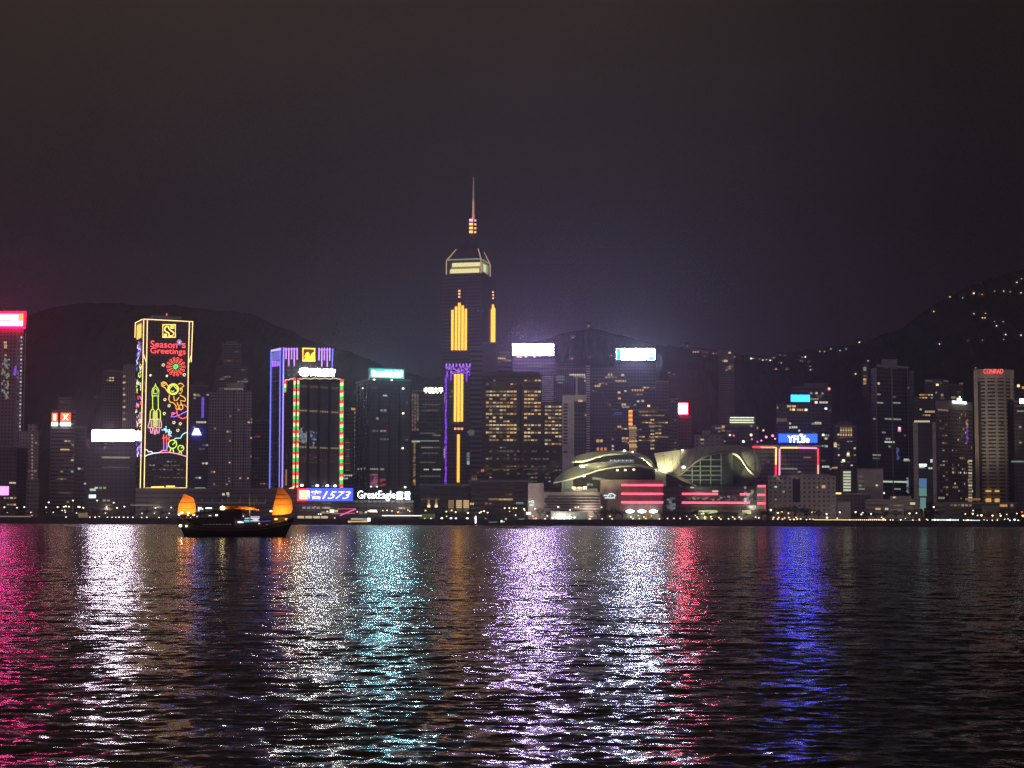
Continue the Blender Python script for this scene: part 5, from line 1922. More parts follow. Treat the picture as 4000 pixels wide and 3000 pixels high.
# framed tower with teal screens
def teal_tower():
    Y = 1580
    p = flat(3569, 3657, 1650, Y, 28)
    root = empty('office_tower', cen(p), 'pale framed tower with dark glass and glowing teal screens', 'tower')
    mb = MB()
    mb.prism(p, LAND, Z(1648, Y))
    mb.build('facade', [facade('teal_tower_glass', (.03, .035, .04), (.02, .024, .028), 3.2, 3.7, .9, .8, .1, .05, rough=.12), ROOF], root)
    f = Face(p[0], p[1])
    mb = MB()
    f.slab(mb, f.rect(3569, 1650, 3586, 1990), .05, 1.5)
    f.slab(mb, f.rect(3643, 1650, 3656, 1990), .05, 1.5)
    mb.build('corner_column', pmat('pale_frame', (.42, .40, .38), .8), root, hasuv=False)
    mb = MB()
    f.slab(mb, f.rect(3590, 1869, 3619, 1905), .2, .7)
    mb.build('screen', E_('screen_blue', (.16, .36, .75), .5), root, hasuv=False)
    mb = MB()
    f.slab(mb, f.rect(3590, 1906, 3619, 1938), .2, .7)
    f.slab(mb, f.rect(3594, 1944, 3616, 1985), .2, .7)
    mb.build('screen', E_('screen_teal', (.32, .75, .6), .38), root, hasuv=False)
    its = row(f, 3571, 3632, 1646, 9, 'pale', 2, 1.6, .8) + row(f, 3590, 3620, 1817, 4, 'white', 3, 2.4, .95) + row(f, 3590, 3612, 1824, 3, 'white', 2, 2) + row(f, 3626, 3642, 1829, 2, 'white', 2, 1.6) + dot(f, 3641, 1800, 3.4, 3, 'white', 2)
    its += lit(f, (3590, 1660, 3640, 1860), 3.2, 3.7, .02, ['cool', 'green'], 7, lev=(0, 0, 1)) + [w for k in range(6) for w in row(f, 3591, 3618, 1872 + k * 5.5, 3, 'blue' if k % 2 else 'green', 0, .8)]
    windows(root, its)


teal_tower()
p = flat(3568, 3652, 1560, 1950, 28)
t = tower('apartment_tower', 'apartment tower with a bright cluster of amber windows above the teal screened tower', p, Z(1546, 1950), facade('amber_cluster', (.11, .10, .10), p=.2, dim=.06), parapet=.5)
f = Face(p[0], p[1])
windows(t, lit(f, (3571, 1540, 3650, 1578), 3.2, 3.3, .5, ['warm', 'amber', 'pale'], 66, .7, .5, .2, (1, 1, 2, 2)) + lit(f, (3590, 1580, 3650, 1640), 3.2, 3.3, .22, ['warm', 'amber'], 67, .7, .5, .2, (0, 1, 2)) + row(f, 3612, 3652, 1608, 5, 'warm', 2, 2, .7))
p = flat(3612, 3706, 1490, 2050, 28)
t = tower('apartment_tower', 'taller apartment tower with pale top ledge behind the amber cluster', p, Z(1486, 2050), facade('pale_ledge', (.14, .13, .13), p=.2, dim=.06), plant=(.5, 4))
f = Face(p[0], p[1])
windows(t, row(f, 3655, 3668, 1503, 1, 'warm', 3, 2.4) + row(f, 3650, 3680, 1498, 3, 'amber', 0, 1.6) + row(f, 3615, 3640, 1487, 3, 'pale', 0, 1.6) + row(f, 3685, 3704, 1488, 3, 'pale', 0, 1.6) + lit(f, (3616, 1510, 3704, 1580), 3, 3.3, .07, ['warm', 'pale'], 68, lev=(0, 0, 1)) + dot(f, 3680, 1543, 3, 3, 'pale', 1) + dot(f, 3724, 1553, 5, 3, 'warm', 1))
p = flat(3706, 3762, 1496, 2080, 28)
t = tower('apartment_tower', 'unlit far tower to the left of the red lettered hotel', p, Z(1496, 2080), facade('unlit_far', (.10, .095, .1), p=.1, dim=.04), parapet=.5)
windows(t, dot(Face(p[0], p[1]), 3755, 1498, 5, 2, 'pale', 0) + lit(Face(p[0], p[1]), (3708, 1505, 3760, 1570), 3, 3.3, .04, ['warm', 'pale'], 70, lev=(0, 0)))


# hotel with white crest sign
def crest_hotel():
    Y = 1640
    m = facade('crest_hotel', (.17, .15, .15), (.035, .03, .03), 3.2, 3.5, .7, .6, .25, .12, warm=.9)
    p = corner_r(3655, 3706, 3799, 1566, Y, 40)
    root = empty('hotel_tower', cen(p), 'hotel tower with a small white crest sign and violet light streak', 'hotel')
    mb = MB()
    mb.prism(p, LAND, Z(1592, Y))
    mb.build('facade', [m, ROOF], root)
    mb = MB()
    mb.prism(p, Z(1592, Y), Z(1558, Y), 0, 0)
    mb.build('crown_wall', pmat('crest_crown', (.27, .25, .25), .8), root)
    f = Face(p[1], p[2])
    g = Face(p[0], p[1])
    mb = MB()
    f.slab(mb, f.rect(3719, 1567, 3772, 1577), .3, 1.3)
    mb.build('sign_panel', E_('crest_white', (.88, 1, .92), 2.6), root, hasuv=False)
    mb = MB()
    f.slab(mb, f.rect(3737, 1556, 3753, 1565.5), .3, 1.3)
    mb.lathe(f.hit(3746, 1552, .8), [(.1, -1), (1, 0), (.1, 1.4)], 6)
    mb.build('crest', E_('crest_white', (.88, 1, .92), 2.6), root, hasuv=False)
    its = []
    r = random.Random(6)
    for k in range(24):
        its += dot(f, 3776 + r.uniform(-3, 4), 1640 + k * 4, 2.4, 1.2, 'violet' if k > 8 else r.choice(['amber', 'violet']), r.choice((1, 1, 2)))
    its += lit(f, (3712, 1605, 3796, 1960), 3.2, 3.5, .16, ['warm', 'amber', 'pale', 'pale'], 81, .5, .5, .1, (0, 1, 1, 2)) + lit(g, (3660, 1605, 3704, 1960), 3.2, 3.5, .15, ['warm', 'amber', 'pale'], 82, .7, .4, .3, (0, 0, 1, 1))
    its += [w for k in range(14) for w in row(f, 3782, 3797, 1800 + k * 12, 2, 'pale', 1 + (k % 4 == 0), 1.6)] + row(f, 3662, 3704, 1600, 4, 'warm', 1)
    windows(root, its)


crest_hotel()


# hotel with the red lettering
def red_letter_hotel():
    Y = 1660
    mg = facade('red_hotel_grid', (.40, .36, .31), (.035, .03, .028), 9.5, 3.5, .74, .48, .25, .12, warm=.95)
    wall = pmat('red_hotel_wall', (.40, .36, .31), .85, vary=.1)
    # gently curved front
    a, b = at(3812, 1440, Y), at(3963, 1440, Y)
    n = 9
    front = []
    for k in range(n + 1):
        s = k / n
        q = a.lerp(b, s)
        front.append((q.x, q.y - 9 * math.sin(PI * min(1, s * 1.1) * .9) + 5 * s))
    d = Vector((a.x, a.y, 0)).normalized() * 34
    back = [(front[-1][0] + d.x, front[-1][1] + d.y), (front[0][0] + d.x, front[0][1] + d.y)]
    pts = front + back
    z1 = Z(1437, Y)
    zg = Z(1472, Y)
    root = empty('hotel_tower', cen(pts), 'beige curved hotel tower with red capital lettering along its top', 'hotel')
    # right part is corbelled: stops at y 1560
    cut = 7
    lowpts = front[:cut + 1] + [(front[cut][0] + d.x, front[cut][1] + d.y), back[1]]
    mb = MB()
    mb.prism(lowpts, LAND, Z(1552, Y))
    mb.build('facade', [mg, ROOF], root)
    mb = MB()
    mb.prism(pts, Z(1552, Y), zg)
    mb.build('upper_facade', [mg, wall], root)
    mb = MB()
    mb.prism(pts, zg, z1, 0, 0)
    mb.build('crown_wall', wall, root)
    side = flat(3803, 3818, 1440, Y - 3, 30)
    mb = MB()
    mb.prism(side, LAND, Z(1439, Y), 0, 0)
    mb.build('end_pier', wall, root)
    f = Face(front[1], front[cut - 1])
    mb = MB()
    f.slab(mb, f.rect(3882, 1475, 3888, 1890), .6, 1.6)
    mb.build('centre_pier', wall, root, hasuv=False)
    mb = MB()
    f.slab(mb, f.rect(3843, 1648, 3918, 1656), .8, 1.5)
    mb.build('dark_band', pmat('hotel_dark_band', (.05, .045, .04), .7), root, hasuv=False)
    mb = MB()
    fs = Face(front[0], front[1])
    fs.slab(mb, (.6, fs.L - .5, LAND + 12, zg - 3), .1, .6)
    mb.build('recess', facade('hotel_recess', (.06, .05, .05), p=.25), root, hasuv=False)
    text(f, (3838, 1443, 3915, 1461), 'CONRAD', E_('lettering_hot_red', (1, .10, .09), 1.8), root, 5.0, bold=.01)
    its = lit(f, (3842, 1480, 3916, 1880), 3.2, 3.5, .2, ['warm', 'amber', 'pale'], 91, .5, .5, .1, (0, 0, 1, 1))
    its += [w for k in range(40) for w in dot(f, 3862, 1700 + k * 4.6, 2.2, 1.3, 'amber', random.Random(k).choice((0, 1, 1)))]
    its += [w for k in range(30) for w in row(f, 3895, 3916, 1660 + k * 7.6, 4, 'pale', 0, .7, .95)]
    its += [w for k in range(22) for w in dot(fs, 3828, 1490 + k * 18, 1.6, 1.4, 'pale', random.Random(k + 2).choice((0, 0, 1)))]
    its = [(w[0], w[1], w[2], *w[3:]) for w in its]
    off = []
    windows(root, its)
    # lit lobby arches
    mb = MB()
    for x0, x1, y0, y1 in ((3846, 3868, 1915, 1922), (3846, 3868, 1947, 1964), (3882, 3900, 1915, 1922), (3882, 3900, 1948, 1962)):
        f.slab(mb, f.rect(x0, y0, x1, y1), 5.2, 5.7)
    mb.build('lobby_window', E_('lobby_amber', (1, .5, .12), .9), root, hasuv=False)


red_letter_hotel()
for x_, y_, Y_, P_ in ((3885, 2000, 1585, 60000), (3885, 1800, 1560, 90000)):
    FLOODS.append((x_, y_, Y_, P_, (3885, 1600, 1660), (1, .84, .62)))
p = flat(3650, 3970, 1960, 1560, 25)
t = tower('podium_building', 'long dim hotel podium with amber lit storeys at the lower right', p, Z(1960, 1560), facade('podium5', (.16, .145, .135), (.04, .035, .03), 30, 4.2, 1, .4, .2, .05), 'building')
f = Face(p[0], p[1])
mb = MB()
mb.prism(flat(3836, 3905, 1975, 1540, 10), LAND, Z(1968, 1540), 0, 0)
mb.build('front_block', pmat('podium_front', (.26, .24, .22), .85), t)
windows(t, row(f, 3770, 3830, 1950, 10, 'amber', 1, 2) + row(f, 3905, 3935, 1975, 5, 'amber', 2, 2) + row(f, 3665, 3690, 1945, 3, 'pale', 1, 2) + lit(f, (3655, 1965, 3965, 2000), 3.4, 4.2, .2, ['amber', 'warm', 'pale'], 8, lev=(0, 1, 1)))
p = flat(3962, 4080, 1566, 1600, 28)
t = tower('office_tower', 'dark tower cut by the right edge of the picture with a red and white sign', p, Z(1562, 1600), facade('right_edge', (.075, .07, .07), (.03, .03, .03), 3.3, 3.6, .8, .5, .1, .05), plant=(.5, 4))
f = Face(p[0], p[1])
s = board(t, f, (3981, 1558, 4040, 1577), E_('sign_white_plain', (1, .97, .93), 5), 1.4, .6, frame=.3)
mb = MB()
f.slab(mb, f.rect(3984, 1565.5, 4040, 1569.5), 1.5, 2.2)
mb.build('red_stripe', E_('sign_red_stripe', (1, .05, .05), 2.5), s, hasuv=False)
windows(t, row(f, 3972, 4000, 1606, 4, 'green', 1, 1.5) + row(f, 3950, 4000, 1803, 8, 'green', 1, 1.5) + row(f, 3966, 4000, 1586, 4, 'amber', 0, 1.2) + lit(f, (3965, 1600, 4000, 1950), 3.3, 3.6, .05, ['pale', 'cool', 'warm'], 92, lev=(0, 1)))
p = flat(3955, 4050, 1490, 2000, 28)
t = tower('apartment_tower', 'far dark block with two warm lights above the right edge sign', p, Z(1504, 2000), facade('far_right', (.09, .085, .085), p=.15), parapet=.5)
windows(t, dot(Face(p[0], p[1]), 3978, 1507, 3, 3, 'warm', 3) + dot(Face(p[0], p[1]), 3999, 1514, 4, 3, 'amber', 2))

# ------------------------------------------------------------------ wave roofed convention hall
def lamp_light(name, loc, power, col, r=.5, parent=None, spot=None, aim=None):
    l = bpy.data.lights.new(name, 'SPOT' if spot else 'POINT')
    l.energy = power
    l.color = col
    l.shadow_soft_size = r
    o = bpy.data.objects.new(name, l)
    COL.objects.link(o)
    o.location = loc
    if spot:
        l.spot_size = math.radians(spot)
        l.spot_blend = .8
        o.rotation_euler = (Vector(aim) - Vector(loc)).to_track_quat('-Z', 'Y').to_euler()
    if parent:
        o.parent = parent
        o.location = Vector(loc) - WL[parent]
    return o


def hall():
    h = lambda x, y: (2040 + x * .461, 1720 + y * .461)
    H = lambda x, y, Y: at(*h(x, y), Y)
    root = empty('convention_hall', H(1150, 640, 1460), 'convention hall with sweeping wave roofs and pink-red horizontal light bars', 'convention hall')
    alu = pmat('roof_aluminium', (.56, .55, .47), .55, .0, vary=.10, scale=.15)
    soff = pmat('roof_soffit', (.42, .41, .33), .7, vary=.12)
    dark = pmat('hall_dark_glass', (.035, .035, .04), .75, spec=.15)
    redw = pmat('hall_brown_wall', (.26, .20, .19), .8)
    pale = pmat('hall_pale_wall', (.42, .37, .39), .85, vary=.12)

    def resample(pts, n):
        pts = [Vector((*p, 0)) for p in pts]
        d = [0]
        for a, b in zip(pts, pts[1:]):
            d.append(d[-1] + (b - a).length)
        out = []
        for k in range(n):
            s = d[-1] * k / (n - 1)
            i = max(j for j in range(len(d)) if d[j] <= s + 1e-9)
            i = min(i, len(pts) - 2)
            out.append(pts[i].lerp(pts[i + 1], (s - d[i]) / max(1e-6, d[i + 1] - d[i])))
        # smooth
        for _ in range(3):
            out = [out[0]] + [(out[i - 1] + out[i] * 2 + out[i + 1]) / 4 for i in range(1, n - 1)] + [out[-1]]
        return out

    def shell(name, front, back, Yf, Yb, mat, n=34, m=7, thick=1.6, bulge=0.0, ex=1.0):
        """roof shell lofted from a front edge to a back edge, with thickness"""
        a, b = resample(front, n), resample(back, n)
        rows, rows2 = [], []
        for k in range(m):
            s = k / (m - 1)
            row_, row2 = [], []
            for p, q in zip(a, b):
                c = p.lerp(q, s ** ex)
                Y = Yf + (Yb - Yf) * s
                v = H(c.x, c.y - bulge * math.sin(PI * s), Y)
                row_.append(v)
                row2.append(v + Vector((0, thick * .6, -thick)))
            rows.append(row_)
            rows2.append(row2)
        mb = MB()
        mb.grid(rows)
        mb.grid(rows2)
        for r1, r2 in ((rows[0], rows2[0]), (rows[-1], rows2[-1])):
            mb.grid([r1, r2])
        mb.grid([[r[0] for r in rows], [r[0] for r in rows2]])
        mb.grid([[r[-1] for r in rows], [r[-1] for r in rows2]])
        return mb.build(name, mat, root, smooth=True, hasuv=False)

    # right, big wave
    rim = [(1150, 236), (1235, 268), (1320, 301), (1385, 248), (1450, 190), (1530, 138), (1600, 110), (1700, 92), (1790, 98), (1850, 140), (1890, 215), (1935, 265), (1988, 306)]
    crest = [(1120, 108), (1200, 98), (1300, 86), (1400, 73), (1500, 60), (1620, 46), (1750, 38), (1850, 42), (1920, 58), (1975, 100), (2005, 150), (2022, 215), (2018, 262)]
    shell('wave_roof', rim, crest, 1438, 1462, alu, n=44, m=9, bulge=8)
    # standing seams
    mb = MB()
    A, B = resample(rim, 44), resample(crest, 44)
    for k in range(3, 42, 3):
        pts = []
        for j in range(7):
            s = j / 6
            c = A[k].lerp(B[k], s)
            pts.append(H(c.x, c.y - 8 * math.sin(PI * s), 1438 + 24 * s) + Vector((0, -.15, .12)))
        mb.tube(pts, .14, 4)
    mb.build('roof_seam', pmat('seam_metal', (.22, .22, .19), .6), root, hasuv=False)
    mb = MB()
    mb.tube([H(p.x, p.y, 1437.4) for p in resample(rim, 44)], .4, 6)
    mb.build('roof_edge', pmat('seam_metal', (.22, .22, .19), .6), root, smooth=True, hasuv=False)
    mb = MB()
    for k in range(9):
        q = (1968 + 8 * math.sin(k / 8 * PI), 98 + k * 21)
        mb.box(H(q[0] + (k * 3.2), q[1], 1456 - k), 2.2, .6, 4)
    mb.build('vent_slot', pmat('slot_dark', (.03, .03, .035), .4), root, hasuv=False)
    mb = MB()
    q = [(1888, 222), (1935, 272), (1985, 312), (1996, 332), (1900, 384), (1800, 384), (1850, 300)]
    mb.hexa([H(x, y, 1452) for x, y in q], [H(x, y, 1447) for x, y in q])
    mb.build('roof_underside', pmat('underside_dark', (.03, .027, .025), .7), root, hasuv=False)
    # glazed end wall under the wave
    ap = [(p.x, p.y + 4) for p in resample(rim, 44) if 1322 < p.x < 1880]
    mb = MB()
    poly = [(1335, 420)] + ap + [(1885, 420)]
    mb.hexa([H(x, y, 1468) for x, y in poly], [H(x, y, 1464) for x, y in poly])
    mb.build('glass_wall', pmat('hall_glass_green', (.03, .042, .036), .15), root, hasuv=False)
    topat = lambda x: min((abs(p[0] - x), p[1]) for p in ap)[1]
    mb = MB()
    for x in (1440, 1508, 1597, 1685):
        mb.tube([H(x, topat(x) + 3, 1463.4), H(x, 415, 1463.4)], .55, 5)
    for y in (165, 220, 258, 296, 335):
        xs = [p[0] for p in ap if p[1] < y]
        mb.tube([H(max(min(xs), 1340), y, 1463.3), H(1690, y, 1463.3)], .40 if y not in (220, 296) else .6, 5)
    mb.build('mullion_grid', pmat('mullion_pale', (.55, .60, .52), .6), root, hasuv=False)
    mb = MB()
    mb.hexa([H(x, y, 1462.6) for x, y in ((1690, 100), (1785, 100), (1785, 560), (1690, 560))], [H(x, y, 1460) for x, y in ((1690, 100), (1785, 100), (1785, 560), (1690, 560))])
    mb.build('core_shaft', pmat('core_grey', (.10, .10, .095), .8), root, hasuv=False)

    # left wing: lower roof
    up = [(262, 352), (330, 275), (400, 238), (480, 212), (600, 194), (760, 184), (900, 188), (1000, 204), (1100, 226), (1135, 238)]
    dn = [(265, 354), (330, 344), (400, 326), (520, 292), (640, 248), (760, 224), (900, 213), (1000, 211), (1100, 230), (1138, 246)]
    shell('lower_roof', dn, up, 1436, 1453, alu, n=36, m=6, thick=1.2)
    mb = MB()
    mb.tube([H(p.x, p.y, 1435.4) for p in resample(dn, 36)], .35, 6)
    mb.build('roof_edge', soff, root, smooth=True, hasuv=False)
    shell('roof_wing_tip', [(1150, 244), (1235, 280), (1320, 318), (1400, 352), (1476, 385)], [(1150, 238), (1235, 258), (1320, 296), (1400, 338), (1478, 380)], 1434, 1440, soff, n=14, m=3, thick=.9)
    # upper roof: crescent
    cr = [(412, 152), (500, 116), (600, 98), (700, 91), (870, 89), (960, 99), (1050, 134), (1110, 180), (1140, 240)]
    ci = [(420, 178), (520, 178), (600, 150), (660, 128), (740, 115), (870, 110), (950, 114), (1015, 146), (1070, 190), (1118, 240)]
    shell('upper_roof', ci, cr, 1458, 1471, alu, n=36, m=6, thick=1.2)
    mb = MB()
    mb.tube([H(p.x, p.y, 1457.4) for p in resample(ci, 36)], .5, 6)
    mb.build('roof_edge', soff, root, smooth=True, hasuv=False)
    poly = [(430, 215)] + [(p.x, p.y + 3) for p in resample(ci, 24)][1:-1] + [(1110, 250)]
    mb = MB()
    mb.hexa([H(x, y, 1476) for x, y in poly], [H(x, y, 1473) for x, y in poly])
    mb.build('clerestory', dark, root, hasuv=False)
    # walls
    def wall(name, x0, x1, y0, y1, Y, mat, depth=20):
        p = flat(h(x0, 0)[0], h(x1, 0)[0], h(0, y0)[1], Y, depth)
        mb = MB()
        mb.prism(p, LAND, Z(h(0, y0)[1], Y))
        mb.build(name, [mat, ROOF], root)
        return Face(p[0], p[1])
    wall('side_block', 50, 182, 362, 620, 1454, pale)
    louv = wall('louvre_block', 182, 662, 438, 640, 1446, pale)
    brown = wall('centre_block', 662, 1190, 330, 640, 1452, redw)
    base = wall('glazed_base', 1190, 1985, 385, 640, 1452, facade('hall_base_glass', (.09, .07, .075), (.035, .03, .035), 5, 4.2, .9, .6, .3, .05, warm=.4))
    poly = [(335, 440), (335, 345), (400, 328), (520, 294), (640, 250), (760, 228), (900, 217), (1000, 215), (1100, 236), (1180, 268), (1190, 332), (662, 332), (662, 440)]
    mb = MB()
    mb.hexa([H(x, y, 1460) for x, y in poly], [H(x, y, 1457) for x, y in poly])
    mb.build('gallery_glass', dark, root, hasuv=False)
    end = wall('end_block', 1985, 2070, 375, 640, 1453, facade('hall_end_glass', (.09, .08, .08), (.04, .04, .04), 5, 4.2, .8, .6, .3, .05))
    mb = MB()
    for y0, y1, x0 in ((468, 478, 215), (492, 502, 190), (517, 527, 182), (541, 551, 205), (563, 572, 182), (588, 597, 250)):
        louv.slab(mb, louv.rect(*h(x0, y0), *h(655, y1)), .05, .35)
    mb.build('louvre_slot', pmat('slot_dark', (.03, .03, .035), .4), root, hasuv=False)
    mb = MB()
    for y in (452, 460, 485, 509, 534, 557, 580):
        louv.slab(mb, louv.rect(*h(184, y - 2.4), *h(660, y + 2.4)), .05, .9)
    mb.build('louvre_blade', pale, root, hasuv=False)
    # light bars
    def bars(face, lst):
        for x0, x1, y in lst:
            mb = MB()
            a, z = face.uz(*h(x0, y))
            b, _ = face.uz(*h(x1, y))
            mb.tube([face.pt(a, z, 1.4), face.pt(a + .4, z, 1.6), face.pt(b - .4, z, 1.6), face.pt(b, z, 1.4)], .88, 8)
            o = mb.build('red_light_bar', E_('hall_red_bar', (1, .10, .17), 2.4, True), root, smooth=True, hasuv=False)
    bars(brown, ((840, 1190, 379), (840, 1190, 453), (840, 1190, 525)))
    bars(base, ((1354, 1654, 454), (1845, 1922, 457), (1354, 1922, 528)))
    bars(end, ((1994, 2058, 388), (1994, 2058, 462), (1994, 2058, 534)))
    mb = MB()
    p0, p1 = end.hit(*h(2056, 388), 2.4), end.hit(*h(2054, 585), 2.4)
    mb.tube([p0, p1], .35, 6)
    mb.build('red_light_bar', E_('hall_red_thin', (1, .06, .12), 1.1), root, hasuv=False)
    # emblems
    ew = E_('emblem_white', (.85, 1, 1), 1.1)
    for f, lines in ((brown, [[(690, 468), (712, 466), (735, 470), (720, 476)], [(730, 460), (750, 450), (770, 456), (790, 468), (775, 480)], [(742, 466), (752, 476)], [(700, 488), (725, 486), (745, 489), (785, 487)]]),
                     (Face(at(*h(50, 0), 1453.4), at(*h(182, 0), 1453.4)), [[(55, 522), (70, 518), (84, 524)], [(78, 512), (92, 510), (98, 528), (84, 530)], [(62, 547), (80, 545), (96, 547)], [(62, 553), (80, 551), (96, 553)]])):
        mb = MB()
        for L in lines:
            mb.tube([f.hit(*h(*q), .7) for q in L], .55, 5)
        mb.build('wall_emblem', ew, root, hasuv=False)
    # windows
    its = []
    for k in range(16):
        its += dot(Face(at(*h(430, 0), 1472.8), at(*h(1110, 0), 1472.8)), *h(498 + k * 20, 209 - 26 * math.sin(k / 15 * 1.5)), 2.6, .9, 'pale', 1 + (k % 3 == 0))
    fc = Face(at(*h(430, 0), 1472.8), at(*h(1110, 0), 1472.8))
    for x in range(750, 940, 17):
        its += dot(fc, *h(x, 171), 1.3, 1.2, 'cool', 1 if x % 2 else 2) + dot(fc, *h(x, 184), 1.3, .8, 'cool', 1)
    gal = Face(at(*h(330, 0), 1456.8), at(*h(1190, 0), 1456.8))
    for x, y in ((806, 253), (873, 252), (945, 248)):
        its += dot(gal, *h(x, y), 2, 1.6, 'pale', 3)
    for x, y, l in ((436, 406, 3), (463, 412, 2), (485, 408, 3), (505, 408, 2), (532, 403, 3), (480, 418, 2), (450, 415, 2)):
        its += dot(gal, *h(x, y), 3.2, 2.6, 'pale', l)
    for x in (345, 372, 395, 420, 560, 590):
        its += dot(gal, *h(x, 375), 2.2, 13 if x < 500 else 2, 'green', 0)
    its += row(gal, *[h(q, 0)[0] for q in (345, 640)], h(0, 424)[1], 20, 'pale', 0, 3.2, .9)
    for x in (612, 630, 645, 668, 684):
        its += dot(gal, *h(x, 322 + (x - 612) * .15), 3.4, 1.5, 'pale', 1)
    its += dot(gal, *h(1172, 315), 9, 16, 'pale', 0) + dot(gal, *h(1172, 320), 8, 11, 'pale', 0)
    its += lit(gal, (*h(690, 225), *h(1080, 320)), 4, 9, .25, ['cool', 'pale'], 6, .2, .9, .1, (0,))
    r = random.Random(12)
    for k in range(26):
        its += dot(base, *h(r.uniform(1235, 1290), r.uniform(480, 595)), 2.2, 1.5, 'cool', r.choice((0, 0, 1)))
    for k in range(40):
        its += dot(base, *h(r.uniform(1360, 1920), r.uniform(475, 510)), 2.2, 1.2, r.choice(['pink', 'pale', 'cool', 'amber']), r.choice((0, 0, 0, 1)))
    for k in range(18):
        its += dot(base, *h(r.uniform(1880, 1965), r.uniform(400, 580)), 2, 2, r.choice(['green', 'cool', 'pale']), r.choice((0, 1)))
    its += dot(base, *h(1635, 432), 5, 1.4, 'pale', 2) + dot(base, *h(1440, 400), 3, 1, 'cool', 2) + dot(base, *h(1890, 505), 2.2, 3, 'white', 2) + dot(base, *h(1948, 562), 6, 2, 'white', 2) + dot(base, *h(1540, 495), 2, 2, 'pink', 1)
    for k in range(5):
        its += [w for x in (2005, 2030) for w in dot(end, *h(x, 408 + k * 38), 4.5, 3.5, 'pale', 0)]
    for x in range(910, 1140, 12):
        its += dot(brown, *h(x + (x % 5), 634 + (x * 7) % 16), 4.2, 4.2, r.choice(['pale', 'green', 'warm']), r.choice((0, 1, 1)))
    its += [(louv, *louv.uz(*h(430 + k * 3, 470 + 25 * k)), 3.5, 1.6, 'red', 0) for k in range(4)]
    windows(root, its)
    mb = MB()
    for x in (911, 1011, 1108):
        mb.lathe(brown.hit(*h(x, 602), 4), [(.1, -1.6), (3.2, -.7), (3.6, .5), (.1, 1.8)], 8)
    mb.build('flood_lamp', E_('flood_lamp_glow', (1, .95, .85), 5), root, hasuv=False)
    # floodlights on the roofs
    YG = (1, .93, .50)
    fl = [((1190, 268), 1412, 330000, 1.0, (1205, 160), 1452, 42), ((1800, 260), 1408, 260000, 1.0, (1935, 140), 1454, 46), ((1400, 330), 1410, 30000, .8, (1420, 130), 1470, 60),
          ((500, 225), 1448, 25000, .8, (560, 135), 1466, 110), ((620, 200), 1452, 8000, .6, (680, 120), 1476, 120), ((1040, 190), 1452, 12000, .6, (1080, 160), 1476, 120),
          ((540, 330), 1408, 90000, .8, (520, 255), 1446, 80), ((640, 150), 1420, 60000, .8, (640, 115), 1464, 70), ((800, 420), 1408, 60000, .8, (760, 215), 1448, 60)]
    fx = MB()
    for (x, y), Y, pw, s, a, Ya, cone in fl:
        q = H(x, y, Y)
        lamp_light('floodlight', q, pw, YG, .6, root, cone, H(*a, Ya))
    for x, y, Y, rr in ((1368, 228, 1436.5, 1.7), (522, 302, 1433, 1.5), (1450, 172, 1445, 1.0), (866, 88, 1468, 1.3), (1357, 84, 1458, 1.0), (935, 98, 1466, .8)):
        fx.lathe(H(x, y, Y), [(.1, -rr * .7), (rr, -.2), (rr, .3), (.1, rr * .8)], 8)
    fx.build('flood_lamp', E_('flood_lamp_warm', (1, .86, .6), 4), root, hasuv=False)
    lamp_light('hall_fill_light', H(1560, 470, 1415), 30000, (.75, 1, .70), 1.5, root, 60, H(1560, 240, 1464))  # added spot out front, standing in for interior light on the mullions
    lamp_light('hall_fill_light', H(1570, 640, 1440), 9000, (.9, 1, .55), 1.0, root, 140, H(1570, 606, 1452))
    lamp_light('hall_fill_light', H(1900, 640, 1440), 5000, (.9, 1, .55), 1.0, root, 140, H(1900, 606, 1452))
    mb = MB()
    base.slab(mb, base.rect(*h(1490, 592), *h(1652, 625)), .3, 1.2)
    base.slab(mb, base.rect(*h(1862, 592), *h(1938, 625)), .3, 1.2)
    mb.build('plinth', pmat('olive_plinth', (.5, .5, .36), .8), root, hasuv=False)
    # added unseen spots brightening the pale louvred and side blocks
    lamp_light('hall_fill_light', H(330, 660, 1405), 38000, (1, .86, .80), 2, root, 150, H(400, 520, 1446))
    lamp_light('hall_fill_light', H(120, 660, 1408), 15000, (1, .84, .80), 2, root, 150, H(120, 520, 1446))


hall()

# ------------------------------------------------------------------ waterfront things
MARKS = ((10, 'the big red-orange rooftop sign'), (245, 'the two red logo panels'), (445, 'the long white billboard'), (640, 'the neon rocket picture'), (775, 'the white pyramid logo'),
         (905, 'the concrete apartment tower'), (1080, 'the blue and purple tube edges'), (1290, 'the blue numeral billboard'), (1500, 'the white bilingual lettering'), (1675, 'the cream Chinese lettering'),
         (1795, 'the tallest gold-striped tower'), (2000, 'the amber-windowed hotel'), (2230, 'the pale louvred hall block'), (2510, 'the three red light bars'),
         (2790, 'the big glazed wave roof'), (2975, 'the red E-shaped bars'), (3115, 'the blue azure rooftop sign'), (3300, 'the whitish screen wall'), (3420, 'the blank pale cube'),
         (3610, 'the teal-screened tower'), (3745, 'the small white crest sign'), (3890, 'the red-lettered hotel'), (3990, 'the right-edge red and white sign'))
ORD = ('first', 'second', 'third', 'fourth', 'fifth', 'sixth', 'seventh', 'eighth', 'ninth', 'tenth', 'eleventh', 'twelfth', 'thirteenth', 'fourteenth', 'fifteenth', 'sixteenth', 'seventeenth', 'eighteenth', 'nineteenth', 'twentieth')


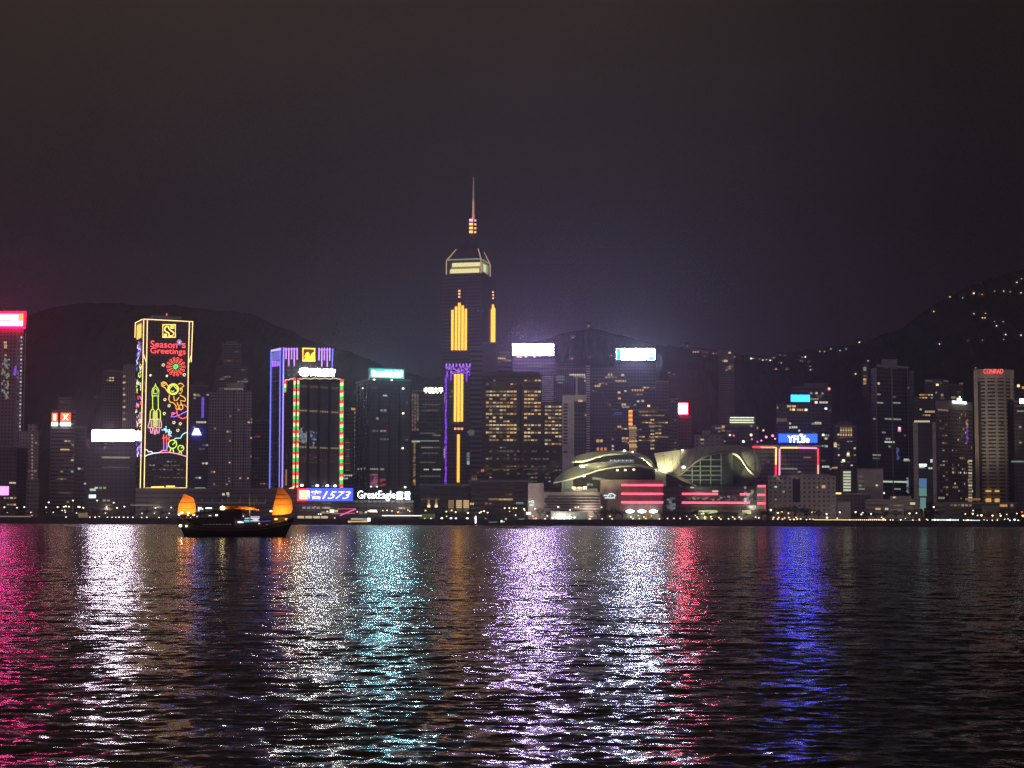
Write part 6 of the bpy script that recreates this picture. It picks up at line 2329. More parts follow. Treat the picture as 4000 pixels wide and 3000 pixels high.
def label_row(items, what, rel='below', marks=MARKS):
    """items: [(px, kind phrase, object)]. Labels by look, nearest landmark and order from the left"""
    by = {}
    for x, kind, o in items:
        m = min(marks, key=lambda q: abs(q[0] - x))[1]
        by.setdefault((kind, m), []).append((x, o))
    for (kind, m), lst in by.items():
        lst.sort(key=lambda q: q[0])
        for k, (x, o) in enumerate(lst):
            if len(lst) == 1:
                o['label'] = '%s %s %s %s' % (kind, what, rel, m)
            else:
                o['label'] = '%s %s %s %s, %s from left' % (kind, what, rel, m, ORD[k])


LAMPMESH = {}


def lamp_parts(c, rr):
    if (c, rr) not in LAMPMESH:
        mb = MB()
        mb.lathe((0, 0, 0), [(.02, -rr * .9), (rr * .55, -rr * .5), (rr, rr * .25), (rr * .8, rr * .5), (.02, rr * .7)], 8)
        me = bpy.data.meshes.new('lamp_head')
        me.from_pydata(mb.v, [], mb.f)
        me.materials.append(E_('street_lamp_' + c, WIN[c], 3.6 if c != 'red' else 2.0))
        pb = MB()
        pb.tube([(0, 0, 0), (0, 0, 1)], .13, 5, r1=.09)
        pm = bpy.data.meshes.new('pole')
        pm.from_pydata(pb.v, [], pb.f)
        pm.materials.append(LAMPPOLE)
        LAMPMESH[(c, rr)] = (me, pm)
    return LAMPMESH[(c, rr)]


LAMPS = []


def lamp(px, py, c='warm', rr=.75, Y=None):
    if Y is None:
        Y = SHORE + (4 + (2034 - py) * .5 if py < 2034 else 3.2) + random.uniform(-1, 1)
    q = at(px, py, Y)
    rr = round(rr * .85, 2)
    me, pm = lamp_parts(c, rr)
    tall = q.z - LAND
    if tall < .8:
        q.z = LAND + .8
        tall = .8
    o = empty('street_lamp', (q.x, q.y, LAND), '', 'street lamp', 'lamps along the far waterfront')
    for m, nm, loc, sc in ((me, 'lamp_head', (0, 0, tall), (1, 1, 1)), (pm, 'pole', (0, 0, 0), (1, 1, tall - rr * .5))):
        e = bpy.data.objects.new(nm, m)
        COL.objects.link(e)
        e.parent = o
        e.location = loc
        e.scale = sc
    size = 'tall' if tall > 9 else 'mid-height' if tall > 4.6 else 'low'
    tone = {'warm': 'warm', 'pale': 'pale yellow', 'white': 'white', 'red': 'red', 'amber': 'amber', 'cool': 'bluish', 'green': 'greenish', 'orange': 'orange'}[c]
    LAMPS.append((px, '%s %s%s' % (size, 'large ' if rr > .93 else '', tone), o))


K = .3617
for x, y in ((48, 115), (185, 120), (262, 112), (498, 115), (527, 62), (622, 113), (690, 110), (712, 104), (745, 108), (845, 110), (862, 112), (900, 120), (788, 42), (1050, 42), (1150, 110), (1228, 65), (1263, 122), (1343, 108), (1680, 122), (1850, 118)):
    lamp(x * K, 1940 + y * K, 'pale', .8)
for x, y in ((80, 172), (335, 170), (575, 170), (705, 168), (827, 177), (880, 180), (1140, 178), (1533, 180), (1668, 180), (1828, 180), (700, 148), (670, 150)):
    lamp(x * K, 1940 + y * K, 'pale', .55)
lamp(345 * K, 1940 + 203 * K, 'red', .8)
for x, y in ((713, 222), (970, 225), (1027, 225), (1072, 215), (1160, 228), (1210, 226), (1250, 226), (1285, 230), (1335, 228), (1380, 232), (1435, 225), (1530, 230), (1585, 232), (1718, 230), (1800, 232), (1918, 234), (2020, 233), (2060, 233)):
    lamp(x * K, 1940 + y * K, 'pale' if x % 3 else 'white', .8 if x % 2 else .6)
for x, y in ((172, 205), (397, 217), (454, 204), (497, 222), (630, 232), (757, 230), (775, 218), (805, 212), (843, 228), (1027, 180), (1076, 178), (1122, 180), (1150, 180), (1235, 187), (1242, 202), (1353, 186), (1605, 168), (1733, 200), (1792, 172), (1823, 170), (2073, 170)):
    lamp(1600 + x * K, 1920 + y * K, 'pale' if x % 2 else 'warm', .8 if x not in (630, 1605) else 1.0)
for x, y, c, r_ in ((400, 267, 'warm', .6), (1145, 255, 'warm', .7), (1332, 265, 'warm', .6), (1487, 263, 'pale', .7), (1363, 290, 'orange', .9), (1340, 296, 'orange', .6), (1463, 303, 'pale', .8), (1940, 298, 'warm', .7), (1950, 270, 'warm', .6), (1968, 270, 'warm', .6), (1950, 313, 'pale', .7),
                    (2080, 297, 'warm', .75), (2163, 268, 'pale', .7), (2187, 297, 'warm', .75), (348, 305, 'white', 1.3), (447, 305, 'white', 1.3), (500, 302, 'white', 1.1), (622, 305, 'white', 1.3), (705, 300, 'white', .9), (230, 310, 'green', .7), (165, 300, 'amber', .5), (1080, 214, 'orange', .6)):
    lamp(1600 + x * K, 1920 + y * K, c, r_)
for x, y in ((487, 240), (573, 235), (643, 235), (711, 235), (812, 242), (905, 237), (893, 222), (977, 238), (977, 218), (1043, 218), (1052, 240), (1130, 228), (1150, 243), (1232, 240), (1278, 222), (1300, 240), (1348, 222), (1371, 240), (1525, 222), (1560, 230),
             (873, 202), (780, 212), (940, 185), (968, 185), (180, 220), (202, 238), (258, 205), (270, 236), (320, 220), (340, 236), (400, 207)):
    lamp(2400 + x * K, 1940 + y * K, 'warm' if x % 3 else 'pale', .75 if y > 214 else .5)
for x, y, r_ in ((1690, 145, 1.2), (1765, 175, 1.0), (1807, 165, .9), (1880, 180, .7), (1720, 225, .8), (1712, 242, .7), (1775, 225, .7), (1765, 242, .8), (1838, 232, .7), (1815, 243, .8), (1883, 225, .7), (1898, 247, .8), (1938, 247, 1.0), (1963, 225, .7), (1975, 243, .8), (2010, 240, .9),
                 (2135, 168, .6), (2165, 165, .6), (2075, 250, .7), (2110, 243, .7), (2145, 243, .7), (2190, 253, .7)):
    lamp(2400 + x * K, 1940 + y * K, 'warm', r_)
for x, y, r_ in ((80, 245, .9), (222, 225, .9), (393, 222, .9), (470, 228, .7), (455, 247, .8), (560, 242, .8), (975, 237, .9), (1050, 232, .9), (1237, 168, .9), (1578, 242, .7), (1662, 205, .7), (1658, 240, .9), (1710, 258, .7), (1752, 257, 1.15), (1872, 260, 1.0), (1960, 262, 1.0),
                 (2025, 248, .6), (2135, 238, .7), (2200, 262, 1.2), (1952, 240, .5)):
    lamp(3200 + x * K, 1920 + y * K, 'pale' if r_ < 1 else 'warm', r_)
for x, y, c, r_ in ((85, 283, 'warm', 1.1), (195, 290, 'warm', .8), (675, 278, 'amber', .6), (695, 298, 'warm', 1.15), (713, 318, 'pale', .8), (770, 322, 'warm', .7), (797, 320, 'warm', .6), (1012, 340, 'warm', .7), (1083, 335, 'warm', .6), (1173, 342, 'warm', .6), (1408, 348, 'white', 1.0),
                    (1605, 350, 'warm', 1.3), (1815, 340, 'warm', .5), (1925, 342, 'pale', .6), (2060, 342, 'white', .7), (2150, 345, 'warm', .9), (1250, 305, 'white', .9), (1280, 310, 'warm', .6), (1385, 308, 'white', .8), (1415, 300, 'pale', .6), (1640, 310, 'pale', .7), (1780, 305, 'green', .5),
                    (880, 305, 'green', .8), (930, 292, 'pale', .5), (1080, 298, 'warm', .6), (1160, 300, 'warm', .7), (1560, 318, 'white', .7), (1590, 316, 'pale', .5), (1870, 310, 'pale', .6), (2005, 300, 'pale', .6), (2040, 296, 'pale', .6), (2110, 305, 'cool', 1.2), (2190, 220, 'red', 1.2), (1925, 300, 'warm', .5)):
    lamp(3200 + x * K, 1920 + y * K, c, r_)
for k in range(17):
    lamp(3200 + (332 + k * 22.3) * K, 1920 + 321 * K, 'warm', .62, SHORE + 3)
for x, y, c in ((650, 563, 'warm'), (1270, 575, 'warm'), (1305, 558, 'pale'), (1445, 575, 'warm'), (1538, 550, 'warm'), (1605, 547, 'pale'), (1685, 557, 'warm'), (1790, 570, 'orange'), (1775, 580, 'orange'), (1940, 543, 'warm'), (1970, 562, 'warm'), (1130, 570, 'warm'), (1080, 563, 'amber'), (510, 607, 'pale'), (545, 607, 'pale'), (770, 670, 'amber'), (455, 487, 'red')):
    lamp(1120 + x * .244, 1860 + y * .244, c, .65)
label_row(LAMPS, 'street lamp')
# added spots without fixtures, brightening the front buildings; hotel floodlights follow
for k, x in enumerate((60, 300, 560, 1250, 1550, 1820, 2060, 2300, 2960, 3130, 3380, 3620, 3760, 3930)):
    q = at(x, 1984, SHORE + 34)
    lamp_light('facade_fill_light', q, 9000, (1, .80, .58), .6, None, 150, (q.x, q.y + 40, q.z + 12))
for x, y, Y, pw, aim, c in FLOODS:
    lamp_light('facade_fill_light', at(x, y, Y), pw, c, 2.0, None, 60, at(*aim))


def strip_light(name, label, x0, x1, y, Y, h, m, d=.8, cat='light strip'):
    a, b = at(x0, y, Y), at(x1, y, Y)
    root = empty(name, ((a.x + b.x) / 2, Y, LAND), label, cat)
    mb = MB()
    mb.box(((a.x + b.x) / 2, Y, a.z), b.x - a.x, d, h)
    mb.build('light_tube', m, root, hasuv=False)
    mb = MB()
    n = max(2, int((b.x - a.x) / 5))
    for k in range(n + 1):
        mb.box((a.x + (b.x - a.x) * k / n, Y + d, (LAND + a.z) / 2), .15, .15, a.z - LAND)
    mb.build('support', DARK, root, hasuv=False)


SW, SY = E_('strip_white_glow', (1, .93, .8), 1.8), E_('strip_amber_glow', (1, .66, .2), 1.6)
strip_light('light_strip', 'long yellow light strip low on the promenade below the blue azure rooftop sign', 3180, 3322, 2031, SHORE + 3.5, 1.0, SY)
strip_light('light_strip', 'long white light line along the pier below the white bilingual lettering', 1492, 1648, 2014, SHORE + 6, .7, SW)
strip_light('light_strip', 'dashed amber light line just above the sea wall below the white bilingual lettering', 1460, 1640, 2032, SHORE + 2.6, .6, E_('strip_dim_amber', (1, .74, .4), .7))
strip_light('light_strip', 'short bluish white light panel right of the pink lit stage', 1443, 1472, 1996, SHORE + 14, 2.0, SW)
strip_light('light_strip', 'white light panel below the amber windowed hotel on the promenade', 2055, 2074, 2005, SHORE + 14, 2.2, SW)
strip_light('light_strip', 'pale light bar low on the promenade below the amber windowed hotel', 2024, 2048, 2030, SHORE + 5, 1.2, SW)
strip_light('light_strip', 'bright greenish white light line left of the teal screened tower base', 3640, 3745, 2031, SHORE + 7, 1.1, E_('strip_green_white', (.8, 1, .95), 1.5))
strip_light('light_strip', 'second bright greenish white light line right of the teal screened tower', 3770, 3828, 2033, SHORE + 6, .9, E_('strip_green_white', (.8, 1, .95), 1.5))
strip_light('light_strip', 'thin pale light line over the low lamp row right of the whitish screen wall', 3392, 3438, 2029, SHORE + 8, .7, E_('strip_green_dim', (.8, 1, .85), .7))
strip_light('light_strip', 'faint pale light line along the elevated walkway below the neon rocket picture', 510, 625, 1973, SHORE + 30, .6, E_('strip_faint', (1, .8, .6), .30))
strip_light('light_strip', 'faint long pale line low on the promenade at the left edge of the picture', 0, 120, 2017, SHORE + 8, .9, E_('strip_faint2', (1, .85, .65), .28))
strip_light('light_strip', 'low amber light bar on the sea wall below the small white crest sign', 3815, 3905, 2044, SHORE + 2.4, .6, E_('strip_dim_amber', (1, .74, .4), .7))

# kiosks
def kiosk(x0, x1, y0, y1, Y, label, wallc, glow, nwin, name='kiosk', lev=1.0):
    p = flat(x0, x1, y0, Y, 5)
    root = empty(name, cen(p), label, 'kiosk')
    mb = MB()
    mb.prism(p, LAND, Z(y0, Y), 0, 0)
    mb.build('wall', pmat(wallc[0], wallc[1], .8), root, hasuv=False)
    f = Face(p[0], p[1])
    w = f.L / nwin
    for k in range(nwin):
        mb = MB()
        f.slab(mb, (w * k + w * .08, w * (k + 1) - w * .08, LAND + .5, Z(y0, Y) - .5), .05, .3)
        mb.build('window', glow, root, hasuv=False)
    q = shrink(p, 1.08)
    mb = MB()
    mb.prism(q, Z(y0, Y), Z(y0, Y) + .5, 0, 0)
    mb.build('roof', DARK, root, hasuv=False)
    return root


kiosk(305, 344, 2007, 2018, SHORE + 9, 'small tan lit kiosk on the promenade left of the long white billboard', ('kiosk_tan', (.35, .27, .18)), E_('kiosk_tan_glow', (1, .7, .4), .22), 3)
kiosk(1160, 1283, 2016, 2035, SHORE + 5, 'low pier building with four wide lit windows right of the junk bow', ('pier_wall', (.1, .09, .08)), E_('pier_window_glow', (1, .80, .45), .85), 4, 'pier_building')
kiosk(1640, 1700, 2006, 2020, SHORE + 16, 'low dim green-lit arcade below the cream Chinese lettering', ('arcade_wall', (.12, .12, .1)), E_('arcade_glow', (.8, 1, .4), .10), 6, 'arcade')
kiosk(3505, 3600, 2024, 2034, SHORE + 12, 'low greenish lit row of stalls left of the teal screened tower base', ('stall_wall', (.14, .14, .13)), E_('stall_glow', (.75, 1, .8), .35), 7, 'stall_row')


def stage():
    Y = SHORE + 12
    a, b = at(1287, 2000, Y), at(1392, 2000, Y)
    f = Face((a.x, a.y), (b.x, b.y))
    root = empty('stage', ((a.x + b.x) / 2, Y, LAND), 'waterfront stage with pink light beams under the blue numeral billboard', 'stage')
    mb = MB()
    f.slab(mb, f.rect(1287, 1988, 1390, 2008), -3, 0)
    mb.build('backdrop', pmat('stage_backdrop', (.22, .17, .14), .8), root, hasuv=False)
    mb = MB()
    f.slab(mb, f.rect(1288, 1990, 1305, 2003), .1, .5)
    mb.build('screen', E_('stage_screen', (1, .95, .75), 1.4), root, hasuv=False)
    mb = MB()
    f.slab(mb, f.rect(1305, 1992, 1320, 2001), .1, .5)
    mb.build('screen', E_('stage_screen_dim', (1, .9, .65), .7), root, hasuv=False)
    neon(f, [seg(1318, 1988, 1389, 1987)], E_('stage_pink_dim', (1, .22, .4), .7), root, 'light_tube', .3, .8)
    neon(f, [seg(1390, 1988, 1328, 2014)], E_('stage_pink', (1, .12, .4), 1.5), root, 'light_tube', .45, 1.0)
    neon(f, [seg(1297, 2007, 1388, 2005)], E_('stage_pink_dim', (1, .22, .4), .7), root, 'light_tube', .3, .9)
    mb = MB()
    for x in (1289, 1322, 1356, 1388):
        q = f.hit(x, 2005, -1)
        mb.box((q.x, q.y, (LAND + q.z) / 2), .4, .4, q.z - LAND)
    mb.build('post', DARK, root, hasuv=False)


stage()


def pavilion():
    Y = SHORE + 14
    p = flat(2154, 2296, 2002, Y, 12)
    root = empty('glass_pavilion', cen(p), 'pale green glowing glass pavilion in front of the louvred hall block', 'pavilion')
    f = Face(p[0], p[1])
    zt = Z(2001, Y)
    mb = MB()
    mb.prism(shrink(p, .97), LAND, zt - .3, 0, 0)
    mb.build('glass', E_('pavilion_glass', (.62, .85, .55), .17, base=(.1, .12, .1)), root, hasuv=False)
    mb = MB()
    for k in range(24):
        f.slab(mb, (f.L * k / 23 - .15, f.L * k / 23 + .15, LAND, zt), -.2, .25)
    mb.build('mullion', pmat('mullion_grey', (.3, .33, .3), .6), root, hasuv=False)
    mb = MB()
    mb.prism(shrink(p, 1.03), zt, zt + .6, 0, 0)
    mb.build('roof', pmat('pavilion_roof', (.2, .2, .19), .8), root, hasuv=False)
    for x, y, rr in ((1545, 285, .8), (1578, 280, .8), (1600, 290, .7), (1625, 283, .9), (1672, 280, 2.0), (1728, 280, 2.0), (1780, 280, .8)):
        mb = MB()
        mb.lathe(f.hit(1600 + x * K, 1920 + y * K, 1.2), [(.1, -rr * .7), (rr, -.2), (rr, .3), (.1, rr * .7)], 8)
        mb.build('lamp', E_('pavilion_lamp', (.95, 1, .75), 4), root, hasuv=False)
    mb = MB()
    f.slab(mb, (f.L * .05, f.L * .55, LAND + 1, LAND + 5.5), .05, .2)
    mb.build('lit_bay', E_('pavilion_bay', (.7, 1, .6), .35), root, hasuv=False)


pavilion()

# ------------------------------------------------------------------ trees
LEAF = pmat('dark_foliage', (.045, .06, .03), .8, vary=.6, scale=.6, spec=.2)
BARK = pmat('bark', (.07, .055, .04), .9)


def tree_proto(seed, conical=False):
    r = random.Random(seed)
    mb = MB()
    H_ = 1.0
    mb.tube([(0, 0, 0), (.02, .01, .25), (.0, .02, .5)], .045, 6, r1=.03)
    for k in range(6):
        a = k * 1.05 + r.uniform(-.3, .3)
        mb.tube([(0, .01, .28 + .03 * k), (.18 * math.cos(a), .18 * math.sin(a), .46 + .03 * k), (.3 * math.cos(a), .3 * math.sin(a), .58 + .04 * k)], .022, 5, r1=.008)
    trunk = bpy.data.meshes.new('trunk')
    trunk.from_pydata(mb.v, [], mb.f)
    trunk.materials.append(BARK)
    mb = MB()
    clumps = []
    for k in range(22):
        if conical:
            z = r.uniform(.2, .98)
            a = r.uniform(0, 6.28)
            q = .32 * (1 - z) * r.uniform(.4, 1)
            clumps.append((q * math.cos(a), q * math.sin(a), z, .10 * (1.15 - z)))
        else:
            a = r.uniform(0, 6.28)
            q = .42 * math.sqrt(r.random())
            z = .68 + .24 * math.sqrt(max(0, 1 - (q / .46) ** 2)) * r.uniform(-.7, 1)
            clumps.append((q * math.cos(a), q * math.sin(a), z, r.uniform(.09, .16)))
    for cx, cy, cz, cr in clumps:
        for j in range(34):
            d = Vector((r.gauss(0, 1), r.gauss(0, 1), r.gauss(0, .8)))
            d.normalize()
            c = Vector((cx, cy, cz)) + d * cr * r.uniform(.45, 1.1)
            s = r.uniform(.018, .036)
            u = Vector((r.gauss(0, 1), r.gauss(0, 1), r.gauss(0, 1))).normalized()
            w = u.cross(d).normalized()
            mb.face([c - u * s, c + w * s * .6, c + u * s, c - w * s * .6])
    crown = bpy.data.meshes.new('crown')
    crown.from_pydata(mb.v, [], mb.f)
    crown.materials.append(LEAF)
    return trunk, crown


PROTO = [tree_proto(1), tree_proto(2), tree_proto(3), tree_proto(4, True)]
TREES = []


def tree(px, pytop, wpx, kind, Y):
    q = at(px, pytop, Y)
    tr, cr = PROTO[kind]
    hgt = q.z - LAND
    wid = wpx * Y / F
    o = empty('tree', (q.x, Y, LAND), '', 'tree', 'dark trees along the far waterfront')
    for m, n in ((tr, 'trunk'), (cr, 'crown')):
        e = bpy.data.objects.new(n, m)
        COL.objects.link(e)
        e.parent = o
        e.scale = (wid, wid, hgt)
        e.rotation_euler = (0, 0, (px * 1.7) % 6.28)
    TREES.append((px, ('narrow pointed dark' if kind == 3 else 'broad dark' if wpx > 46 else 'small dark' if wpx < 30 else 'round dark'), o))


for x, y, w, k in ((30, 1990, 40, 0), (75, 1994, 36, 1), (150, 1985, 44, 2), (196, 1988, 38, 0), (232, 1990, 34, 1), (330, 1990, 42, 2), (372, 1984, 40, 0), (420, 1988, 46, 1), (470, 1992, 38, 2), (520, 1989, 40, 0), (570, 1986, 44, 1), (630, 1990, 40, 2),
                   (700, 1988, 36, 1), (1665, 2004, 30, 0), (1700, 2006, 28, 1), (1740, 2004, 32, 2), (1780, 2000, 30, 0), (1820, 2002, 28, 1), (1985, 1994, 34, 2), (2110, 1980, 44, 0), (2140, 1992, 30, 2), (2335, 1992, 42, 1), (2365, 1988, 40, 2), (2400, 1982, 52, 0),
                   (2430, 1992, 40, 1), (2590, 1990, 44, 2), (2625, 1996, 40, 0), (2690, 1996, 42, 1), (2725, 1992, 48, 2), (2765, 1996, 42, 0), (2800, 1998, 40, 1), (2835, 1996, 44, 2), (2870, 1998, 40, 0), (2905, 2000, 38, 1), (2975, 1990, 46, 2), (3005, 1994, 44, 0),
                   (3055, 1976, 72, 1), (3105, 1974, 78, 2), (3150, 1980, 64, 0), (3195, 1990, 44, 1), (3345, 2000, 40, 2), (3385, 1996, 44, 0), (3420, 1998, 42, 1), (3455, 1992, 46, 2), (3500, 1988, 50, 0), (3534, 1966, 20, 3), (3560, 1988, 48, 1), (3600, 1986, 52, 2),
                   (3640, 1984, 54, 0), (3672, 1988, 40, 1), (3765, 1996, 40, 2), (3860, 1996, 44, 0), (3915, 1990, 40, 1), (3950, 1994, 44, 2), (3985, 1990, 40, 0)):
    tree(x, y, w, k, SHORE + 18 + (x * 7) % 9)
label_row(TREES, 'waterfront tree')

# ------------------------------------------------------------------ lights of houses on the hills
HOUSES = []
HM = {}


def house(px, py, c='warm', s=1.0, lev=2.0, where=''):
    d = ray(px, py).normalized()
    best = None
    for b in HILLS:
        hit = b.ray_cast(CAM, d)
        if hit[0] is not None and (best is None or hit[3] < best[3]):
            best = hit
    q = best[0] if best else at(px, py, 2600)
    q = q - d * 9
    key = (c, lev)
    if key not in HM:
        mb = MB()
        mb.box((0, 4.6, 1.2), 9, 8, 7)
        w = bpy.data.meshes.new('wall')
        w.from_pydata(mb.v, [], mb.f)
        w.materials.append(pmat('house_wall', (.06, .055, .05), .85))
        mb = MB()
        mb.hexa([Vector((-5, .2, 4.72)), Vector((5, .2, 4.72)), Vector((5, 9, 4.72)), Vector((-5, 9, 4.72))], [Vector((-3, 3.5, 7)), Vector((3, 3.5, 7)), Vector((3, 5.5, 7)), Vector((-3, 5.5, 7))])
        rf = bpy.data.meshes.new('roof')
        rf.from_pydata(mb.v, [], mb.f)
        rf.materials.append(pmat('house_roof', (.06, .05, .05), .9))
        mb = MB()
        mb.lathe((0, .2, 0), [(.02, -1.1), (1.2, -.8), (1.6, 0), (1.2, .8), (.02, 1.1)], 8)
        g = bpy.data.meshes.new('lamp')
        g.from_pydata(mb.v, [], mb.f)
        g.materials.append(E_('house_lamp_%s_%d' % (c, int(lev * 10)), WIN[c], lev))
        HM[key] = (w, rf, g)
    o = empty('hillside_house', q - Vector((0, 0, 2.3)), '', 'house', 'houses lit on the dark hillsides')
    for m, n in zip(HM[key], ('wall', 'roof', 'lamp')):
        e = bpy.data.objects.new(n, m)
        COL.objects.link(e)
        e.parent = o
        e.location = (0, 0, 2.3) if n == 'lamp' else (0, 1.6, 1.3)
        if n == 'lamp':
            e.scale = (s * .72,) * 3
    tone = {'warm': 'warm', 'amber': 'amber', 'white': 'white', 'pale': 'pale', 'cool': 'bluish', 'pink': 'pinkish', 'green': 'greenish'}[c]
    HOUSES.append((px, ('bright ' if lev > 2.4 else 'dim ' if lev < 1 else '') + tone + ' lit', o))


for x, y, c, s, l in ((40, 568, 'amber', .9, 2), (80, 568, 'amber', 1, 2), (90, 588, 'warm', .8, 1.5), (300, 345, 'amber', 1, 2), (322, 345, 'warm', 1, 2), (350, 345, 'amber', 1, 2), (420, 345, 'pink', .8, 1.5), (447, 350, 'pink', .7, 1.2), (420, 393, 'pink', .8, 1.5), (515, 360, 'amber', 1, 1.5),
                      (545, 360, 'amber', .8, .9), (925, 415, 'white', 1.4, 3), (950, 415, 'white', .8, 2), (1020, 422, 'pale', 1, 2), (1050, 432, 'pale', 1.1, 2), (1090, 430, 'green', 1, 1.2), (1130, 435, 'white', 1.2, 2.5), (1170, 408, 'white', .8, 1.2), (1235, 380, 'white', .8, .7), (1290, 385, 'amber', 1.2, .5),
                      (1250, 465, 'white', .9, 1.5), (1193, 530, 'warm', 1, 2), (1310, 530, 'warm', .8, 1.5), (1478, 405, 'amber', 1, 1.5), (1507, 398, 'white', 1.5, 3), (1455, 440, 'white', .8, 1.5), (1480, 443, 'cool', .7, 1), (1560, 505, 'white', 1.1, 2.5), (1565, 538, 'white', .9, 2), (1545, 452, 'cool', .7, .8),
                      (1665, 340, 'pale', 1.2, .7), (1715, 340, 'pale', 1.2, .7), (1785, 312, 'white', .9, 1.5), (1885, 330, 'cool', 1.2, .9), (1950, 314, 'cool', .9, .9), (2093, 240, 'pale', 1.1, 2), (2187, 440, 'white', .8, 1.2), (2052, 582, 'pale', 1, 1.8), (235, 280, 'pale', 1, .6), (740, 398, 'warm', 1.1, 2)):
    house(2600 + x * K, 1250 + y * K, c, s, l)
for x, y, c, s, l in ((420, 170, 'warm', .9, 2), (497, 158, 'pale', .9, 1.5), (497, 176, 'pale', .7, 1.2), (565, 148, 'warm', 1.3, 3), (598, 153, 'amber', .9, 2), (615, 155, 'warm', .7, 1.5), (690, 135, 'pale', .7, .7), (745, 135, 'pale', .8, 1.5), (785, 140, 'pale', .7, .9), (850, 145, 'warm', .9, 2),
                      (825, 82, 'pale', 1, 1.5), (853, 60, 'pale', .8, .9), (322, 258, 'warm', .9, 2), (565, 272, 'warm', .8, 1.5), (635, 270, 'amber', .8, 1.5), (617, 297, 'warm', .9, 2), (632, 297, 'warm', .8, 2), (690, 320, 'pale', .7, .8), (742, 320, 'pale', .7, .8), (702, 345, 'white', .9, 1.5),
                      (757, 398, 'white', 1, 1.5), (808, 385, 'white', 1, 1.8), (830, 398, 'green', 1, 1.5), (850, 402, 'white', 1, 1.5), (527, 435, 'pale', .7, .6), (617, 432, 'pale', .7, .6), (745, 428, 'pale', .7, .8), (357, 455, 'warm', .9, 2), (575, 600, 'pale', .7, .7)):
    house(3440 + x * .645, 1050 + y * .645, c, s, l)
for x, y, c, s, l in ((2299, 1273, 'warm', 1, 1.5), (2237, 1319, 'warm', .9, 1.8), (2234, 1401, 'amber', 1, 2), (2305, 1394, 'pale', .7, 1), (2388, 1388, 'pale', .9, 1.8), (374, 1553, 'pale', .8, .8)):
    house(x, y, c, s, l)
HM_MARKS = ((374, 'the two red logo panels'), (2270, 'the pale concrete slot tower'), (2625, 'the turquoise-ended white sign'), (2720, 'the hillside apartment tower'), (2960, 'the ridge middle'), (3130, 'the cyan sign'), (3290, 'the saddle of the hills'),
            (3400, 'the tall dark tower'), (3640, 'the teal-screened tower'), (3760, 'the crest sign tower'), (3880, 'the red-lettered hotel'), (3985, 'the right picture edge'))
label_row(HOUSES, 'hill house', 'above', HM_MARKS)

p = flat(2806, 2868, 1372, 2350, 20)
t = tower('apartment_tower', 'lone faint apartment tower standing on the dark hillside above the wave roof', p, Z(1366, 2350), facade('hill_tower', (.16, .14, .13), p=.4, dim=.10, w=3, h=3.2), parapet=.6)
f = Face(p[0], p[1])
windows(t, dot(f, 2850, 1378, 4, 2.5, 'warm', 2) + dot(f, 2835, 1410, 5, 3, 'warm', 2) + dot(f, 2824, 1410, 3, 2, 'warm', 1) + dot(f, 2851, 1431, 4, 2, 'warm', 1) + dot(f, 2850, 1439, 4, 2.4, 'warm', 1) + dot(f, 2838, 1445, 3, 2, 'pale', 1) + lit(f, (2808, 1372, 2866, 1450), 3, 3.2, .12, ['warm', 'pale'], 3, lev=(0, 0, 0)))
p = flat(3690, 3704, 1445, 2700, 10)

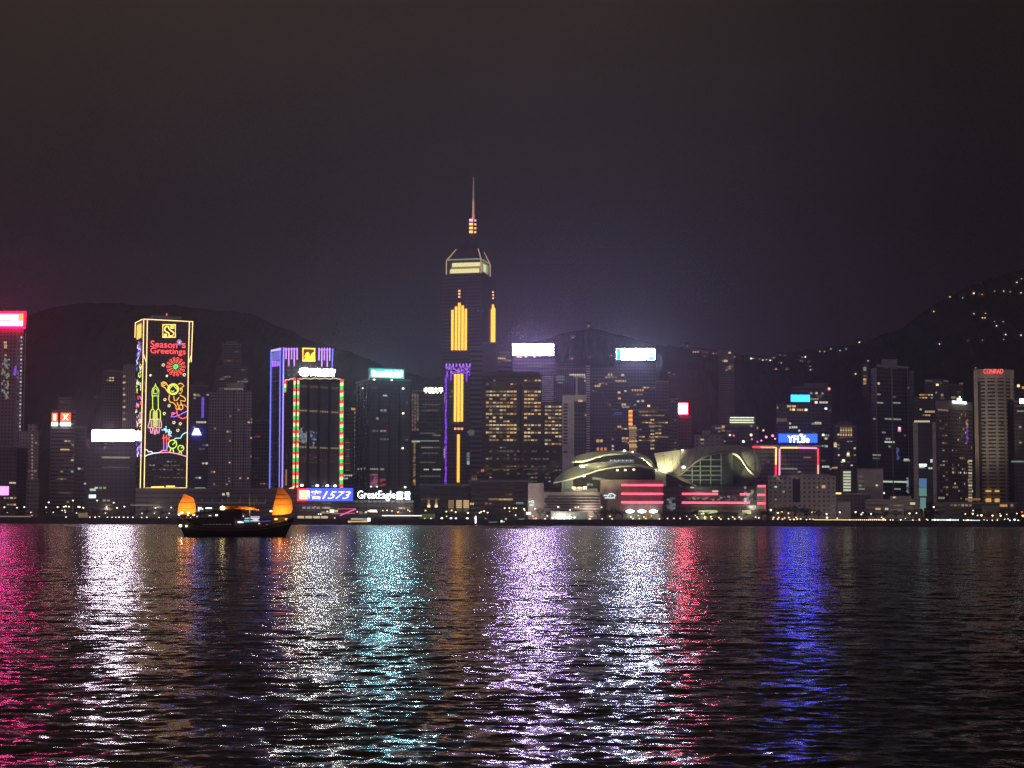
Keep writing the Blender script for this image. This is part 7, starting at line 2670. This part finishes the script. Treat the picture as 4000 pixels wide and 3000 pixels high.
# ------------------------------------------------------------------ junk
def junk():
    Y = 476
    J = lambda x, y, dy=0: at(660 + x * .235, 1870 + y * .235, Y) + Vector((0, dy, 0))
    zw = J(1000, 960).z
    root = empty('junk_boat', (J(1100, 960).x, Y, 0), 'wooden junk with two lit orange batten sails crossing the harbour', 'boat')
    wood = pmat('hull_wood', (.018, .011, .009), .6, vary=.4, scale=1.2)
    wood2 = pmat('cabin_wood', (.03, .018, .012), .6, vary=.4, scale=1.0)
    # hull
    st = [(150, 640, 1.6, 265), (200, 655, 2.3, 280), (300, 700, 2.9, 320), (480, 785, 3.4, 480), (800, 812, 3.7, 800), (1200, 812, 3.7, 1180), (1500, 796, 3.4, 1450), (1700, 765, 2.9, 1630), (1900, 706, 1.9, 1790), (2010, 668, 1.1, 1880), (2092, 636, .25, 1940)]
    near, far = [], []
    for x, y, b, xb in st:
        top = J(x, y)
        bot = J(xb, 960)
        c = []
        for s, w in ((0, 1.0), (.06, 1.04), (.3, 1.02), (.6, .93), (.85, .74), (1.12, .45)):
            q = top.lerp(bot, s)
            c.append((q, b * w))
        near.append([q + Vector((0, -w, 0)) for q, w in c])
        far.append([q + Vector((0, w, 0)) for q, w in c])
    mb = MB()
    mb.grid(list(zip(*near)))
    mb.grid(list(zip(*far)))
    mb.grid([near[0], far[0]])
    mb.grid([near[-1], far[-1]])
    hull = mb.build('hull', wood, root, smooth=True, hasuv=False)
    mb = MB()
    mb.grid([[r[1] for r in near], [r[1] for r in far]])
    mb.build('deck', wood2, root, hasuv=False)
    mb = MB()
    mb.tube([r[0] for r in near], .13, 6)
    mb.tube([r[0] for r in far], .13, 6)
    mb.tube([r[2] + Vector((0, -.04, 0)) for r in near], .09, 5)
    mb.build('gunwale', pmat('gunwale_wood', (.14, .075, .035), .55), root, hasuv=False)

    def blk(x0, x1, y0, y1, hw, mat, name, mb=None):
        own = mb is None
        mb = mb or MB()
        a, b = J(x0, y1), J(x1, y0)
        mb.box(((a.x + b.x) / 2, Y, (a.z + b.z) / 2), b.x - a.x, hw * 2, b.z - a.z)
        if own:
            return mb.build(name, mat, root, hasuv=False)

    # stern castle
    blk(175, 470, 668, 800, 2.4, wood2, 'stern_castle')
    mb = MB()
    for k in range(9):
        q = J(165 + k * 38, 640)
        mb.tube([q + Vector((0, -2.3, -.6)), q + Vector((0, -2.3, .35))], .05, 5)
    mb.tube([J(160, 622, -2.3), J(475, 628, -2.3)], .06, 5)
    mb.tube([J(160, 622, 2.3), J(475, 628, 2.3)], .06, 5)
    mb.build('stern_rail', wood2, root, hasuv=False)
    # cabin: lower wall with a row of dim windows, open upper deck with posts, pitched roof
    blk(480, 1120, 648, 815, 2.9, wood2, 'cabin')
    blk(860, 1235, 545, 660, 2.6, wood2, 'wheelhouse')
    its = []
    for k in range(9):
        a = J(615 + k * 54, 760, -2.95)
        mb = MB()
        mb.box(a, .62 if k % 3 else .4, .08, .34 if k > 2 else .2)
        mb.build('window', E_('cabin_window_dim', (.8, .75, .9), .06 if k < 3 else .10), root, hasuv=False)
    mb = MB()
    for x in (490, 560, 640, 720, 800, 860):
        for s in (-2.7, 2.7):
            mb.tube([J(x, 655, s), J(x, 545, s)], .07, 5)
    mb.build('post', wood2, root, hasuv=False)
    mb = MB()
    rows = []
    for s, drop in ((-3.2, .42), (-1.6, .12), (0, 0), (1.6, .12), (3.2, .42)):
        rows.append([J(x, y, s) - Vector((0, 0, drop)) for x, y in ((455, 548), (600, 535), (800, 508), (1000, 500), (1245, 512))])
    mb.grid(rows)
    mb.grid([[p - Vector((0, 0, .16)) for p in r] for r in rows])
    for r in (rows[0], rows[-1]):
        mb.grid([r, [p - Vector((0, 0, .16)) for p in r]])
    mb.build('cabin_roof', wood2, root, smooth=False, hasuv=False)
    # foredeck awning posts, benches and rail
    mb = MB()
    for x in (1240, 1330, 1420, 1510, 1600, 1690):
        for s in (-2.6, 2.6):
            mb.tube([J(x, 800, s), J(x, 700, s)], .05, 5)
    for s in (-2.6, 2.6):
        mb.tube([J(1235, 712, s), J(1500, 712, s), J(1700, 690, s)], .05, 5)
        mb.tube([J(1235, 745, s), J(1500, 745, s), J(1700, 725, s)], .035, 5)
    mb.build('foredeck_rail', wood2, root, hasuv=False)
    blk(1260, 1480, 770, 800, .9, wood2, 'bench')
    # fore deck house by the bow sail
    blk(1735, 1985, 640, 745, 1.15, pmat('bow_house_wood', (.16, .07, .03), .6), 'bow_house')
    # glowing panels added on deck, standing in for pier lights behind the boat
    for x0, x1, y0, y1, c, s in ((1130, 1228, 706, 736, (1, .93, .9), 2.4), (1240, 1330, 684, 722, (.25, .75, 1), 1.6), (1342, 1492, 690, 718, (.6, .9, 1), 1.3), (1250, 1335, 652, 664, (1, .9, .95), 1.6), (1345, 1490, 648, 668, (1, .95, 1), 1.5), (1345, 1500, 625, 638, (.9, .85, 1), 1.2), (1385, 1470, 676, 692, (1, .97, .97), 1.8)):
        mb = MB()
        a, b = J(x0, y1, 1.2), J(x1, y0, 1.2)
        mb.box(((a.x + b.x) / 2, Y + 1.2, (a.z + b.z) / 2), b.x - a.x, .12, b.z - a.z)
        mb.build('pier_light_panel', E_('pier_panel_%d_%d' % (x0, y0), c, s * .6), root, hasuv=False)
    mb = MB()
    a, b = J(1500, 714, 1.0), J(1680, 700, 1.0)
    mb.tube([a, b], .09, 5)
    mb.build('blue_light_strip', E_('junk_blue_strip', (.15, .12, 1), .7), root, hasuv=False)
    # sails
    cloth = bpy.data.materials.new('sail_cloth')
    cloth.use_nodes = True
    t = NT(cloth.node_tree)
    b = cloth.node_tree.nodes['Principled BSDF']
    tc = t.n('ShaderNodeTexCoord')
    n1 = t.noise(tc.outputs['Object'], 1.3, 4, .6)
    f_ = t.rng(n1.outputs[0], .3, .7, .85, 1.12)
    t.put(b.inputs['Base Color'], t.mix(1.0, (.80, .235, .014), f_, 'MULTIPLY'))
    b.inputs['Roughness'].default_value = .85
    tr = t.n('ShaderNodeBsdfTranslucent')
    t.put(tr.inputs[0], (.80, .235, .014))
    ms = t.n('ShaderNodeMixShader')
    ms.inputs[0].default_value = .35
    cloth.node_tree.links.new(b.outputs[0], ms.inputs[1])
    cloth.node_tree.links.new(tr.outputs[0], ms.inputs[2])
    cloth.node_tree.links.new(ms.outputs[0], cloth.node_tree.nodes['Material Output'].inputs[0])
    batm = pmat('batten_bamboo', (.28, .09, .02), .7)

    def edge(pts, s):
        ys = [p[1] for p in pts]
        y = ys[0] + (ys[-1] - ys[0]) * s
        for (x0, y0), (x1, y1) in zip(pts, pts[1:]):
            if (y0 - y) * (y1 - y) <= 0:
                k = (y - y0) / (y1 - y0) if y1 != y0 else 0
                return Vector((x0 + (x1 - x0) * k, y, 0))
        return Vector((*pts[-1], 0))

    def sail(left, right, battens, foot, mast, lampx, pw):
        rows = []
        n, m = 15, 9
        for i in range(n):
            s = i / (n - 1)
            a, c = edge(left, s), edge(right, s)
            r_ = []
            for j in range(m):
                k = j / (m - 1)
                q = a.lerp(c, k)
                r_.append(J(q.x, q.y, .35 * math.sin(PI * k) * (1 - .3 * s)) + Vector((0, 0, -.10 * math.sin(PI * k))))
            rows.append(r_)
        mb = MB()
        mb.grid(rows)
        mb.grid([[p + Vector((0, .03, 0)) for p in r_] for r_ in rows])
        s_ = mb.build('sail', cloth, root, smooth=True, hasuv=False)
        for s in battens:
            i = s * (n - 1)
            a = rows[int(i)]
            mb = MB()
            mb.tube([p + Vector((0, -.07, 0)) for p in a], .05, 5)
            mb.build('batten', batm, s_, hasuv=False)
        mb = MB()
        mb.tube([J(mast[0], mast[1], .5), J(mast[2], mast[3], .5)], .13, 6, r1=.08)
        mb.build('mast', wood2, root, hasuv=False)
        for x, y, r_, p in lampx:
            q = J(x, y, -1.5)
            mb = MB()
            mb.lathe(q, [(.01, -r_ * .7), (r_, -r_ * .3), (r_, r_ * .3), (.01, r_ * .7)], 8)
            mb.build('lamp', E_('junk_lamp', (1, .66, .20), 14), root, hasuv=False)
        for x, y, dy, p in pw:
            lamp_light('sail_lamp', J(x, y, dy), p, (1, .76, .34), .2, root, 150, J(x, y - 60, 1))

    sail([(140, 592), (165, 420), (235, 290), (240, 252)], [(458, 582), (442, 450), (412, 322), (334, 286), (262, 254)], (.34, .62), None, (300, 800, 290, 262),
         ((185, 596, .26, 0), (230, 566, .36, 0), (340, 568, .26, 0), (430, 604, .24, 0), (335, 606, .18, 0)), ((230, 560, -2.2, 850), (350, 545, -2.4, 800), (300, 430, -4.0, 380)))
    sail([(1715, 606), (1740, 440), (1772, 300), (1820, 132)], [(2030, 576), (2055, 500), (2040, 360), (1990, 262), (1902, 166), (1834, 134)], (.07, .36, .58, .76), None, (1860, 760, 1842, 140),
         ((1709, 538, .28, 0),), ((1830, 570, -2.0, 850), (1930, 540, -2.2, 650), (1850, 430, -4.5, 280)))
    # furled main sail on its boom, lit from below, with two masts
    mb = MB()
    pts = [(850, 505), (920, 486), (1000, 476), (1090, 472), (1180, 474), (1270, 482), (1350, 490), (1430, 498), (1480, 512), (1508, 528)]
    base = len(mb.v)
    mb.tube([J(x, y, 0) for x, y in pts[:-2]], .44, 9)
    mb.tube([J(x, y + 8, 0) for x, y in pts[5:]], .36, 9, r1=.22)
    mb.tube([J(x, y + 14, -.25) for x, y in pts[1:7]], .3, 7)
    mb.build('furled_sail', cloth, root, smooth=True, hasuv=False)
    mb = MB()
    mb.tube([J(840, 512, .1), J(1515, 520, .1)], .1, 6)
    mb.build('boom', wood2, root, hasuv=False)
    mp = pmat('mast_varnished', (.42, .22, .06), .5)
    for a in (((1340, 700), (1336, 250)), ((1140, 520), (1200, 262)), ((1420, 520), (1400, 270))):
        mb = MB()
        mb.tube([J(*a[0], .3), J(*a[1], .3)], .14 if a[0][0] == 1340 else .06, 6, r1=.07 if a[0][0] == 1340 else .03)
        mb.build('mast', mp, root, hasuv=False)
    q = J(900, 490, -1.0)
    mb = MB()
    mb.lathe(q, [(.01, -.5), (.55, -.2), (.6, .25), (.01, .6)], 9)
    mb.build('lamp', E_('junk_lamp_bright', (1, .78, .36), 14), root, hasuv=False)
    for x, y, p in ((960, 520, 420), (1100, 520, 380), (1230, 520, 300), (1360, 530, 300), (1450, 545, 120)):
        lamp_light('sail_lamp', J(x, y, -1.6), p, (1, .74, .32), .15, root, 150, J(x, y - 60, 1))
    # stern and bow lanterns
    for x, y, w, h_, c, s in ((228, 782, .75, .6, (1, .95, .75), 3), (327, 786, .5, .5, (1, .95, .75), 2.4), (1790, 672, .85, .45, (1, .62, .10), 2.0), (1955, 678, .5, .65, (1, .60, .08), 1.8), (1525, 745, .42, .3, (1, .5, .2), 1.8), (1655, 772, .42, .34, (1, .36, .12), 1.8),
                          (820, 606, .6, .38, (1, .9, .8), 3), (710, 614, .7, .22, (1, .86, .55), 1.3), (548, 655, .5, .28, (1, .9, .7), 1.4), (497, 628, .34, .26, (1, .7, .8), 1.8), (1262, 622, .3, .3, (1, .75, .75), 1.6)):
        dy = -3.3 if x < 350 else -1.4 if x > 1700 else -2.75
        mb = MB()
        mb.box(J(x, y, dy), w, .12, h_)
        mb.build('lantern', E_('lantern_%d' % x, c, s), root, hasuv=False)
    lamp_light('lantern_light', J(270, 800, -4.5), 60, (1, .9, .65), .1, root)
    lamp_light('lantern_light', J(1870, 660, -3.0), 70, (1, .6, .2), .1, root)
    mb = MB()
    for x, y, w, h_ in ((488, 505, .35, 1.2), (520, 492, .5, .7), (552, 505, .3, .5)):
        a = J(x, y, .6)
        mb.box(a, w, .1, h_)
    mb.build('stern_lit_sign', E_('stern_white_panel', (.85, 1, .95), 1.3), root, hasuv=False)
    mb = MB()
    mb.box(J(655, 489, .6), 1.7, .1, .32)
    mb.build('roof_light_bar', E_('roof_white_bar', (1, 1, .95), 2.4), root, hasuv=False)


junk()


# ------------------------------------------------------------------ small boats by the far wall
def launch(x0, x1, ytop, ybot, Y, label, hullc, lamps, cabin=(.25, .75)):
    a, b = at(x0, ybot, Y), at(x1, ybot, Y)
    L = b.x - a.x
    cx = (a.x + b.x) / 2
    zt = at((x0 + x1) / 2, ytop, Y).z
    root = empty('launch', (cx, Y, 0), label, 'boat')
    wm = pmat('launch_hull_' + hullc[0], hullc[1], .5)
    mb = MB()
    hz = zt * .42
    near = [[Vector((a.x + L * s, Y - w, hz + rise)), Vector((a.x + L * (s + sh), Y - w * .8, -.4))] for s, w, rise, sh in ((0, 1.4, .3, .02), (.1, 2.1, .1, .02), (.5, 2.4, 0, 0), (.85, 1.8, .4, -.03), (1, .2, .9, -.06))]
    far = [[Vector((p.x, 2 * Y - p.y, p.z)) for p in r_] for r_ in near]
    mb.grid(list(zip(*near)))
    mb.grid(list(zip(*far)))
    mb.grid([near[0], far[0]])
    mb.grid([[r_[0] for r_ in near], [r_[0] for r_ in far]])
    mb.build('hull', wm, root, hasuv=False)
    mb = MB()
    mb.box((a.x + L * sum(cabin) / 2, Y, (hz + zt * .8) / 2), L * (cabin[1] - cabin[0]), 3.4, zt * .8 - hz + .3)
    mb.build('cabin', pmat('launch_cabin', (.10, .10, .11), .6), root, hasuv=False)
    mb = MB()
    mb.box((a.x + L * sum(cabin) / 2, Y, zt * .8 + .25), L * (cabin[1] - cabin[0]) * 1.15, 4.0, .3)
    mb.build('cabin_roof', wm, root, hasuv=False)
    mb = MB()
    mb.tube([(a.x + L * .45, Y, zt * .8), (a.x + L * .45, Y, zt + 1)], .08, 5)
    mb.build('mast', DARK, root, hasuv=False)
    for x, y, w, h_, c, s in lamps:
        q = at(x, y, Y - 2.6)
        mb = MB()
        mb.box(q, w, .15, h_)
        mb.build('window', E_('launch_%d_%d' % (x, y), c, s), root, hasuv=False)


launch(1857, 1962, 2008, 2051, 1392, 'dark launch with a white glow at its stern moored below the tallest tower', ('dark', (.04, .04, .05)), ((1858, 2030, 1.2, 6, (1, .95, 1), 2.2), (1897, 2025, 1.6, 1, (.9, .6, .8), .3), (1918, 2040, 4, 1.2, (.6, .6, .7), .15), (1935, 2039, 3, 1, (.6, .9, .8), .15)))
launch(1958, 2022, 2018, 2050, 1394, 'smaller dark launch with a pinkish light right of the white-glow launch', ('brown', (.07, .05, .04)), ((1976, 2027, 1.5, 1.5, (1, .5, .5), .8), (1959, 2036, 1.6, 1.6, (.9, 1, .6), 2.0), (1968, 2038, 1.6, .8, (.4, 1, .7), .8)))
launch(1350, 1448, 2024, 2048, 1392, 'small lit ferry with amber and white deck lights below the white bilingual lettering', ('ferry', (.05, .045, .04)),
       ((1392, 2027, 9, 1.3, (1, .95, .8), .5), (1398, 2037, 16, 1.1, (1, .55, .2), .9), (1430, 2027, 8, 1.0, (1, .95, .8), .5), (1430, 2035, 7, 1.0, (1, .85, .6), .6), (1441, 2030, 2.5, 3, (1, .9, .7), 1.8), (1365, 2038, 2, 1.5, (1, .8, .4), .8)), (.2, .85))
launch(332, 359, 2043, 2050, 1330, 'tiny unlit sampan lying off the sea wall under the long white billboard', ('sampan', (.03, .03, .03)), (), (.4, .7))

# ------------------------------------------------------------------ humid air
def build_haze():
    mb = MB()
    x0, x1, y0, y1, z0, z1 = -2500, 2500, -40, 4300, -3, 470
    b = [Vector((x0, y0, z0)), Vector((x1, y0, z0)), Vector((x1, y1, z0)), Vector((x0, y1, z0))]
    mb.hexa(b, [Vector((p.x, p.y, z1)) for p in b])
    m = bpy.data.materials.new('haze')
    m.use_nodes = True
    n = m.node_tree.nodes
    n.clear()
    v = n.new('ShaderNodeVolumePrincipled')
    v.inputs['Color'].default_value = (.68, .64, .76, 1)
    v.inputs['Density'].default_value = HAZE
    v.inputs['Anisotropy'].default_value = .66
    out = n.new('ShaderNodeOutputMaterial')
    m.node_tree.links.new(v.outputs[0], out.inputs['Volume'])
    o = mb.build('haze', m, hasuv=False)
    o['kind'] = 'stuff'


HAZE = .000165
build_haze()
